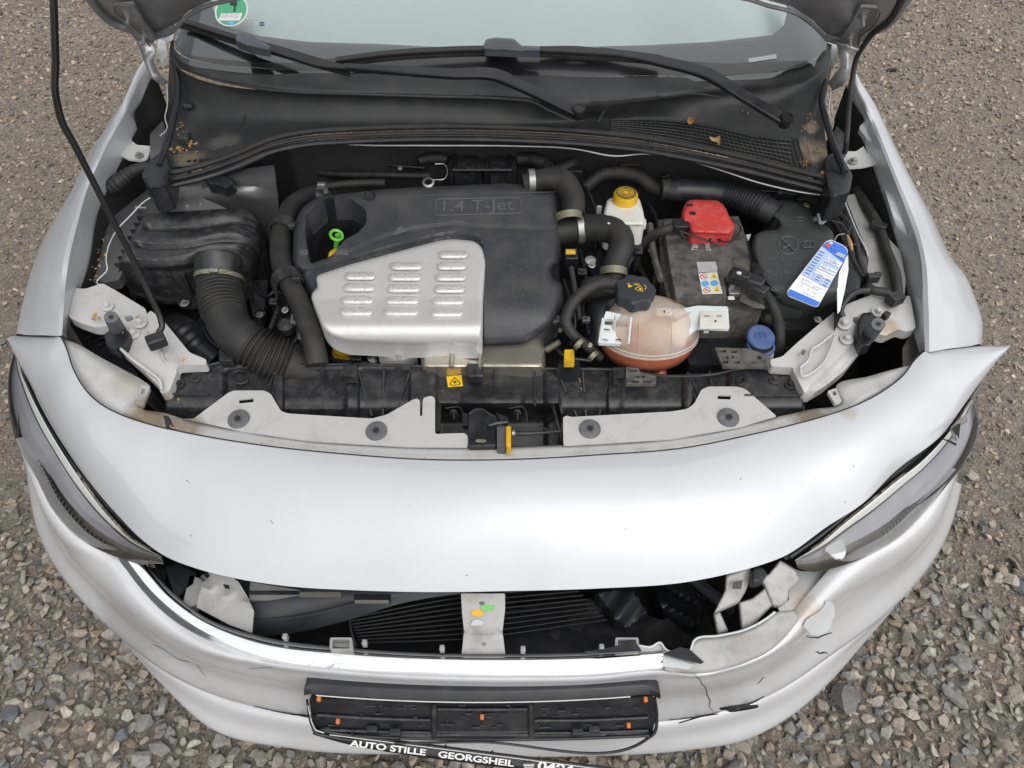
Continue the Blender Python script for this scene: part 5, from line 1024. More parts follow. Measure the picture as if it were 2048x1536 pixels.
for i, (u, v) in enumerate(((1408, 553), (1410.5, 567), (1414, 580))):
    if i == 1: disc(u, v, .7968, 7.5, 5.8, stick_b, lb, 'label_symbol', th=.0003); disc(u+18, v-1, .7968, 7.5, 5.8, stick_b, lb, 'label_symbol', th=.0003); 
    else:
        disc(u, v, .7968, 7.5, 5.6, stick_r, lb, 'label_symbol', th=.0003); disc(u, v, .7972, 6, 4.4, wht, lb, 'label_symbol', th=.0003)
        tube('symbol_bar', [(u-4, v-3, .7976), (u+4, v+3, .7976)], .9, stick_r, lb, seg=4, n=3); obox('symbol_mark', P(u, v, .7976), (.003, .0025, .0003), inkb, lb, bevel=0); tri(u+20, v-1, 7, .7968, stick_y, lb); obox('symbol_mark', P(u+20, v, .7972), (.0018, .0035, .0003), inkb, lb, bevel=0)
for i in range(9): obox('bar', P(1423+i*1.3, 534, .7968), (.0006 if i % 2 else .001, .012, .0003), wht, bat, bevel=0)
for s, a_, b__ in (('TBI', (1394, 503, .7968), (1396, 491, .7968)), ('FIAT', (1407, 504, .7968), (1404, 489, .7968)), ('0388', (1422, 502, .7968), (1418, 486, .7968))):
    if s != 'FIAT': text(s, a_, b__, wht, bat, 'battery_print', ext=0)
disc(1394, 475, .7966, 11, 5, wht, bat, 'round_seal', th=.0003)
rc = panel('terminal_cover', rnd([(1363, 424), (1372, 403), (1384, 399), (1436, 401), (1450, 413), (1460, 436), (1471, 452), (1466, 462), (1458, 470), (1382, 467), (1376, 446), (1366, 444)], 7), .832, red, car, skirt=.032, edge=(9, .012), step=5, relief=lambda u, v: -.004*np.clip((v-np.interp(u, [1365, 1400, 1470], [428, 424, 438]))/12, 0, 1))
for u, v in ((1379, 411), (1385, 427)): obox('cover_slot', P(u, v, .8315), (.011, .007, .004), void, rc, ax=(0, -.1, 1), bevel=0)
for i, (u, v) in enumerate(((1400, 412), (1412, 418), (1425, 416))): pass
tube('positive_cable', [(1380, 452, .81), (1358, 452, .81), (1330, 460, .81), (1300, 475, .79), (1280, 500, .76), (1272, 540, .72)], [8, 9, 10, 9, 9, 9], rubber, car, seg=12, n=50)
obox('cable_boot', P(1362, 452, .815), (.030, .022, .018), blackc, car, ax=(0, -.2, 1)); tube('boot_pin', [(1361, 462, .83), (1366, 478, .825)], 4, blackc, car, seg=8)
tube('tether', [(1366, 464, .822), (1400, 476, .812), (1418, 482, .808), (1424, 475, .808), (1434, 472, .808), (1440, 480, .808), (1430, 488, .808), (1420, 484, .808), (1424, 475, .808), (1450, 484, .806), (1476, 470, .806), (1480, 452, .808), (1468, 440, .815)], 1.8, blackc, car, seg=6, n=90)
# negative clamp and cable
ng = obox('negative_clamp_housing', P(1492, 560, .812), (.062, .026, .022), blackc, car, xdir=(.85, -.52, 0), bevel=.003)
obox('clamp_lid', P(1482, 550, .826), (.030, .018, .012), black, ng, xdir=(.85, -.52, 0), bevel=.002); obox('lid_pin', P(1478, 546, .834), (.008, .006, .004), white_tab, ng, xdir=(.85, -.52, 0)); obox('clamp_tail', P(1515, 580, .806), (.034, .022, .020), black, ng, xdir=(.7, -.7, 0), bevel=.003)
tube('cable_joint', [(1510, 535, .79), (1518, 552, .80)], [12, 14], rubber, ng, seg=12)
tube('negative_cable', [(1530, 585, .80), (1546, 610, .79), (1556, 645, .76), (1558, 690, .72), (1550, 720, .68)], [9, 10, 11, 11, 10], rubber, car, seg=14, n=50)
panel('earth_strip', [(1484, 584), (1500, 600), (1528, 610), (1530, 616), (1508, 614), (1480, 600)], .79, zinc, car, skirt=.002)
tube('fuse_box_cable', [(1488, 470, .79), (1498, 500, .79), (1508, 540, .79)], 3.5, rubber, car, seg=8)
# --- fuse box
fout = rnd([(1538, 404), (1560, 400), (1584, 399), (1604, 408), (1622, 419), (1626, 447), (1652, 450), (1667, 464), (1672, 500), (1677, 560), (1678, 594), (1672, 612), (1624, 621), (1600, 620), (1562, 610), (1536, 575), (1522, 556), (1508, 512), (1505, 490), (1509, 470), (1522, 463), (1556, 459), (1560, 446), (1540, 430)], 9)
fz = lambda u, v: .812 - .05*np.clip((v-572)/45, 0, 1)**1.6 - .00006*(v-400) + .004*np.clip((v-455)/8, 0, 1)
fb = panel('fuse_box', fout, fz, mat('fuse_box_plastic', (.036, .039, .040), .55, mix=((.065, .066, .062), 16, .42, .9, 8), bump=(900, .2)), car, skirt=.10, edge=(9, .012), step=6)
fm = bpy.data.materials['fuse_box_plastic']
ce = [(1576+19*math.cos(t), 490+18*math.sin(t)) for t in np.linspace(0, 2*math.pi, 33)]
fm = emboss_m
tube('embossed_ring', [(u, v, float(fz(u, v))+.0004) for u, v in ce], 1.5, fm, fb, seg=6, n=80)
tube('embossed_bar', [(1563, 478, .8125), (1590, 503, .8125)], 1.7, fm, fb, seg=6, n=4); tube('embossed_mark', [(1565, 497, .8125), (1574, 493, .8125), (1580, 488, .8125)], 1.8, fm, fb, seg=6, n=6)
for pth in ([(1607, 483), (1615, 482), (1615, 495), (1607, 495), (1607, 483)], [(1615, 482), (1624, 483), (1625, 495), (1615, 495)]): tube('embossed_book', [(u, v, .8122) for u, v in pth], 1.0, fm, fb, seg=5, n=30)
for s, a_, b__, v in (('FUSE AND RELAY', 1543, 1650, 524), ('CENTRAL', 1566, 1622, 537), ('FUSIBILI E TELE', 1537, 1650, 550)):
    zz = float(fz(a_, v)); text(s, (a_, v, zz), (b__, v, zz), fm, fb, 'embossed_lettering', hf=1.25, ext=.001, lift=.0010)
for (uc, vc) in ((1600, 438), (1551, 578)):
    el = [(uc+9*math.cos(t), vc+4*math.sin(t)) for t in np.linspace(0.4, 2*math.pi-.4, 20)]; zz = float(fz(uc, vc))
    tube('embossed_symbol', [(u, v, float(fz(u, v))+.0004) for u, v in el], 1.0, fm, fb, seg=5, n=40); tube('embossed_symbol', [(uc, vc-13, zz), (uc, vc, zz)], 1.0, fm, fb, seg=5, n=4)
text('LOCK', (1591, 451, float(fz(0, 451))), (1610, 451, float(fz(0, 451))), fm, fb, 'embossed_lettering', hf=1.0, ext=.001, lift=.0008); text('UNLOCK', (1589, 456, float(fz(0, 456))), (1613, 456, float(fz(0, 456))), fm, fb, 'embossed_lettering', hf=1.0, ext=.001, lift=.0008)
text('UNLOCK', (1540, 596, float(fz(0, 590))), (1562, 596, float(fz(0, 590))), fm, fb, 'embossed_lettering', hf=1.0, ext=.001, lift=.0008)
panel('fuse_box_base', rnd([(1480, 440), (1560, 440), (1560, 625), (1640, 640), (1640, 660), (1500, 660), (1480, 560)], 4), .72, void, car, skirt=.1, step=30)
panel('side_sticker', [(1504, 502), (1517, 499), (1514, 519), (1505, 520)], .79, white_tab, car, skirt=.001); panel('side_sticker', [(1490, 470), (1502, 468), (1498, 480), (1492, 482)], .79, white_tab, car, skirt=.001)
lathe('round_bush', P(1536, 636, .74), (0, -.3, 1), [(.012, 0), (.017, .0), (.017, .006), (.011, .008)], blackc, car, 24); disc(1537, 635, .749, 6.5, 6.5, zincy, car, 'bush_pin', th=.004)
bolt(1636, 640, .75, 8, car); bolt(1629, 439, .80, 7, car); panel('white_flag', [(1634, 427), (1649, 426), (1653, 442), (1645, 448), (1638, 446)], .80, white_tab, car, skirt=.002)
lathe('green_plug', P(1612, 411, .80), (0, -.3, 1), [(.006, -.01), (.008, 0), (.004, .004)], zincy, car, 16)
tube('drive_boot', [(1560, 700, .60), (1600, 690, .60), (1640, 680, .60)], [30, 40, 44], blackc, car, seg=20, n=90, ribs=[(.05, .9, 6, .1)])
# right hand side: light panel, seam, cables
panel('inner_wing_panel', rnd([(1690, 394), (1702, 388), (1722, 388), (1758, 420), (1778, 478), (1800, 500), (1812, 560), (1808, 598), (1770, 600), (1742, 592), (1732, 560), (1738, 512)], 6), zl((388, .80), (600, .757)), mat('light_inner_panel', (.30, .30, .29), .45, .2, .2, mix=((.22, .215, .20), 14, .4, .8)), car, skirt=.02, relief=lambda u, v: .004*(v > 476))
panel('inner_wing_face', rnd([(1636, 380), (1684, 384), (1700, 410), (1737, 512), (1732, 540), (1700, 520), (1672, 450)], 5), .775, steel_dark, car, skirt=.12, step=20)
tube('panel_edge', [(1684, 388, .815), (1700, 430, .80), (1717, 470, .79), (1735, 508, .78), (1737, 518, .775), (1732, 538, .77)], 1.3, white_tab, car, seg=5, n=40)
panel('wing_side_duct', rnd([(1732, 388), (1768, 365), (1776, 392), (1800, 460), (1822, 560), (1822, 590), (1808, 600), (1800, 520), (1760, 430), (1735, 410)], 5), .70, blackc, car, skirt=.06, step=16)
tube('wing_cable', [(1712, 378, .80), (1735, 415, .80), (1755, 448, .795), (1772, 500, .79), (1790, 550, .785), (1796, 592, .775)], [8, 10, 10, 10, 11, 10], rubber, car, seg=12, n=50)
obox('cable_clip', P(1757, 452, .80), (.03, .018, .012), blackc, car, xdir=(.8, -.5, 0)); obox('cable_clip', P(1790, 598, .775), (.028, .02, .018), blackc, car, xdir=(.8, .4, 0))
hn = [([(1555, 378, .80), (1600, 388, .80), (1650, 410, .80), (1690, 440, .80), (1710, 480, .795), (1722, 530, .785), (1735, 560, .775), (1738, 580, .77)], 6), ([(1560, 384, .795), (1620, 402, .795), (1665, 430, .795), (1690, 470, .79), (1706, 520, .785), (1728, 556, .775)], 5.5), ([(1648, 420, .79), (1672, 450, .79), (1690, 490, .787), (1700, 530, .78), (1724, 562, .77)], 5)]
for p_, r in hn: tube('wiring_harness', p_, r, rubber, car, seg=10, n=60)
obox('harness_plug', P(1668, 412, .81), (.034, .016, .016), blackc, car, xdir=(.8, -.6, 0)); obox('harness_clip', P(1745, 556, .785), (.022, .012, .016), blackc, car); obox('harness_clip', P(1756, 548, .785), (.012, .008, .006), blackc, car)
tube('brake_pipe', [(1735, 572, .78), (1745, 580, .78), (1770, 585, .78), (1792, 600, .775)], [8, 9, 9, 8], rubber, car, seg=12, n=30)
panel('harness_shroud', rnd([(1696, 520), (1712, 540), (1724, 560), (1720, 580), (1700, 590), (1686, 612), (1680, 640), (1676, 610), (1690, 560)], 5), .785, blackc, car, skirt=.03, edge=(5, .006), step=7)
tube('shroud_lip', [(1738, 580, .785), (1712, 584, .787), (1692, 600, .785), (1682, 625, .775), (1686, 634, .77)], 6, blackc, car, seg=8, n=30)
obox('small_plug', P(1771, 632, .77), (.014, .010, .014), blackc, car, xdir=(.7, .5, 0))
for i, pth in enumerate(([(1686, 440), (1700, 460), (1690, 478), (1682, 470)], [(1695, 465), (1706, 452), (1708, 470)], [(1680, 500), (1700, 490), (1712, 488)], [(1660, 440), (1686, 448), (1698, 470)])): tube('stray_wire', [(u, v, .805) for u, v in pth], .8, grey_screw, car, seg=4, n=16)
tube('dry_twig', [(1694, 470, .808), (1700, 485, .806), (1704, 500, .803)], [1.5, 4, 2], wood, car, seg=5)
# --- expansion tank
tc = P(1296, 668, .725); tk = empty('coolant_expansion_tank', tc - np.array([0, 0, .07])); tk.parent = car; tk.location = (tc - np.array([0, 0, .07])) - ORG['car']
def ellip(name, c, rx, ry, rz, m, par, zlo=-1, zhi=1, n=26, seg=48, pw=2.4):
    V = []; zs = np.linspace(zlo, zhi, n)
    for s in zs:
        k = max(0, 1-abs(s)**pw)**(1/pw); k = max(k, .02)
        for i in range(seg):
            t = 2*math.pi*i/seg; V.append(c + np.array([rx*k*math.cos(t), ry*k*math.sin(t), rz*s]))
    Fc = grid_faces(n, seg, closed=True) + [tuple(range(seg))[::-1], tuple((n-1)*seg+i for i in range(seg))]
    return link(name, V, Fc, m, par, 60, facing=False)
ellip('tank_body', tc, .087, .066, .066, tank_m, tk, .03, 1); ellip('tank_base', tc, .087, .066, .066, tank_low_m, tk, -1, .03)
ellip('coolant', tc, .0845, .0635, .0635, coolant_m, tk, -1, .0)
tube('tank_seam', [Wp(tc + np.array([.0875*math.cos(t), .0665*math.sin(t), .002])) for t in np.linspace(0, 2*math.pi, 33)], 3.2, tank_m, tk, seg=6, n=90)
tube('tank_mould_line', [Wp(tc + np.array([.088*math.cos(t), .067*math.sin(t), .010])) for t in np.linspace(math.pi*1.02, math.pi*1.98, 33)], 1.0, white_tab, tk, seg=5, n=60)
for tx_ in (-.030, .030): tube('tank_mould_line', [Wp(tc + np.array([tx_*(1-.1*q_), -.066*(1-abs(q_)**2.4)**(1/2.4)*(1-(abs(tx_)/.087)**2)**.5-.0005, .066*q_])) for q_ in np.linspace(.05, .9, 12)], 1.2, tank_m, tk, seg=5, n=30)
tube('tank_outlet', [(1318, 735, .665), (1320, 760, .65)], 14, coolant_m, tk, seg=12)
cap_c = P(1269, 588, .806)
lathe('tank_neck', cap_c, (0, -.05, 1), [(.034, -.042), (.030, -.03), (.029, -.012), (.031, -.010), (.031, -.006), (.026, -.004)], tank_m, tk, 36)
cp = lathe('tank_cap', cap_c, (0, -.1, 1), [(.028, -.012), (.0335, -.010), (.034, .010), (.031, .0145), (.02, .016), (.001, .016)], mat('tank_cap_black', (.030, .034, .042), .42), tk, 84, lobes=(7, .06))
zt = cap_c + np.array([0, -.0016, .0166])
def flat_tri(c, s, m, name, hollow=False, rot=0):
    pts_ = [c + s*np.array([math.cos(a_+rot), math.sin(a_+rot), 0]) for a_ in (math.pi/2, math.pi*7/6, math.pi*11/6)]
    if hollow: return tube(name, [Wp(q_) for q_ in (pts_[0], pts_[1], pts_[2], pts_[0])], .6, m, tk, seg=4, n=31)
    return quadstrip(name, [pts_], m, tk)
flat_tri(zt + np.array([-.010, .003, 0]), .0055, stick_y, 'cap_symbol', rot=.5); flat_tri(zt + np.array([.006, -.004, 0]), .008, stick_y, 'cap_symbol', True, rot=-.4); obox('cap_symbol', zt + np.array([.007, -.005, 0]), (.004, .005, .0003), stick_y, tk, bevel=0)
for dx, dy in ((.000, .009), (.004, .008), (-.012, .011)): tube('cap_symbol', [Wp(zt + np.array([dx+.003*math.cos(t), dy+.0025*math.sin(t), 0])) for t in np.linspace(0, 6.3, 9)], .6, stick_y, tk, seg=4, n=24)
tube('cap_symbol', [Wp(zt + np.array([.014+.003*math.cos(t), .000+.006*math.sin(t), 0])) for t in np.linspace(-1.3, 1.3, 7)], .9, stick_y, tk, seg=4, n=14)
tl = panel('tank_label', [(1313, 617), (1343, 616), (1344, 630), (1313, 632)], .788, wht, tk, skirt=.001); obox('label_print', P(1329, 623, .790), (.002, .006, .0003), inkb, tk, bevel=0)
# brackets with slots
bk = panel('tank_bracket', [(1206, 640), (1212, 622), (1262, 632), (1264, 640), (1256, 688), (1198, 686)], zl((620, .785), (690, .745)), white_tab, tk, skirt=.006, holes=[slot(1209, 638, 1226, 650), slot(1231, 640, 1255, 654)])
for x0, x1 in (((1206, 636), (1198, 686)), ((1231, 632), (1228, 664)), ((1262, 634), (1257, 687))): tube('bracket_rib', [(*x0, .795), (*x1, .757)], 2.6, white_tab, bk, seg=6)
for a_, b__ in (((1208, 658), (1220, 660)), ((1206, 678), (1216, 681)), ((1231, 679), (1243, 679)), ((1241, 670), (1246, 670))): quadstrip('slot', [P(np.array([a_[0], b__[0], b__[0], a_[0]]), np.array([a_[1]-1, b__[1]-1, b__[1]+1, a_[1]+1]), .7665 if a_[1] < 665 else .756)], rubber, bk)
ar = panel('tank_bracket', rnd([(1340, 620), (1370, 616), (1395, 611), (1456, 613), (1459, 658), (1420, 657), (1395, 656), (1376, 672), (1370, 690), (1352, 690), (1340, 668), (1338, 650), (1360, 640), (1384, 624), (1350, 632)], 4), zl((610, .782), (660, .765), (690, .745)), white_tab, tk, skirt=.005, step=8)
panel('arm_clip', slot(1400, 622, 1452, 656), .778, white_p, ar, skirt=.003); panel('arm_lug', slot(1408, 656, 1418, 663), .765, white_tab, ar, skirt=.004)
for q_ in (1409, 1433): quadstrip('slot', [P(np.array([q_, q_+11, q_+11, q_]), np.array([631, 631, 633, 633]), .7786)], grey_screw, ar)
disc(1431, 642, .7786, 2, 2, inkb, ar, 'slot', th=.0004)
# washer filler
wf = tube('washer_filler_neck', [(1521, 735, .66), (1520, 715, .70), (1520, 700, .725)], 26, white_p, car, seg=28, n=12)
wc = P(1520, 694, .73); lathe('filler_collar', wc, (0, -.1, 1), [(.022, -.022), (.024, -.02), (.0245, -.006), (.0225, -.004), (.0245, -.002), (.0245, .006), (.021, .007), (.019, -.004)], blue, wf, 36)
lathe('filler_lid', wc + np.array([-.001, .008, .016]), (.05, -.30, 1), [(.022, -.004), (.0245, -.0025), (.0245, .002), (.022, .0045), (.001, .0045)], blue, wf, 36)
quadstrip('filler_mouth', [[wc + .0205*np.array([math.cos(t), math.sin(t), 0]) + np.array([0, 0, .0055]) for t in np.linspace(0, 2*math.pi, 20, endpoint=False)]], void, wf)
el_ = wc + np.array([0, .002, .0235]); 
for dx in (-.008, 0, .008): tube('lid_emboss', [Wp(el_ + np.array([dx-.003, .001, -.0024])), Wp(el_ + np.array([dx-.003, .009, .0004])), Wp(el_ + np.array([dx+.003, .009, .0004]))], .8, blue, wf, seg=4, n=8)
# --- crossmember
zx = zl((720, .722), (735, .716), (800, .706), (815, .700), (845, .668), (900, .645))
xm_out = rnd([(354, 731), (416, 729), (429, 725), (498, 722), (558, 729), (686, 726), (834, 730), (860, 732), (1101, 735), (1224, 737), (1342, 750), (1440, 744), (1468, 737), (1539, 737), (1587, 738), (1606, 790), (1607, 836), (1500, 850), (1300, 885), (1124, 896), (870, 896), (600, 880), (400, 850), (332, 828), (330, 806), (335, 788)], 4)
def relX(u, v):
    r = np.zeros(len(u)); pk = (u > 440) & (u < 1500)
    sec = [(448, 548), (566, 694), (716, 822), (872, 1094), (1118, 1218), (1240, 1370), (1385, 1460)]
    for a_, b__ in sec: m_ = np.clip((u-a_)/5, 0, 1)*np.clip((b__-u)/5, 0, 1)*np.clip((v-738)/5, 0, 1); r -= .010*m_
    hump = np.clip(1-np.abs(u-985)/62, 0, 1)**.4*(np.abs(u-985) < 62); r += .020*hump*np.clip((v-785)/8, 0, 1)*np.clip((830-v)/14, 0, 1)
    r -= .05*((u > 876) & (u < 1118))*np.clip((v-808)/14, 0, 1)
    r += .004*np.clip((v-816)/3, 0, 1)*np.clip((826-v)/3, 0, 1)*((u > 555) & (u < 690))
    return r
xm = panel('crossmember', xm_out, zx, black, car, skirt=.03, step=6, relief=relX, edge=(3, .003), ang=50)
rb = [((716, 740), (744, 832), 2.4), ((768, 738), (766, 830), 2.2), ((822, 738), (792, 826), 2.4), ((834, 738), (822, 800), 2), ((556, 738), (545, 790), 2.6), ((549, 740), (536, 782), 1.6), ((518, 732), (510, 775), 1.6), ((712, 765), (714, 832), 2.6),
      ((1112, 738), (1154, 834), 2.6), ((1165, 738), (1172, 833), 2.4), ((1222, 742), (1198, 833), 2.6), ((1226, 742), (1226, 833), 2.4), ((1104, 740), (1124, 828), 3), ((1375, 746), (1392, 802), 2.6), ((1380, 748), (1396, 790), 2), ((1420, 742), (1424, 772), 2), ((1466, 740), (1466, 770), 2.4), ((862, 738), (862, 800), 1.6), ((988, 740), (988, 790), 1.2), ((1070, 740), (1070, 812), 2)]
for a_, b__, r in rb:
    p0 = P(*a_, float(zx(0, a_[1]))-.001); p1 = P(*b__, float(zx(0, b__[1]))-.002); tube('rib', [Wp(p0), Wp((p0+p1)/2), Wp(p1)], r, black, xm, seg=6, n=6)
tube('top_rim', [(354, 733, .722), (416, 731, .722), (429, 727, .722), (498, 724, .722), (560, 731, .722), (686, 728, .722), (834, 732, .722), (1101, 737, .722), (1224, 739, .722), (1342, 752, .722), (1440, 746, .722), (1468, 739, .722), (1587, 740, .722)], 2.6, black, xm, seg=6, n=90)
for q_, hz in (((438, 699, 466, 722), (452, 708)), ((686, 730, 714, 753), (702, 743)), ((934, 727, 966, 753), (950, 742)), ((1226, 735, 1250, 756), (1238, 743))):
    tb = panel('mounting_tab', slot(*q_, 2), .735, black, xm, skirt=.016, edge=(2, .0015), step=6); disc(hz[0], hz[1], .7362, 4.5, 3, void, xm, 'tab_hole', th=.0005)
for px_ in ([(1252, 734), (1276, 736), (1284, 745), (1312, 752), (1312, 768), (1252, 768)], [(1430, 695), (1496, 697), (1540, 711), (1542, 732), (1446, 733)]):
    x0 = px_[0][0]; y0 = px_[0][1]; hs_ = []
    for hx, hy in ((8, 5), (30, 6), (20, 17), (31, 17), (12, 27), (36, 27)):
        w_ = 14 if hy != 17 else 7; hs_.append([(x0+hx+(4 if x0 > 1400 else -4), y0+hy), (x0+hx+w_, y0+hy), (x0+hx+w_, y0+hy+5), (x0+hx, y0+hy+5)])
    tb = panel('slotted_bracket', rnd(px_, 2), .738, bat_m, xm, skirt=.006, step=12, holes=[[(a__, b__ ) for a__, b__ in h_] for h_ in hs_])
disc(1519, 715, .7388, 4, 3.4, void, xm, 'tab_hole', th=.0005)
for u, v in ((391, 756), (358, 769), (1549, 760), (1580, 770)): bolt(u, v, float(zx(0, v))+.001, 11, xm, black)
tube('round_boss', [(480+17*math.cos(t), 754+13*math.sin(t), .715) for t in np.linspace(.2, 5.2, 16)], 2.2, black, xm, seg=6, n=40); disc(480, 756, .714, 9, 7, black, xm, 'boss_cap', th=.003)
tube('round_boss', [(1481+8*math.cos(t), 762+7*math.sin(t), .714) for t in np.linspace(0, 6.28, 12)], 2, black, xm, seg=6, n=30); disc(1481, 763, .714, 5, 4, void, xm, 'tab_hole', th=.0005)
for x0, x1, y0 in ((334, 418, 788), (1490, 1606, 790)):
    tube('end_step', [(x0, y0, .712), (x1, y0, .712)], 2, black, xm, seg=6); panel('end_block', slot(x0-2, y0+12, x1+4, y0+36, 2), .69, blackc, xm, skirt=.05, edge=(2, .002), step=8)
ys_ = panel('fan_warning_sticker', [(893, 753), (923, 750), (926, 772), (896, 774)], lambda u, v: zx(u, v)-.0088, stick_y, xm, skirt=.0005, step=30)
def wt(pl, m, r=.8): tube('sticker_triangle', [(u, v, float(zx(0, v))-.0078) for u, v in pl], r, m, ys_, seg=4, n=40)
wt([(909, 755), (900, 769), (920, 768), (909, 755)], inkb)
for k in range(4): a_ = k*math.pi/2+.5; disc(910+2.2*math.cos(a_), 764+1.9*math.sin(a_), .7+.0005, 1.5, 1.2, inkb, ys_, 'fan_blade', th=.0002, pw=lambda u, v: zx(u, v)-.0076, n=8)
# bonnet catch
lk = panel('bonnet_catch', rnd([(937, 828), (948, 819), (966, 817), (986, 828), (994, 834), (994, 892), (936, 893)], 5), .705, blackc, car, skirt=.02, edge=(3, .002), step=6)
quadstrip('catch_slot', [P(np.array([966, 974, 974, 967]), np.array([836, 836, 860, 862]), .7058)], void, lk)
tube('catch_arm', [(938, 828, .712), (950, 819, .716), (966, 819, .716), (982, 830, .714), (992, 834, .712)], 2, black, lk, seg=6, n=24)
tube('catch_lever', [(974, 843, .712), (976, 850, .714), (996, 846, .715), (1016, 844, .715)], [2, 3, 4, 3], black, lk, seg=6, n=20)
panel('catch_bracket', rnd([(925, 826), (936, 826), (936, 852), (925, 850)], 3), .698, blackc, lk, skirt=.01); panel('catch_bracket', rnd([(992, 824), (1004, 830), (1016, 836), (1016, 846), (996, 838)], 3), .70, blackc, lk, skirt=.01)
for x_ in (968, 970.5, 973): pass
tube('catch_spring', [(962+10*math.cos(t), 880+2*math.sin(t)+t*.3, .708) for t in np.linspace(0, 12, 30)], 1.1, zincy, lk, seg=5, n=80)
panel('cable_end_block', slot(994, 854, 1011, 893, 1), .712, grey_screw, car, skirt=.02); panel('cable_end_stop', slot(1012, 852, 1022, 893, 3), .720, yellow, car, skirt=.02, edge=(2, .002), step=5)
tube('release_cable', [(1022, 866, .715), (1040, 867, .715), (1075, 866, .712), (1120, 862, .700)], [4.5, 5, 4, 3.6], blackc, car, seg=10, n=30); tube('cable_ferrule', [(1024, 866, .716), (1030, 866, .716)], 6, zinc, car, seg=10)
for u in (907, 1034):
    bolt(u, 826, .676, 8, car, blackc, (0, -.9, .5)); tube('stud', [(u, 826, .68), (u+1, 838, .672)], 3.4, blackc, car, seg=8)
    tube('catch_mount_edge', [(u-16, 816, .682), (u+14, 816, .682), (u+18, 824, .68), (u+20, 846, .67)], 1.5, black, car, seg=5, n=20)
panel('left_post', [(871, 808), (882, 808), (880, 860), (872, 866)], .69, rubber, car, skirt=.01)
tube('frame_edge', [(1080, 852, .68), (1106, 862, .68), (1110, 840, .683)], 2, black, car, seg=5, n=16); tube('frame_edge', [(1104, 806, .695), (1116, 850, .69), (1124, 880, .68)], 3.5, black, car, seg=6, n=12)
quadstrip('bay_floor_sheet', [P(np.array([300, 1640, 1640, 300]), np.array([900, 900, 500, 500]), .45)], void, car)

# --- looms, small pipes, plugs and fasteners between the big parts
W_ = [([(1128, 560, .77), (1140, 600, .765), (1150, 640, .75), (1142, 690, .73)], 3.5), ([(1160, 500, .76), (1172, 560, .75), (1166, 620, .74), (1178, 668, .73)], 4), ([(1268, 440, .77), (1300, 470, .76), (1312, 540, .75), (1300, 610, .73)], 5), ([(1272, 520, .73), (1292, 560, .73), (1316, 600, .72)], 6),
 ([(1155, 400, .79), (1170, 430, .785), (1178, 470, .78)], 3), ([(1164, 360, .79), (1184, 400, .78), (1196, 440, .77), (1190, 500, .75)], 4), ([(1290, 400, .76), (1310, 430, .76), (1318, 470, .755)], 4), ([(1236, 560, .74), (1262, 520, .76), (1280, 486, .77)], 5), ([(545, 560, .74), (556, 610, .73), (540, 660, .72)], 5), ([(600, 612, .74), (608, 650, .735), (604, 700, .72)], 4.5), ([(584, 640, .735), (596, 668, .73), (580, 700, .72)], 3),
 ([(640, 712, .70), (680, 722, .70), (740, 726, .70)], 4), ([(560, 330, .77), (640, 345, .77), (760, 350, .78), (860, 352, .78)], 7), ([(700, 320, .77), (780, 330, .78), (850, 336, .78)], 4), ([(1090, 345, .78), (1120, 380, .78), (1160, 392, .77)], 4), ([(1240, 330, .80), (1330, 330, .80), (1430, 345, .80), (1540, 372, .80), (1600, 380, .80)], 5), ([(1300, 345, .78), (1400, 362, .77), (1500, 384, .77)], 6), ([(1484, 380, .80), (1560, 384, .80), (1640, 400, .80)], 3.5),
 ([(1560, 640, .72), (1600, 660, .71), (1640, 655, .71)], 5), ([(1556, 680, .68), (1590, 720, .68)], 6), ([(1105, 690, .72), (1130, 712, .72), (1180, 722, .71)], 4), ([(1140, 600, .76), (1122, 640, .75), (1110, 676, .74)], 3), ([(400, 640, .66), (430, 690, .66), (480, 715, .66)], 4), ([(500, 560, .70), (540, 590, .71), (560, 570, .72)], 4)]
for p_, r in W_: tube('wiring_loom', p_, r, rubber if r > 4 else blackc, car, seg=8, n=26, ribs=[(.1, .9, 10, .06)] if r >= 5 else ())
for u, v, z_, sx_, sy_ in ((1164, 545, .77, .018, .014), (1276, 500, .775, .016, .022), (1305, 475, .77, .014, .018), (1150, 600, .77, .012, .016), (1172, 640, .75, .014, .010), (590, 640, .745, .014, .020), (604, 668, .742, .010, .024), (548, 605, .74, .016, .014), (712, 718, .71, .02, .01), (1178, 445, .79, .014, .02), (1560, 655, .73, .018, .014), (700, 312, .80, .02, .012), (1250, 318, .80, .02, .012), (1330, 352, .79, .018, .014), (1600, 398, .80, .018, .012), (1112, 640, .75, .012, .014), (480, 590, .70, .018, .012)):
    k_ = obox('wire_plug', P(u, v, z_), (sx_, sy_, .012), black if sx_ > .015 else grey_screw, car, ax=(0, -.4, 1), bevel=.0015); obox('plug_tab', P(u, v-4, z_+.008), (sx_*.5, sy_*.3, .003), black, k_, ax=(0, -.4, 1), bevel=0)
for u, v, z_, r, m_ in ((1184, 530, .765, 7, zinc), (1246, 520, .755, 6, zinc), (1152, 470, .80, 5, zincy), (1300, 500, .76, 5, zinc), (570, 620, .725, 7, zinc), (628, 706, .72, 5, zinc), (800, 336, .80, 5, zinc), (1400, 340, .80, 5, zinc), (1560, 384, .805, 5, zinc), (1120, 660, .745, 5, zincy), (1180, 690, .735, 5, zinc), (456, 590, .705, 5, zinc)): bolt(u, v, z_, r, car, m_, (0, -.5, 1))
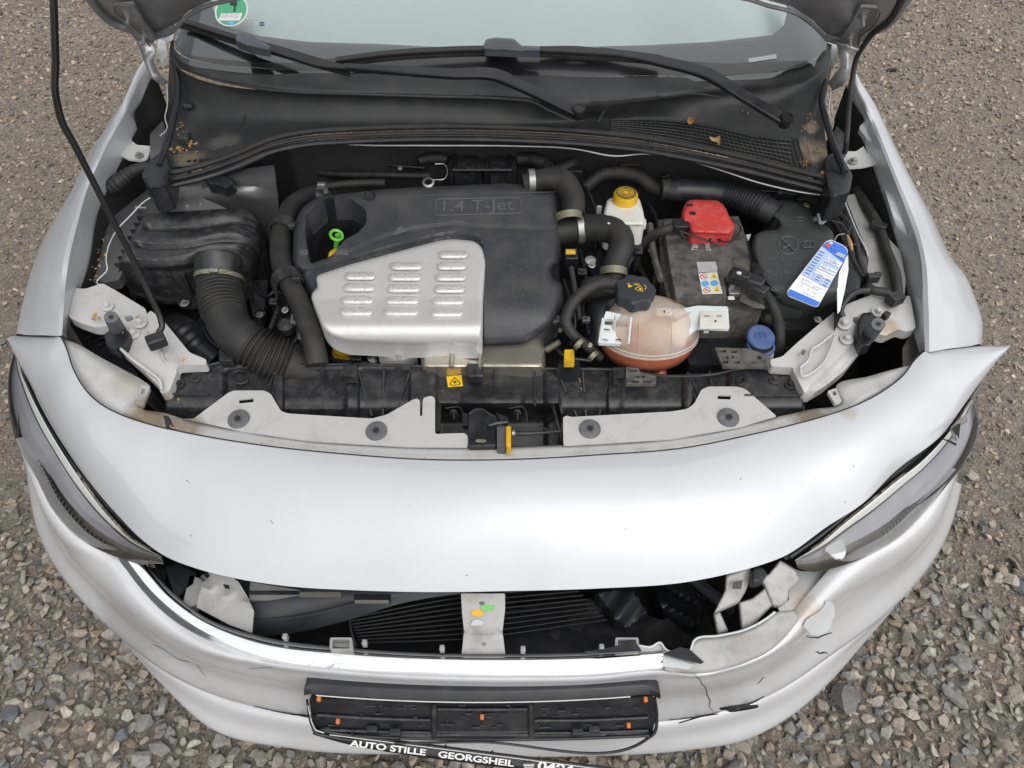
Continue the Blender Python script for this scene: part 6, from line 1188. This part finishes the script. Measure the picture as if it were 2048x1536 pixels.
# ================================================================ THE CAR: COWL, WINDSCREEN, WIPERS, BONNET
G = [(347, 70, 1.0), (351, 100, .985), (376, 118, .98), (444, 130, .975), (581, 140, .97), (851, 146, .965), (1022, 149, .965), (1193, 152, .965), (1348, 152, .965), (1450, 150, .97), (1553, 143, .975), (1615, 128, .98), (1646, 105, .985), (1653, 75, 1.0)]
Rg = [(342, 85, .985), (350, 128, .965), (376, 144, .958), (430, 160, .95), (560, 182, .945), (851, 192, .94), (1022, 199, .94), (1160, 212, .935), (1310, 198, .94), (1450, 180, .945), (1556, 166, .95), (1622, 150, .955), (1656, 125, .965), (1663, 90, .985)]
Rg2 = [(340, 95, .975), (345, 140, .95), (372, 158, .943), (428, 172, .935), (560, 190, .93), (851, 199, .928), (1022, 206, .928), (1160, 222, .92), (1310, 206, .925), (1450, 190, .93), (1550, 178, .935), (1606, 168, .94), (1652, 150, .95), (1664, 110, .97)]
Mb = [(338, 130, .93), (356, 190, .90), (378, 208, .892), (420, 218, .887), (560, 236, .885), (851, 246, .885), (1022, 249, .885), (1180, 240, .885), (1310, 236, .885), (1440, 258, .885), (1540, 288, .885), (1590, 290, .885), (1622, 250, .895), (1650, 180, .93)]
Fb = [(332, 340, .865), (345, 336, .866), (372, 332, .866), (420, 322, .868), (580, 270, .875), (851, 256, .88), (1022, 258, .88), (1193, 266, .878), (1340, 282, .874), (1440, 304, .87), (1540, 328, .866), (1606, 344, .864), (1640, 352, .863), (1660, 360, .862)]
cw, Rcw = loft('cowl_panel', [G, Rg, Rg2, Mb, Fb], cowl_m, car, 220, 6, ang=50)
BVC = bvh_of(Rcw)
tube('cowl_ridge', [(347, 118, .972), (358, 136, .962), (400, 154, .955), (470, 170, .95), (560, 182, .948), (700, 188, .944), (851, 193, .943), (1022, 199, .943), (1060, 203, .942), (1100, 222, .93), (1140, 240, .91)], [2, 3, 3, 3, 2.5, 2.5, 2.5, 2.5, 2.5, 2.5, 2], cowl_m, cw, seg=8, n=80)
tube('cowl_ridge', [(1195, 245, .905), (1212, 215, .92), (1222, 198, .932), (1300, 192, .942), (1400, 188, .945), (1440, 196, .942)], 2.4, cowl_m, cw, seg=8, n=60)
dust_m = mat('settled_dust', (.27, .21, .14), .9, mix=((.12, .10, .075), 120, .42, .62, 8))
tube('dust_ridge', [(362, 139, .965), (380, 148, .960), (400, 156, .957), (430, 165, .954), (470, 173, .951), (510, 179, .949)], [1, 4, 5, 4.5, 3, .8], dust_m, cw, seg=8, n=50, flat=.6)
f = onto(BVC, .002)
for uu, vv in (((489, 228), (478, 260)), ((478, 260), (452, 296))): pass
tube('cowl_step', [Wp(q_) for q_ in f([489, 478, 462, 448], [230, 255, 280, 296])], 1.4, cowl_m, cw, seg=5, n=20)
for i in range(5): q_ = f([374+i*13]*4, [320]*4); obox('cowl_slot', f([378+i*12], [322-i*.8])[0], (.0075, .008, .001), void, cw, xdir=(1, .1, 0), bevel=0)
obox('cowl_clip', f([372], [282])[0] + np.array([0, 0, .006]), (.022, .026, .018), cowl_m, cw, bevel=.004); obox('cowl_clip', f([378], [214])[0] + np.array([0, 0, .004]), (.022, .02, .012), cowl_m, cw, bevel=.004)
for u, v in ((1622, 245), (1636, 300)): bolt(u, v, .885, 7, cw, cowl_m)
# air intake grille
gr_top = [(1222, 238), (1300, 238), (1380, 244), (1440, 254), (1500, 270), (1560, 276), (1614, 277)]
gr_bot = [(1222, 262), (1290, 272), (1340, 280), (1400, 292), (1460, 306), (1530, 320), (1594, 338), (1618, 332)]
ga = crv([(*p_, 0) for p_ in gr_top], 60)[:, :2]; gb = crv([(*p_, 0) for p_ in gr_bot], 60)[:, :2]
gp = panel('grille_well', [tuple(p_) for p_ in ga[::4]] + [tuple(p_) for p_ in gb[::-4]], onw(BVC, .0025), void, car, skirt=0, step=14)
lst = []
for i in range(44):
    t_ = i/43; a_ = np.array([np.interp(t_, np.linspace(0, 1, 60), ga[:, k]) for k in (0, 1)]); b__ = np.array([np.interp(min(1, t_*1.02), np.linspace(0, 1, 60), gb[:, k]) for k in (0, 1)])
    b__[0] += 6; w_ = onto(BVC, .006)([a_[0], (a_[0]+b__[0])/2, b__[0]], [a_[1], (a_[1]+b__[1])/2, b__[1]]); lst.append(([Wp(x) for x in w_], 1.15))
for k in range(7):
    s = (k+.3)/6.8; c = ga*(1-s)+gb*s; w_ = onto(BVC, .007)(c[::6, 0], c[::6, 1]); lst.append(([Wp(x) for x in w_], 1.15))
tag(tubes('grille_mesh', lst, cowl_m, gp, seg=4, n=12), kind='stuff')
# rubber seal: two lips
sealp = [(322, 347, .874), (345, 345, .876), (400, 332, .878), (470, 308, .880), (550, 276, .884), (620, 263, .887), (700, 258, .888), (851, 253, .889), (1022, 255, .889), (1193, 265, .887), (1290, 276, .885), (1380, 292, .882), (1485, 314, .878), (1580, 338, .874), (1660, 358, .872), (1684, 364, .872)]
sl1 = tube('bonnet_seal', sealp, 6, rubber, car, seg=12, n=160)
tube('seal_lip', [(u, v+13, z-.006) for u, v, z in sealp], 5, rubber, sl1, seg=10, n=160, flat=.8)
tube('seal_lip', [(u, v+25, z-.016) for u, v, z in sealp[1:]], [8, 10, 10, 8, 8, 8, 8, 8, 8, 8, 9, 9, 9, 9, 9], blackc, sl1, seg=10, n=160, flat=.7)
tube('bulkhead_flange', [(420, 352, .848), (500, 318, .850), (580, 291, .854), (640, 284, .856), (700, 289, .857), (851, 291, .857), (1022, 292, .857), (1150, 298, .857), (1230, 312, .853), (1290, 308, .853), (1380, 322, .85), (1440, 340, .85), (1520, 366, .848), (1600, 384, .846), (1660, 392, .845)], 1.5, inner, car, seg=6, n=140)
w0 = [Wp(pt((u, v+26, z-.018))) for u, v, z in sealp]
a_ = crv(pts(w0), 90); b_ = a_ + np.array([0, .06, -.03]); c_ = a_ + np.array([0, .05, -.55])
link('bulkhead', np.array([a_, b_, c_]).reshape(-1, 3), grid_faces(3, 90), mat('bulkhead_felt', (.014, .014, .015), .7, mix=((.03, .028, .027), 14, .4, .9), bump=(300, .5)), car, 60)
for s, pth in ((-1, [(300, 320), (330, 300), (342, 330), (335, 372), (300, 380), (282, 352)]), (1, [(1650, 315), (1676, 300), (1706, 350), (1700, 385), (1660, 398), (1650, 350)])):
    panel('cowl_end_cap', rnd(pth, 6), .885, blackc, car, skirt=.05, edge=(5, .006), step=7)
tube('side_seal', [(318, 330, .90), (336, 280, .915), (350, 225, .925), (357, 180, .935), (352, 140, .955)], [6, 7, 6, 6, 4], blackc, car, seg=10, n=40)
tube('side_seal', [(1690, 345, .89), (1668, 290, .91), (1652, 240, .925), (1644, 190, .935), (1652, 160, .95)], [7, 7, 6, 6, 4], blackc, car, seg=10, n=40)
tube('side_flange', [(334, 168, .95), (334, 215, .93), (330, 235, .92), (334, 258, .905), (320, 272, .90)], 1.3, inner, car, seg=5, n=30); tube('side_flange', [(1661, 185, .95), (1661, 235, .93), (1667, 243, .92), (1664, 258, .905)], 1.3, inner, car, seg=5, n=30)
panel('side_gusset', rnd([(300, 268), (326, 240), (332, 270), (322, 310), (300, 320)], 4), .88, steel_dark, car, skirt=.02); panel('side_gusset', rnd([(1672, 250), (1690, 268), (1698, 300), (1676, 305)], 4), .88, steel_dark, car, skirt=.02)
tube('wing_hose', [(300, 330, .86), (262, 345, .85), (240, 362, .84), (215, 380, .82)], [10, 12, 16, 14], rubber, car, seg=12, n=60, ribs=[(.3, .8, 6, .06)])
panel('tower_fittings', smooth([(410, 352), (425, 345), (450, 350), (470, 362), (452, 376), (436, 370), (418, 368)], 20), .86, blackc, car, skirt=.02, edge=(5, .004), step=6)
# windscreen
SL = math.radians(29)
g0 = crv(pts(G), 120); gl = []
for s in np.linspace(0, 1, 14):
    d_ = s*.78; q_ = g0.copy(); q_[:, 1] += d_*math.cos(SL); q_[:, 2] += d_*math.sin(SL); q_[:, 0] *= 1-.10*s; q_[:, 2] -= .00; gl.append(q_)
gl = np.array(gl); gl[:, :, 2] += .0*gl[:, :, 0]; gl[0] -= np.array([0, .012, .006])
mid_i = 60
ws = link('windscreen', gl.reshape(-1, 3), grid_faces(14, 120), screen_g, car, 60); BVG = bvh_of(gl)
fr_m = mat('frit_with_reflection', (.11, .12, .13), .12, 0, 1, coatr=.03)
inn_m = mat('painted_sky_reflection', (.66, .715, .72), .6)  # pale tone carries the sky reflection of the screen
off = np.array([0, .004, -.010])
frt = [(346, 60), (360, 20), (378, 0), (372, -40), (372, -300), (700, -300), (1654, -300), (1654, 74)]
# frit band plus painted bonnet reflection: lower and side strips behind the glass
def under(lift): 
    g_ = onto(BVG, lift)
    return wfn(lambda u, v: g_(u, v))
band = [(347, 72), (352, 100), (376, 116), (444, 128), (581, 139), (851, 145), (1022, 148), (1193, 150), (1348, 150), (1450, 149), (1553, 142), (1615, 126), (1645, 104), (1652, 76), (1632, 40), (1600, 8), (1590, -30), (1560, -30), (1575, 20), (1568, 50), (1545, 70), (1420, 84), (1300, 90), (1193, 93), (1022, 98), (851, 93), (760, 88), (620, 84), (520, 72), (460, 55), (428, 22), (420, -20), (396, -20), (380, 30), (352, 54)]
panel('frit_reflection_band', band, under(-.006), fr_m, ws, skirt=0, step=24)
pl2 = gl[2:] + np.array([0, .03, -.06]); link('sky_reflection_sheet', pl2.reshape(-1, 3), grid_faces(12, 120), inn_m, car, 60)  # pale sheet added behind the glass to stand in for reflected sky
panel('lower_dark_band', [(360, 108), (380, 117), (444, 129), (581, 140), (851, 146), (1022, 149), (1193, 151), (1348, 151), (1450, 150), (1553, 143), (1614, 127), (1616, 121), (1450, 127), (1330, 120), (1193, 112), (1022, 104), (851, 105), (700, 114), (640, 118), (580, 126), (500, 124), (420, 116)], under(.0012), mat('screen_black_edge', (.012, .012, .014), .3, 0, .6), ws, skirt=0, step=24)
# stickers
e1 = [(463+33*math.cos(t)+4*math.sin(-t), 22+31*math.sin(t)) for t in np.linspace(0, 2*math.pi, 40, endpoint=False)]
e2 = [(463+30*math.cos(t)+4*math.sin(-t), 21+29*math.sin(t)) for t in np.linspace(0, 2*math.pi, 40, endpoint=False)]
em = panel('emission_sticker', e1, under(.0008), wht, ws, skirt=0, step=40); panel('sticker_green', e2, under(.0016), umwelt, em, skirt=0, step=40) if False else panel('sticker_green', e2, under(.0016), umwelt, ws, skirt=0, step=40)
panel('sticker_field', [(442, 27), (485, 26), (480, 41), (437, 41)], under(.0024), wht, ws, skirt=0, step=40); fg = onto(BVG, .0032)
a_, b_, c_ = fg([442, 478, 442], [36, 36, 26]); nrm_g = (0, -math.sin(SL), math.cos(SL))
text('AUR WX521', Wp(a_), Wp(b_), inkg, ws, 'sticker_lettering', hf=2.0, nrm=nrm_g, ext=0)
a_, b_ = fg([458, 472], [23, 23]); text('4', Wp(a_), Wp(b_), inkb, ws, 'sticker_lettering', hf=2.2, nrm=nrm_g, ext=0); 
panel('sticker_seal', smooth([(456, 45), (463, 42), (470, 45), (463, 50)], 12), under(.0024), stick_b, ws, skirt=0, step=30)
for i in range(5): a_, b_ = fg([491, 507-(i % 2)*2], [40+i*3.4, 41+i*3.4]); quadstrip('glass_print', [[a_, b_, b_+np.array([0, .0, .0011]), a_+np.array([0, .0, .0011])]], inkg, ws)
for i in range(3): a_, b_ = fg([519, 529], [46+i*3, 46+i*3]); quadstrip('glass_print', [[a_, b_, b_+np.array([0, .0, .0022]), a_+np.array([0, .0, .0022])]], ink, ws)
panel('clear_sticker', [(1496, 117), (1552, 108), (1554, 117), (1498, 125)], under(.002), mat('clear_tape', (.30, .32, .33), .3), ws, skirt=0, step=40)
# wipers
def wiper(pivot, arm, thin, conn, blade, lab):
    r_ = bar('wiper_arm', arm, [26, 24, 25, 28, 22, 13], .010, blackc, car, n=60); r_['label'] = lab
    bar('arm_rod', thin, [11]*len(thin), .006, foam, r_, n=24)
    lathe('pivot_cap', pt(arm[0]) + np.array([0, -.002, .004]), (0, -.35, .94), [(.0125, -.014), (.013, .004), (.0115, .007), (.0095, .0072), (.0088, .0058), (.001, .0058)], foam, r_, 28)
    bar('wiper_blade', blade, [13]*len(blade), .010, foam, r_, n=60); bar('blade_rubber', [(u, v+9, z-.008) for u, v, z in blade], [6]*len(blade), .008, rubber, r_, n=60)
    panel('blade_adapter', rnd(conn, 4), conn_z, mat('adapter_grey', (.05, .055, .07), .35) if 'adapter_grey' not in bpy.data.materials else bpy.data.materials['adapter_grey'], r_, skirt=.012, edge=(4, .004), step=6)
conn_z = 1.035
wiper((1157, 220, .965), [(1157, 224, .955), (1085, 190, .975), (1018, 160, .990), (1000, 152, .993), (900, 147, .998), (690, 134, 1.0)], [(700, 135, 1.0), (640, 130, 1.003), (580, 112, 1.01), (530, 96, 1.018)], [(470, 76), (480, 61), (512, 70), (516, 80), (540, 92), (538, 102), (498, 94), (472, 84)],
      [(360, 42, 1.03), (400, 54, 1.028), (470, 76, 1.02), (560, 100, 1.01), (640, 124, 1.0), (700, 140, .992)], 'wiper lying across the left half of the glass')
conn_z = 1.02
wiper((1571, 237, .955), [(1571, 241, .945), (1510, 205, .965), (1448, 166, .985), (1436, 158, .988), (1320, 122, .998), (1200, 102, 1.003)], [(1205, 103, 1.003), (1160, 98, 1.004), (1080, 98, 1.006)], [(966, 92), (972, 78), (990, 75), (1028, 77), (1044, 92), (1080, 94), (1080, 103), (1030, 102), (968, 99)],
      [(672, 122, .993), (760, 110, 1.0), (851, 103, 1.004), (960, 99, 1.006), (1060, 100, 1.006), (1180, 106, 1.003), (1300, 115, .998), (1322, 118, .997)], 'wiper reaching from the right corner to the middle of the glass')
# bonnet: standing open on its hinges, seen only at its rear corners
AL = math.radians(52); Q0 = P(300, 76, 1.035); nb = np.array([0, math.sin(AL), math.cos(AL)]); hb = np.array([0, -math.cos(AL), math.sin(AL)])
def onB(u, v, lift=0):
    d = ray(u, v); t = ((Q0 - nb*lift - CAM) @ nb)/(d @ nb); return CAM + d*t[..., None]
def bonnet_pts(px, lift=0): a = np.array(px, float); return onB(a[:, 0], a[:, 1], lift)
left = bonnet_pts([(171, 0), (188, 22), (205, 41), (232, 60), (262, 70), (288, 84), (318, 79), (345, 68), (376, 38), (427, 14), (462, 6), (487, 0)])
right = bonnet_pts([(1469, 0), (1500, 6), (1534, 17), (1587, 31), (1628, 58), (1655, 85), (1690, 92), (1724, 86), (1738, 76), (1768, 65), (1788, 48), (1804, 27), (1823, 0)])
def onb_s(x, s): b0 = Q0 + hb*s; return np.array([x, b0[1], b0[2]])
s_of = lambda p_: float((p_-Q0) @ hb)
sA = s_of(left[-1]); 
outl = [p_ for p_ in left] + [onb_s(x, sA + .09*math.sin(math.pi*(x-left[-1][0])/(right[0][0]-left[-1][0]))) for x in np.linspace(left[-1][0], right[0][0], 12)[1:-1]] + [p_ for p_ in right]
xl, xr = left[0][0], right[-1][0]
outl += [onb_s(xr + .02, .35), onb_s(xr + .01, .6), onb_s(xr - .05, .82), onb_s(xr - .20, .95), onb_s(0, 1.0), onb_s(xl + .20, .95), onb_s(xl + .05, .82), onb_s(xl - .01, .6), onb_s(xl - .02, .35)]
O2 = np.array([[p_[0], s_of(p_)] for p_ in outl])
def bonnet_mesh(name, m, lift, bulge, step=.04, inset=0, relief=None, par=None):
    P2 = O2.copy(); c2 = np.array([0, .5]); P2 = c2 + (P2-c2)*(1-inset)
    loop = resamp([tuple(p_) for p_ in P2], step); lo = P2.min(0); hi = P2.max(0)
    gx, gy = np.meshgrid(np.arange(lo[0], hi[0], step), np.arange(lo[1], hi[1], step)); gp_ = np.c_[gx.ravel(), gy.ravel()]; gp_ = gp_[inside(gp_, loop)]; gp_ = gp_[seg_dist(gp_, loop) > step*.3]
    vv, ee, ff, *_ = delaunay_2d_cdt([Vector(p_) for p_ in np.vstack([np.array(loop), gp_])], [(i, (i+1) % len(loop)) for i in range(len(loop))], [], 1, 1e-5)
    U = np.array([tuple(p_) for p_ in vv]); d_ = seg_dist(U, loop); h_ = lift + bulge*np.clip(d_/.12, 0, 1)**.5
    if relief is not None: h_ = h_ + relief(U[:, 0], U[:, 1], d_)
    W = np.array([onb_s(x, s) for x, s in U]) + nb*h_[:, None]
    return link(name, W, [tuple(f_) for f_ in ff], m, par, 45)
bon = bonnet_mesh('bonnet', paint, .022, .03, par=car)
def inner_rel(x, s, d): return -.012*((np.sin(x*16+s*5)*np.sin(s*17-x*3)) > .35)*(d > .05) + .012*np.clip(1-d/.03, 0, 1)
bonnet_mesh('bonnet_inner_panel', hood_in, .004, .004, step=.02, inset=.003, relief=inner_rel, par=bon)
cur_l = np.array([p_ for p_ in left[:8]]); tube('bonnet_hem', [Wp(p_ + nb*.012) for p_ in left[:8]], 9, hood_in, bon, seg=10, n=50); tube('bonnet_hem', [Wp(p_ + nb*.012) for p_ in right[5:]], 9, hood_in, bon, seg=10, n=50)
tube('bonnet_rear_hem', [Wp(p_ + nb*.006) for p_ in left[7:]], 4, hood_in, bon, seg=8, n=30); tube('bonnet_rear_hem', [Wp(p_ + nb*.006) for p_ in right[:6]], 4, hood_in, bon, seg=8, n=30)
def hinge(s, plate, arm, bolts, lip):
    pw = wfn(lambda u, v: onB(u, v, .010))
    hp = panel('bonnet_hinge', rnd(plate, 5), pw, hood_in, car, skirt=.008, sdir=tuple(nb), step=20)
    tube('hinge_rim', [Wp(x) for x in onB(np.array([q_[0] for q_ in lip], float), np.array([q_[1] for q_ in lip], float), .014)], 1.8, steel_dark, hp, seg=6, n=30)
    for u, v in bolts:
        c = onB(np.array([u], float), np.array([v], float), .010)[0]; V_, F_ = lathe_arr(c, -nb, [(.010, 0), (.010, .002), (.0065, .003), (.0065, .008)], 6); link('hinge_nut', V_, F_, zinc, hp, 30, facing=False); V_, F_ = lathe_arr(c, -nb, [(.0035, .008), (.0035, .022)], 10); link('hinge_stud', V_, F_, zinc, hp, 30, facing=False)
    al, ar = arm; Lp = np.array([pt(q_) for q_ in al]); Rp = np.array([pt(q_) for q_ in ar]); A_, B_ = crv(Lp, 24), crv(Rp, 24); m_ = (A_+B_)/2 + np.array([0, -.006, .003])
    o_ = link('hinge_arm', np.array([A_, m_, B_]).reshape(-1, 3), grid_faces(3, 24), tower_m, hp, 50); md = o_.modifiers.new('solid', 'SOLIDIFY'); md.thickness = .005
hinge(-1, [(226, 14), (268, 10), (290, 50), (312, 78), (300, 92), (270, 80), (250, 50)], ([(272, 86, 1.03), (280, 100, 1.015), (290, 128, 1.0), (306, 158, .975), (330, 174, .95)], [(306, 76, 1.035), (312, 100, 1.015), (308, 122, 1.0), (318, 146, .98), (337, 164, .955)]), ((256, 27), (287, 68)), [(300, 92), (272, 58), (258, 46), (228, 20), (232, 12), (262, 12)])
hinge(1, [(1720, 16), (1756, 18), (1748, 50), (1728, 74), (1716, 100), (1676, 112), (1680, 84), (1700, 50)], ([(1672, 84, 1.035), (1678, 110, 1.015), (1680, 132, 1.0), (1668, 150, .98), (1655, 166, .955)], [(1718, 100, 1.03), (1706, 112, 1.015), (1702, 140, .995), (1688, 168, .965), (1664, 182, .945)]), ((1725, 31), (1700, 73)), [(1716, 90), (1722, 72), (1748, 50), (1757, 20), (1726, 16)])
panel('pillar_corner', rnd([(316, 76), (330, 82), (336, 110), (322, 124), (314, 110)], 4), 1.0, inner, car, skirt=.01); panel('pillar_corner', rnd([(1664, 84), (1674, 84), (1676, 118), (1670, 132), (1662, 118)], 4), 1.0, inner, car, skirt=.01)
tube('bonnet_cable', [(1812, -20, 1.2), (1780, 40, 1.12), (1735, 80, 1.05), (1712, 120, 1.0), (1702, 180, .95), (1692, 290, .90), (1690, 305, .88)], [8, 7, 6, 5, 5, 5, 5], rubber, car, seg=8, n=60)
# cabin behind the screen, out of the picture but part of the car
rf0 = gl[-1]; RR = np.array([rf0, rf0 + np.array([0, .25, .05]), rf0 + np.array([0, .9, .06]), rf0 + np.array([0, 1.5, -.02])]); link('roof', RR.reshape(-1, 3), grid_faces(4, 120), paint, car, 60)
for s, k in ((-1, 0), (1, -1)):
    pp = gl[:, k]; q_ = pp + np.array([s*.035, .0, -.012]); p3 = pp + np.array([s*.05, .02, -.05]); link('windscreen_pillar', np.array([pp, q_, p3]).reshape(-1, 3), grid_faces(3, len(pp)), paint, car, 60)
    link('door_side', [(s*.80, 1.62, .25), (s*.80, 3.6, .25), (s*.80, 3.6, .95), (s*.72, 1.62, .95)], [(0, 1, 2, 3)], paint, car)
# the hall to the left of the yard, outside the picture: it stands mirrored in the left wing and bumper corner
hall = tag(empty('hall', (-9.0, 1.0, 0)), 'long grey hall standing left of the car, seen only as a reflection in the paint', 'building')
wall_m = mat('hall_wall', (.16, .165, .17), .7, mix=((.12, .12, .12), 1.2, .4, .8)); roof_m = mat('hall_roof', (.10, .09, .085), .8)
def slab(name, x0, x1, y0, y1, z0, z1, m, par): return obox(name, ((x0+x1)/2, (y0+y1)/2, (z0+z1)/2), (x1-x0, y1-y0, z1-z0), m, par, bevel=.01)
slab('wall', -12, -6.5, -5, 9, -.1, 4.3, wall_m, hall); slab('roof', -12.3, -6.2, -5.3, 9.3, 4.3, 4.55, roof_m, hall)
for y_ in (-3.5, 1.5, 6.5): slab('door', -6.5, -6.44, y_-1.3, y_+1.3, 0, 3.2, steel_dark, hall)
# prop rod
rod = tube('prop_rod', [(104, -60, 1.39), (107, 0, 1.34), (111, 120, 1.25), (114, 205, 1.175), (122, 238, 1.15), (150, 292, 1.105), (205, 400, 1.01), (262, 512, .905), (305, 600, .825), (322, 640, .79), (324, 655, .78), (316, 666, .775)], [7.2, 7.2, 7, 7, 7.2, 6.8, 6.2, 6, 6, 6, 6, 6], foam, car, seg=14, n=140)
obox('rod_pivot', P(313, 682, .772), (.030, .024, .020), blackc, rod, xdir=(.8, .5, 0), bevel=.003)
# ================================================================ LOOSE THINGS
# service tag
def tagplane():
    c0 = np.array([1664., 481.]); return None
tz = zl((470, .842), (500, .836), (616, .822))
tg = tag(empty('service_tag', P(1640, 560, .80)), 'blue and white handwritten oil service tag hanging over the fuse box', 'paper tag')
Tout = rnd([(1662, 479), (1668, 482), (1686, 490), (1695, 498), (1696, 505), (1640, 606), (1636, 613), (1628, 613), (1576, 592), (1574, 585), (1576, 580), (1645, 490), (1650, 484)], 3)
tl_ = panel('tag_sheet', Tout, tz, paper, tg, skirt=.0006, step=14)
dz = .0012
def tpan(name, poly, m, k=1): return panel(name, poly, lambda u, v: tz(u, v)+dz*k, m, tl_, skirt=.0002, step=40)
# strip coordinates: s along the tag (0 top, 1 bottom), t across (0 left edge, 1 right edge)
TL, TR, BL, BR = np.array([1644., 491.]), np.array([1695., 511.]), np.array([1575., 585.]), np.array([1635., 613.])
def T(s, t): return tuple((TL*(1-s)+BL*s)*(1-t) + (TR*(1-s)+BR*s)*t)
tpan('printed_field', [T(.02, .01), T(.02, .99), T(.64, .99), T(.60, .01)], paper_lb)
tpan('blue_header', [(1663, 481), (1686, 491), (1694, 499), (1695, 506), T(.13, .99), T(.07, .5), T(.0, .01), (1651, 485)], paper_b, 1.6); tpan('blue_footer', [T(.925, .0), T(.915, 1), (1636, 611), (1630, 612), (1577, 590), T(.985, 0)], paper_b, 1.6)
tpan('red_logo', [T(-.02, .07), T(-.005, .23), T(-.07, .27), T(-.085, .13)], stick_r, 2.4); tpan('logo_print', [T(-.09, .14), T(-.075, .27), T(-.12, .30), T(-.125, .2)], wht, 2.4)
for i, (s, t0, t1_) in enumerate(((.035, .62, .95), (.055, .62, .9), (.075, .58, .96))): tpan('header_print', [T(s-.03, t0), T(s-.025, t1_), T(s-.012, t1_), T(s-.017, t0)], wht, 2.4)
for s, t0, t1_ in ((.15, .42, .97), (.20, .40, .97), (.30, .36, .66), (.30, .70, .97), (.355, .36, .97), (.41, .34, .97), (.455, .34, .97)): tpan('white_field', [T(s, t0), T(s+.008, t1_), T(s+.045, t1_), T(s+.037, t0)], paper, 2.0)
for i in range(9): s = .10+i*.055; tpan('printed_line', [T(s, .05), T(s+.004, .25), T(s+.014, .25), T(s+.010, .05)], ink, 2.0)
for s, t_ in ((.47, .42), (.52, .40), (.57, .40), (.505, .72), (.555, .72), (.605, .72)):
    c = T(s, t_); disc(c[0], c[1], 0, 2, 1.7, wht, tl_, 'tick_circle', th=.0002, pw=lambda u, v: tz(u, v)+dz*2.2, n=10); tpan('printed_line', [T(s+.01, t_+.06), T(s+.014, t_+.22), T(s+.022, t_+.22), T(s+.018, t_+.06)], ink, 2.0)
rr = random.Random(5)
def scrib(s, t0, t1_, n, amp, m=ink):
    pth = []
    for i in range(n):
        t_ = t0+(t1_-t0)*i/(n-1); q_ = T(s + rr.uniform(-amp, amp), t_+rr.uniform(-.01, .01)); pth.append((q_[0], q_[1], float(tz(0, q_[1]))+.0030))
    tube('handwriting', pth, .38, m, tl_, seg=4, n=n*3)
for a_ in ((.675, .08, .45, 14, .014), (.70, .55, .93, 12, .013), (.735, .12, .5, 13, .008), (.745, .52, .78, 10, .012), (.79, .22, .26, 4, .01), (.80, .45, .52, 5, .013), (.81, .62, .80, 8, .014), (.88, .36, .85, 14, .011), (.17, .5, .8, 10, .01), (.22, .45, .85, 12, .01), (.32, .42, .6, 8, .01), (.37, .42, .75, 10, .01)): scrib(*a_)
panel('tag_back_leaf', [(1696, 508), (1697, 540), (1690, 580), (1680, 622), (1675, 628), (1674, 580), (1678, 545)], .80, paper, tg, skirt=.0006)
for q_ in ((1669, 491), (1663, 497), (1669, 501)): disc(q_[0], q_[1], 0, 1.2, 1, inkb, tl_, 'punch_hole', th=.0002, pw=lambda u, v: tz(u, v)+dz*2.2, n=8)
tube('tag_string', [(1668, 484, .845), (1676, 470, .83), (1690, 468, .81)], .6, wht, tg, seg=4, n=12)
# dry leaves on the cowl
def leaf(outl, m, label, z):
    c = np.mean(outl, axis=0); return tag(panel('dry_leaf', rnd(outl, 2), lambda u, v: z + .010*((u-c[0])/12)**2, m, None, skirt=.0008, step=4), label, 'leaf', None)
leaf([(1374, 240), (1379, 232), (1391, 233), (1390, 240), (1383, 248), (1376, 247)], leaf_m, 'curled orange brown leaf on the cowl grille edge', .893)
leaf([(1418, 273), (1430, 276), (1440, 271), (1441, 281), (1439, 291), (1434, 284), (1424, 281)], leaf_m2, 'torn tan leaf lying on the middle of the cowl grille', .886)
leaf([(1641, 343), (1646, 341), (1650, 347), (1644, 350)], leaf_m, 'tiny brown leaf at the right end of the cowl seal', .875)
# dry flakes, scattered
FV = []; FFc = []
def flakes(bv, spots, lift=.002):
    global FV, FFc
    for u, v, n, su, sv, sz in spots:
        uu = u + RNG.normal(size=n)*su; vv = v + RNG.normal(size=n)*sv
        if bv is None: W = P(uu, vv, spots_z)
        else: W = onto(bv, lift)(uu, vv)
        for c in W:
            s_ = sz*(.5+RNG.random()); V_, F_ = hull(6, np.array([1, .6, .35]), int(RNG.integers(1e6))); Rm = rotm(1, .5)[0]; o = len(FV)
            FV += [tuple(x) for x in ((V_ @ Rm.T)*s_ + c + np.array([0, 0, s_*.2]))]; FFc += [tuple(int(o+i) for i in f_) for f_ in F_]
flakes(BVC, [(362, 250, 10, 4, 12, .0042), (372, 272, 9, 4, 5, .005), (385, 288, 16, 6, 4, .005), (352, 300, 18, 8, 4, .005), (366, 302, 6, 4, 3, .005), (392, 304, 5, 5, 2, .004), (1610, 328, 22, 7, 5, .0035), (1612, 290, 12, 6, 20, .003), (1620, 240, 10, 5, 12, .003), (1490, 225, 5, 6, 3, .003)])
spots_z = .765; flakes(None, [(193, 634, 10, 5, 5, .0055), (275, 634, 2, 3, 2, .005), (250, 668, 1, 2, 1, .003), (366, 722, 2, 5, 3, .004)])
spots_z = .772; flakes(None, [(206, 505, 12, 9, 18, .0035), (188, 545, 8, 6, 8, .0035), (198, 480, 6, 4, 8, .003)])
spots_z = .718; flakes(None, [(343, 855, 4, 5, 3, .003), (376, 863, 3, 3, 2, .004), (527, 888, 2, 1, 1, .003), (359, 801, 1, 1, 1, .004), (548, 747, 1, 1, 1, .004), (886, 781, 1, 1, 1, .003), (1160, 761, 2, 1, 2, .003), (1163, 778, 2, 1, 1, .003), (854, 917, 2, 3, 1, .002), (1278, 905, 1, 1, 1, .002)])
tag(link('dry_seed_flakes', FV, FFc, wood, None, 20, facing=False), kind='stuff')
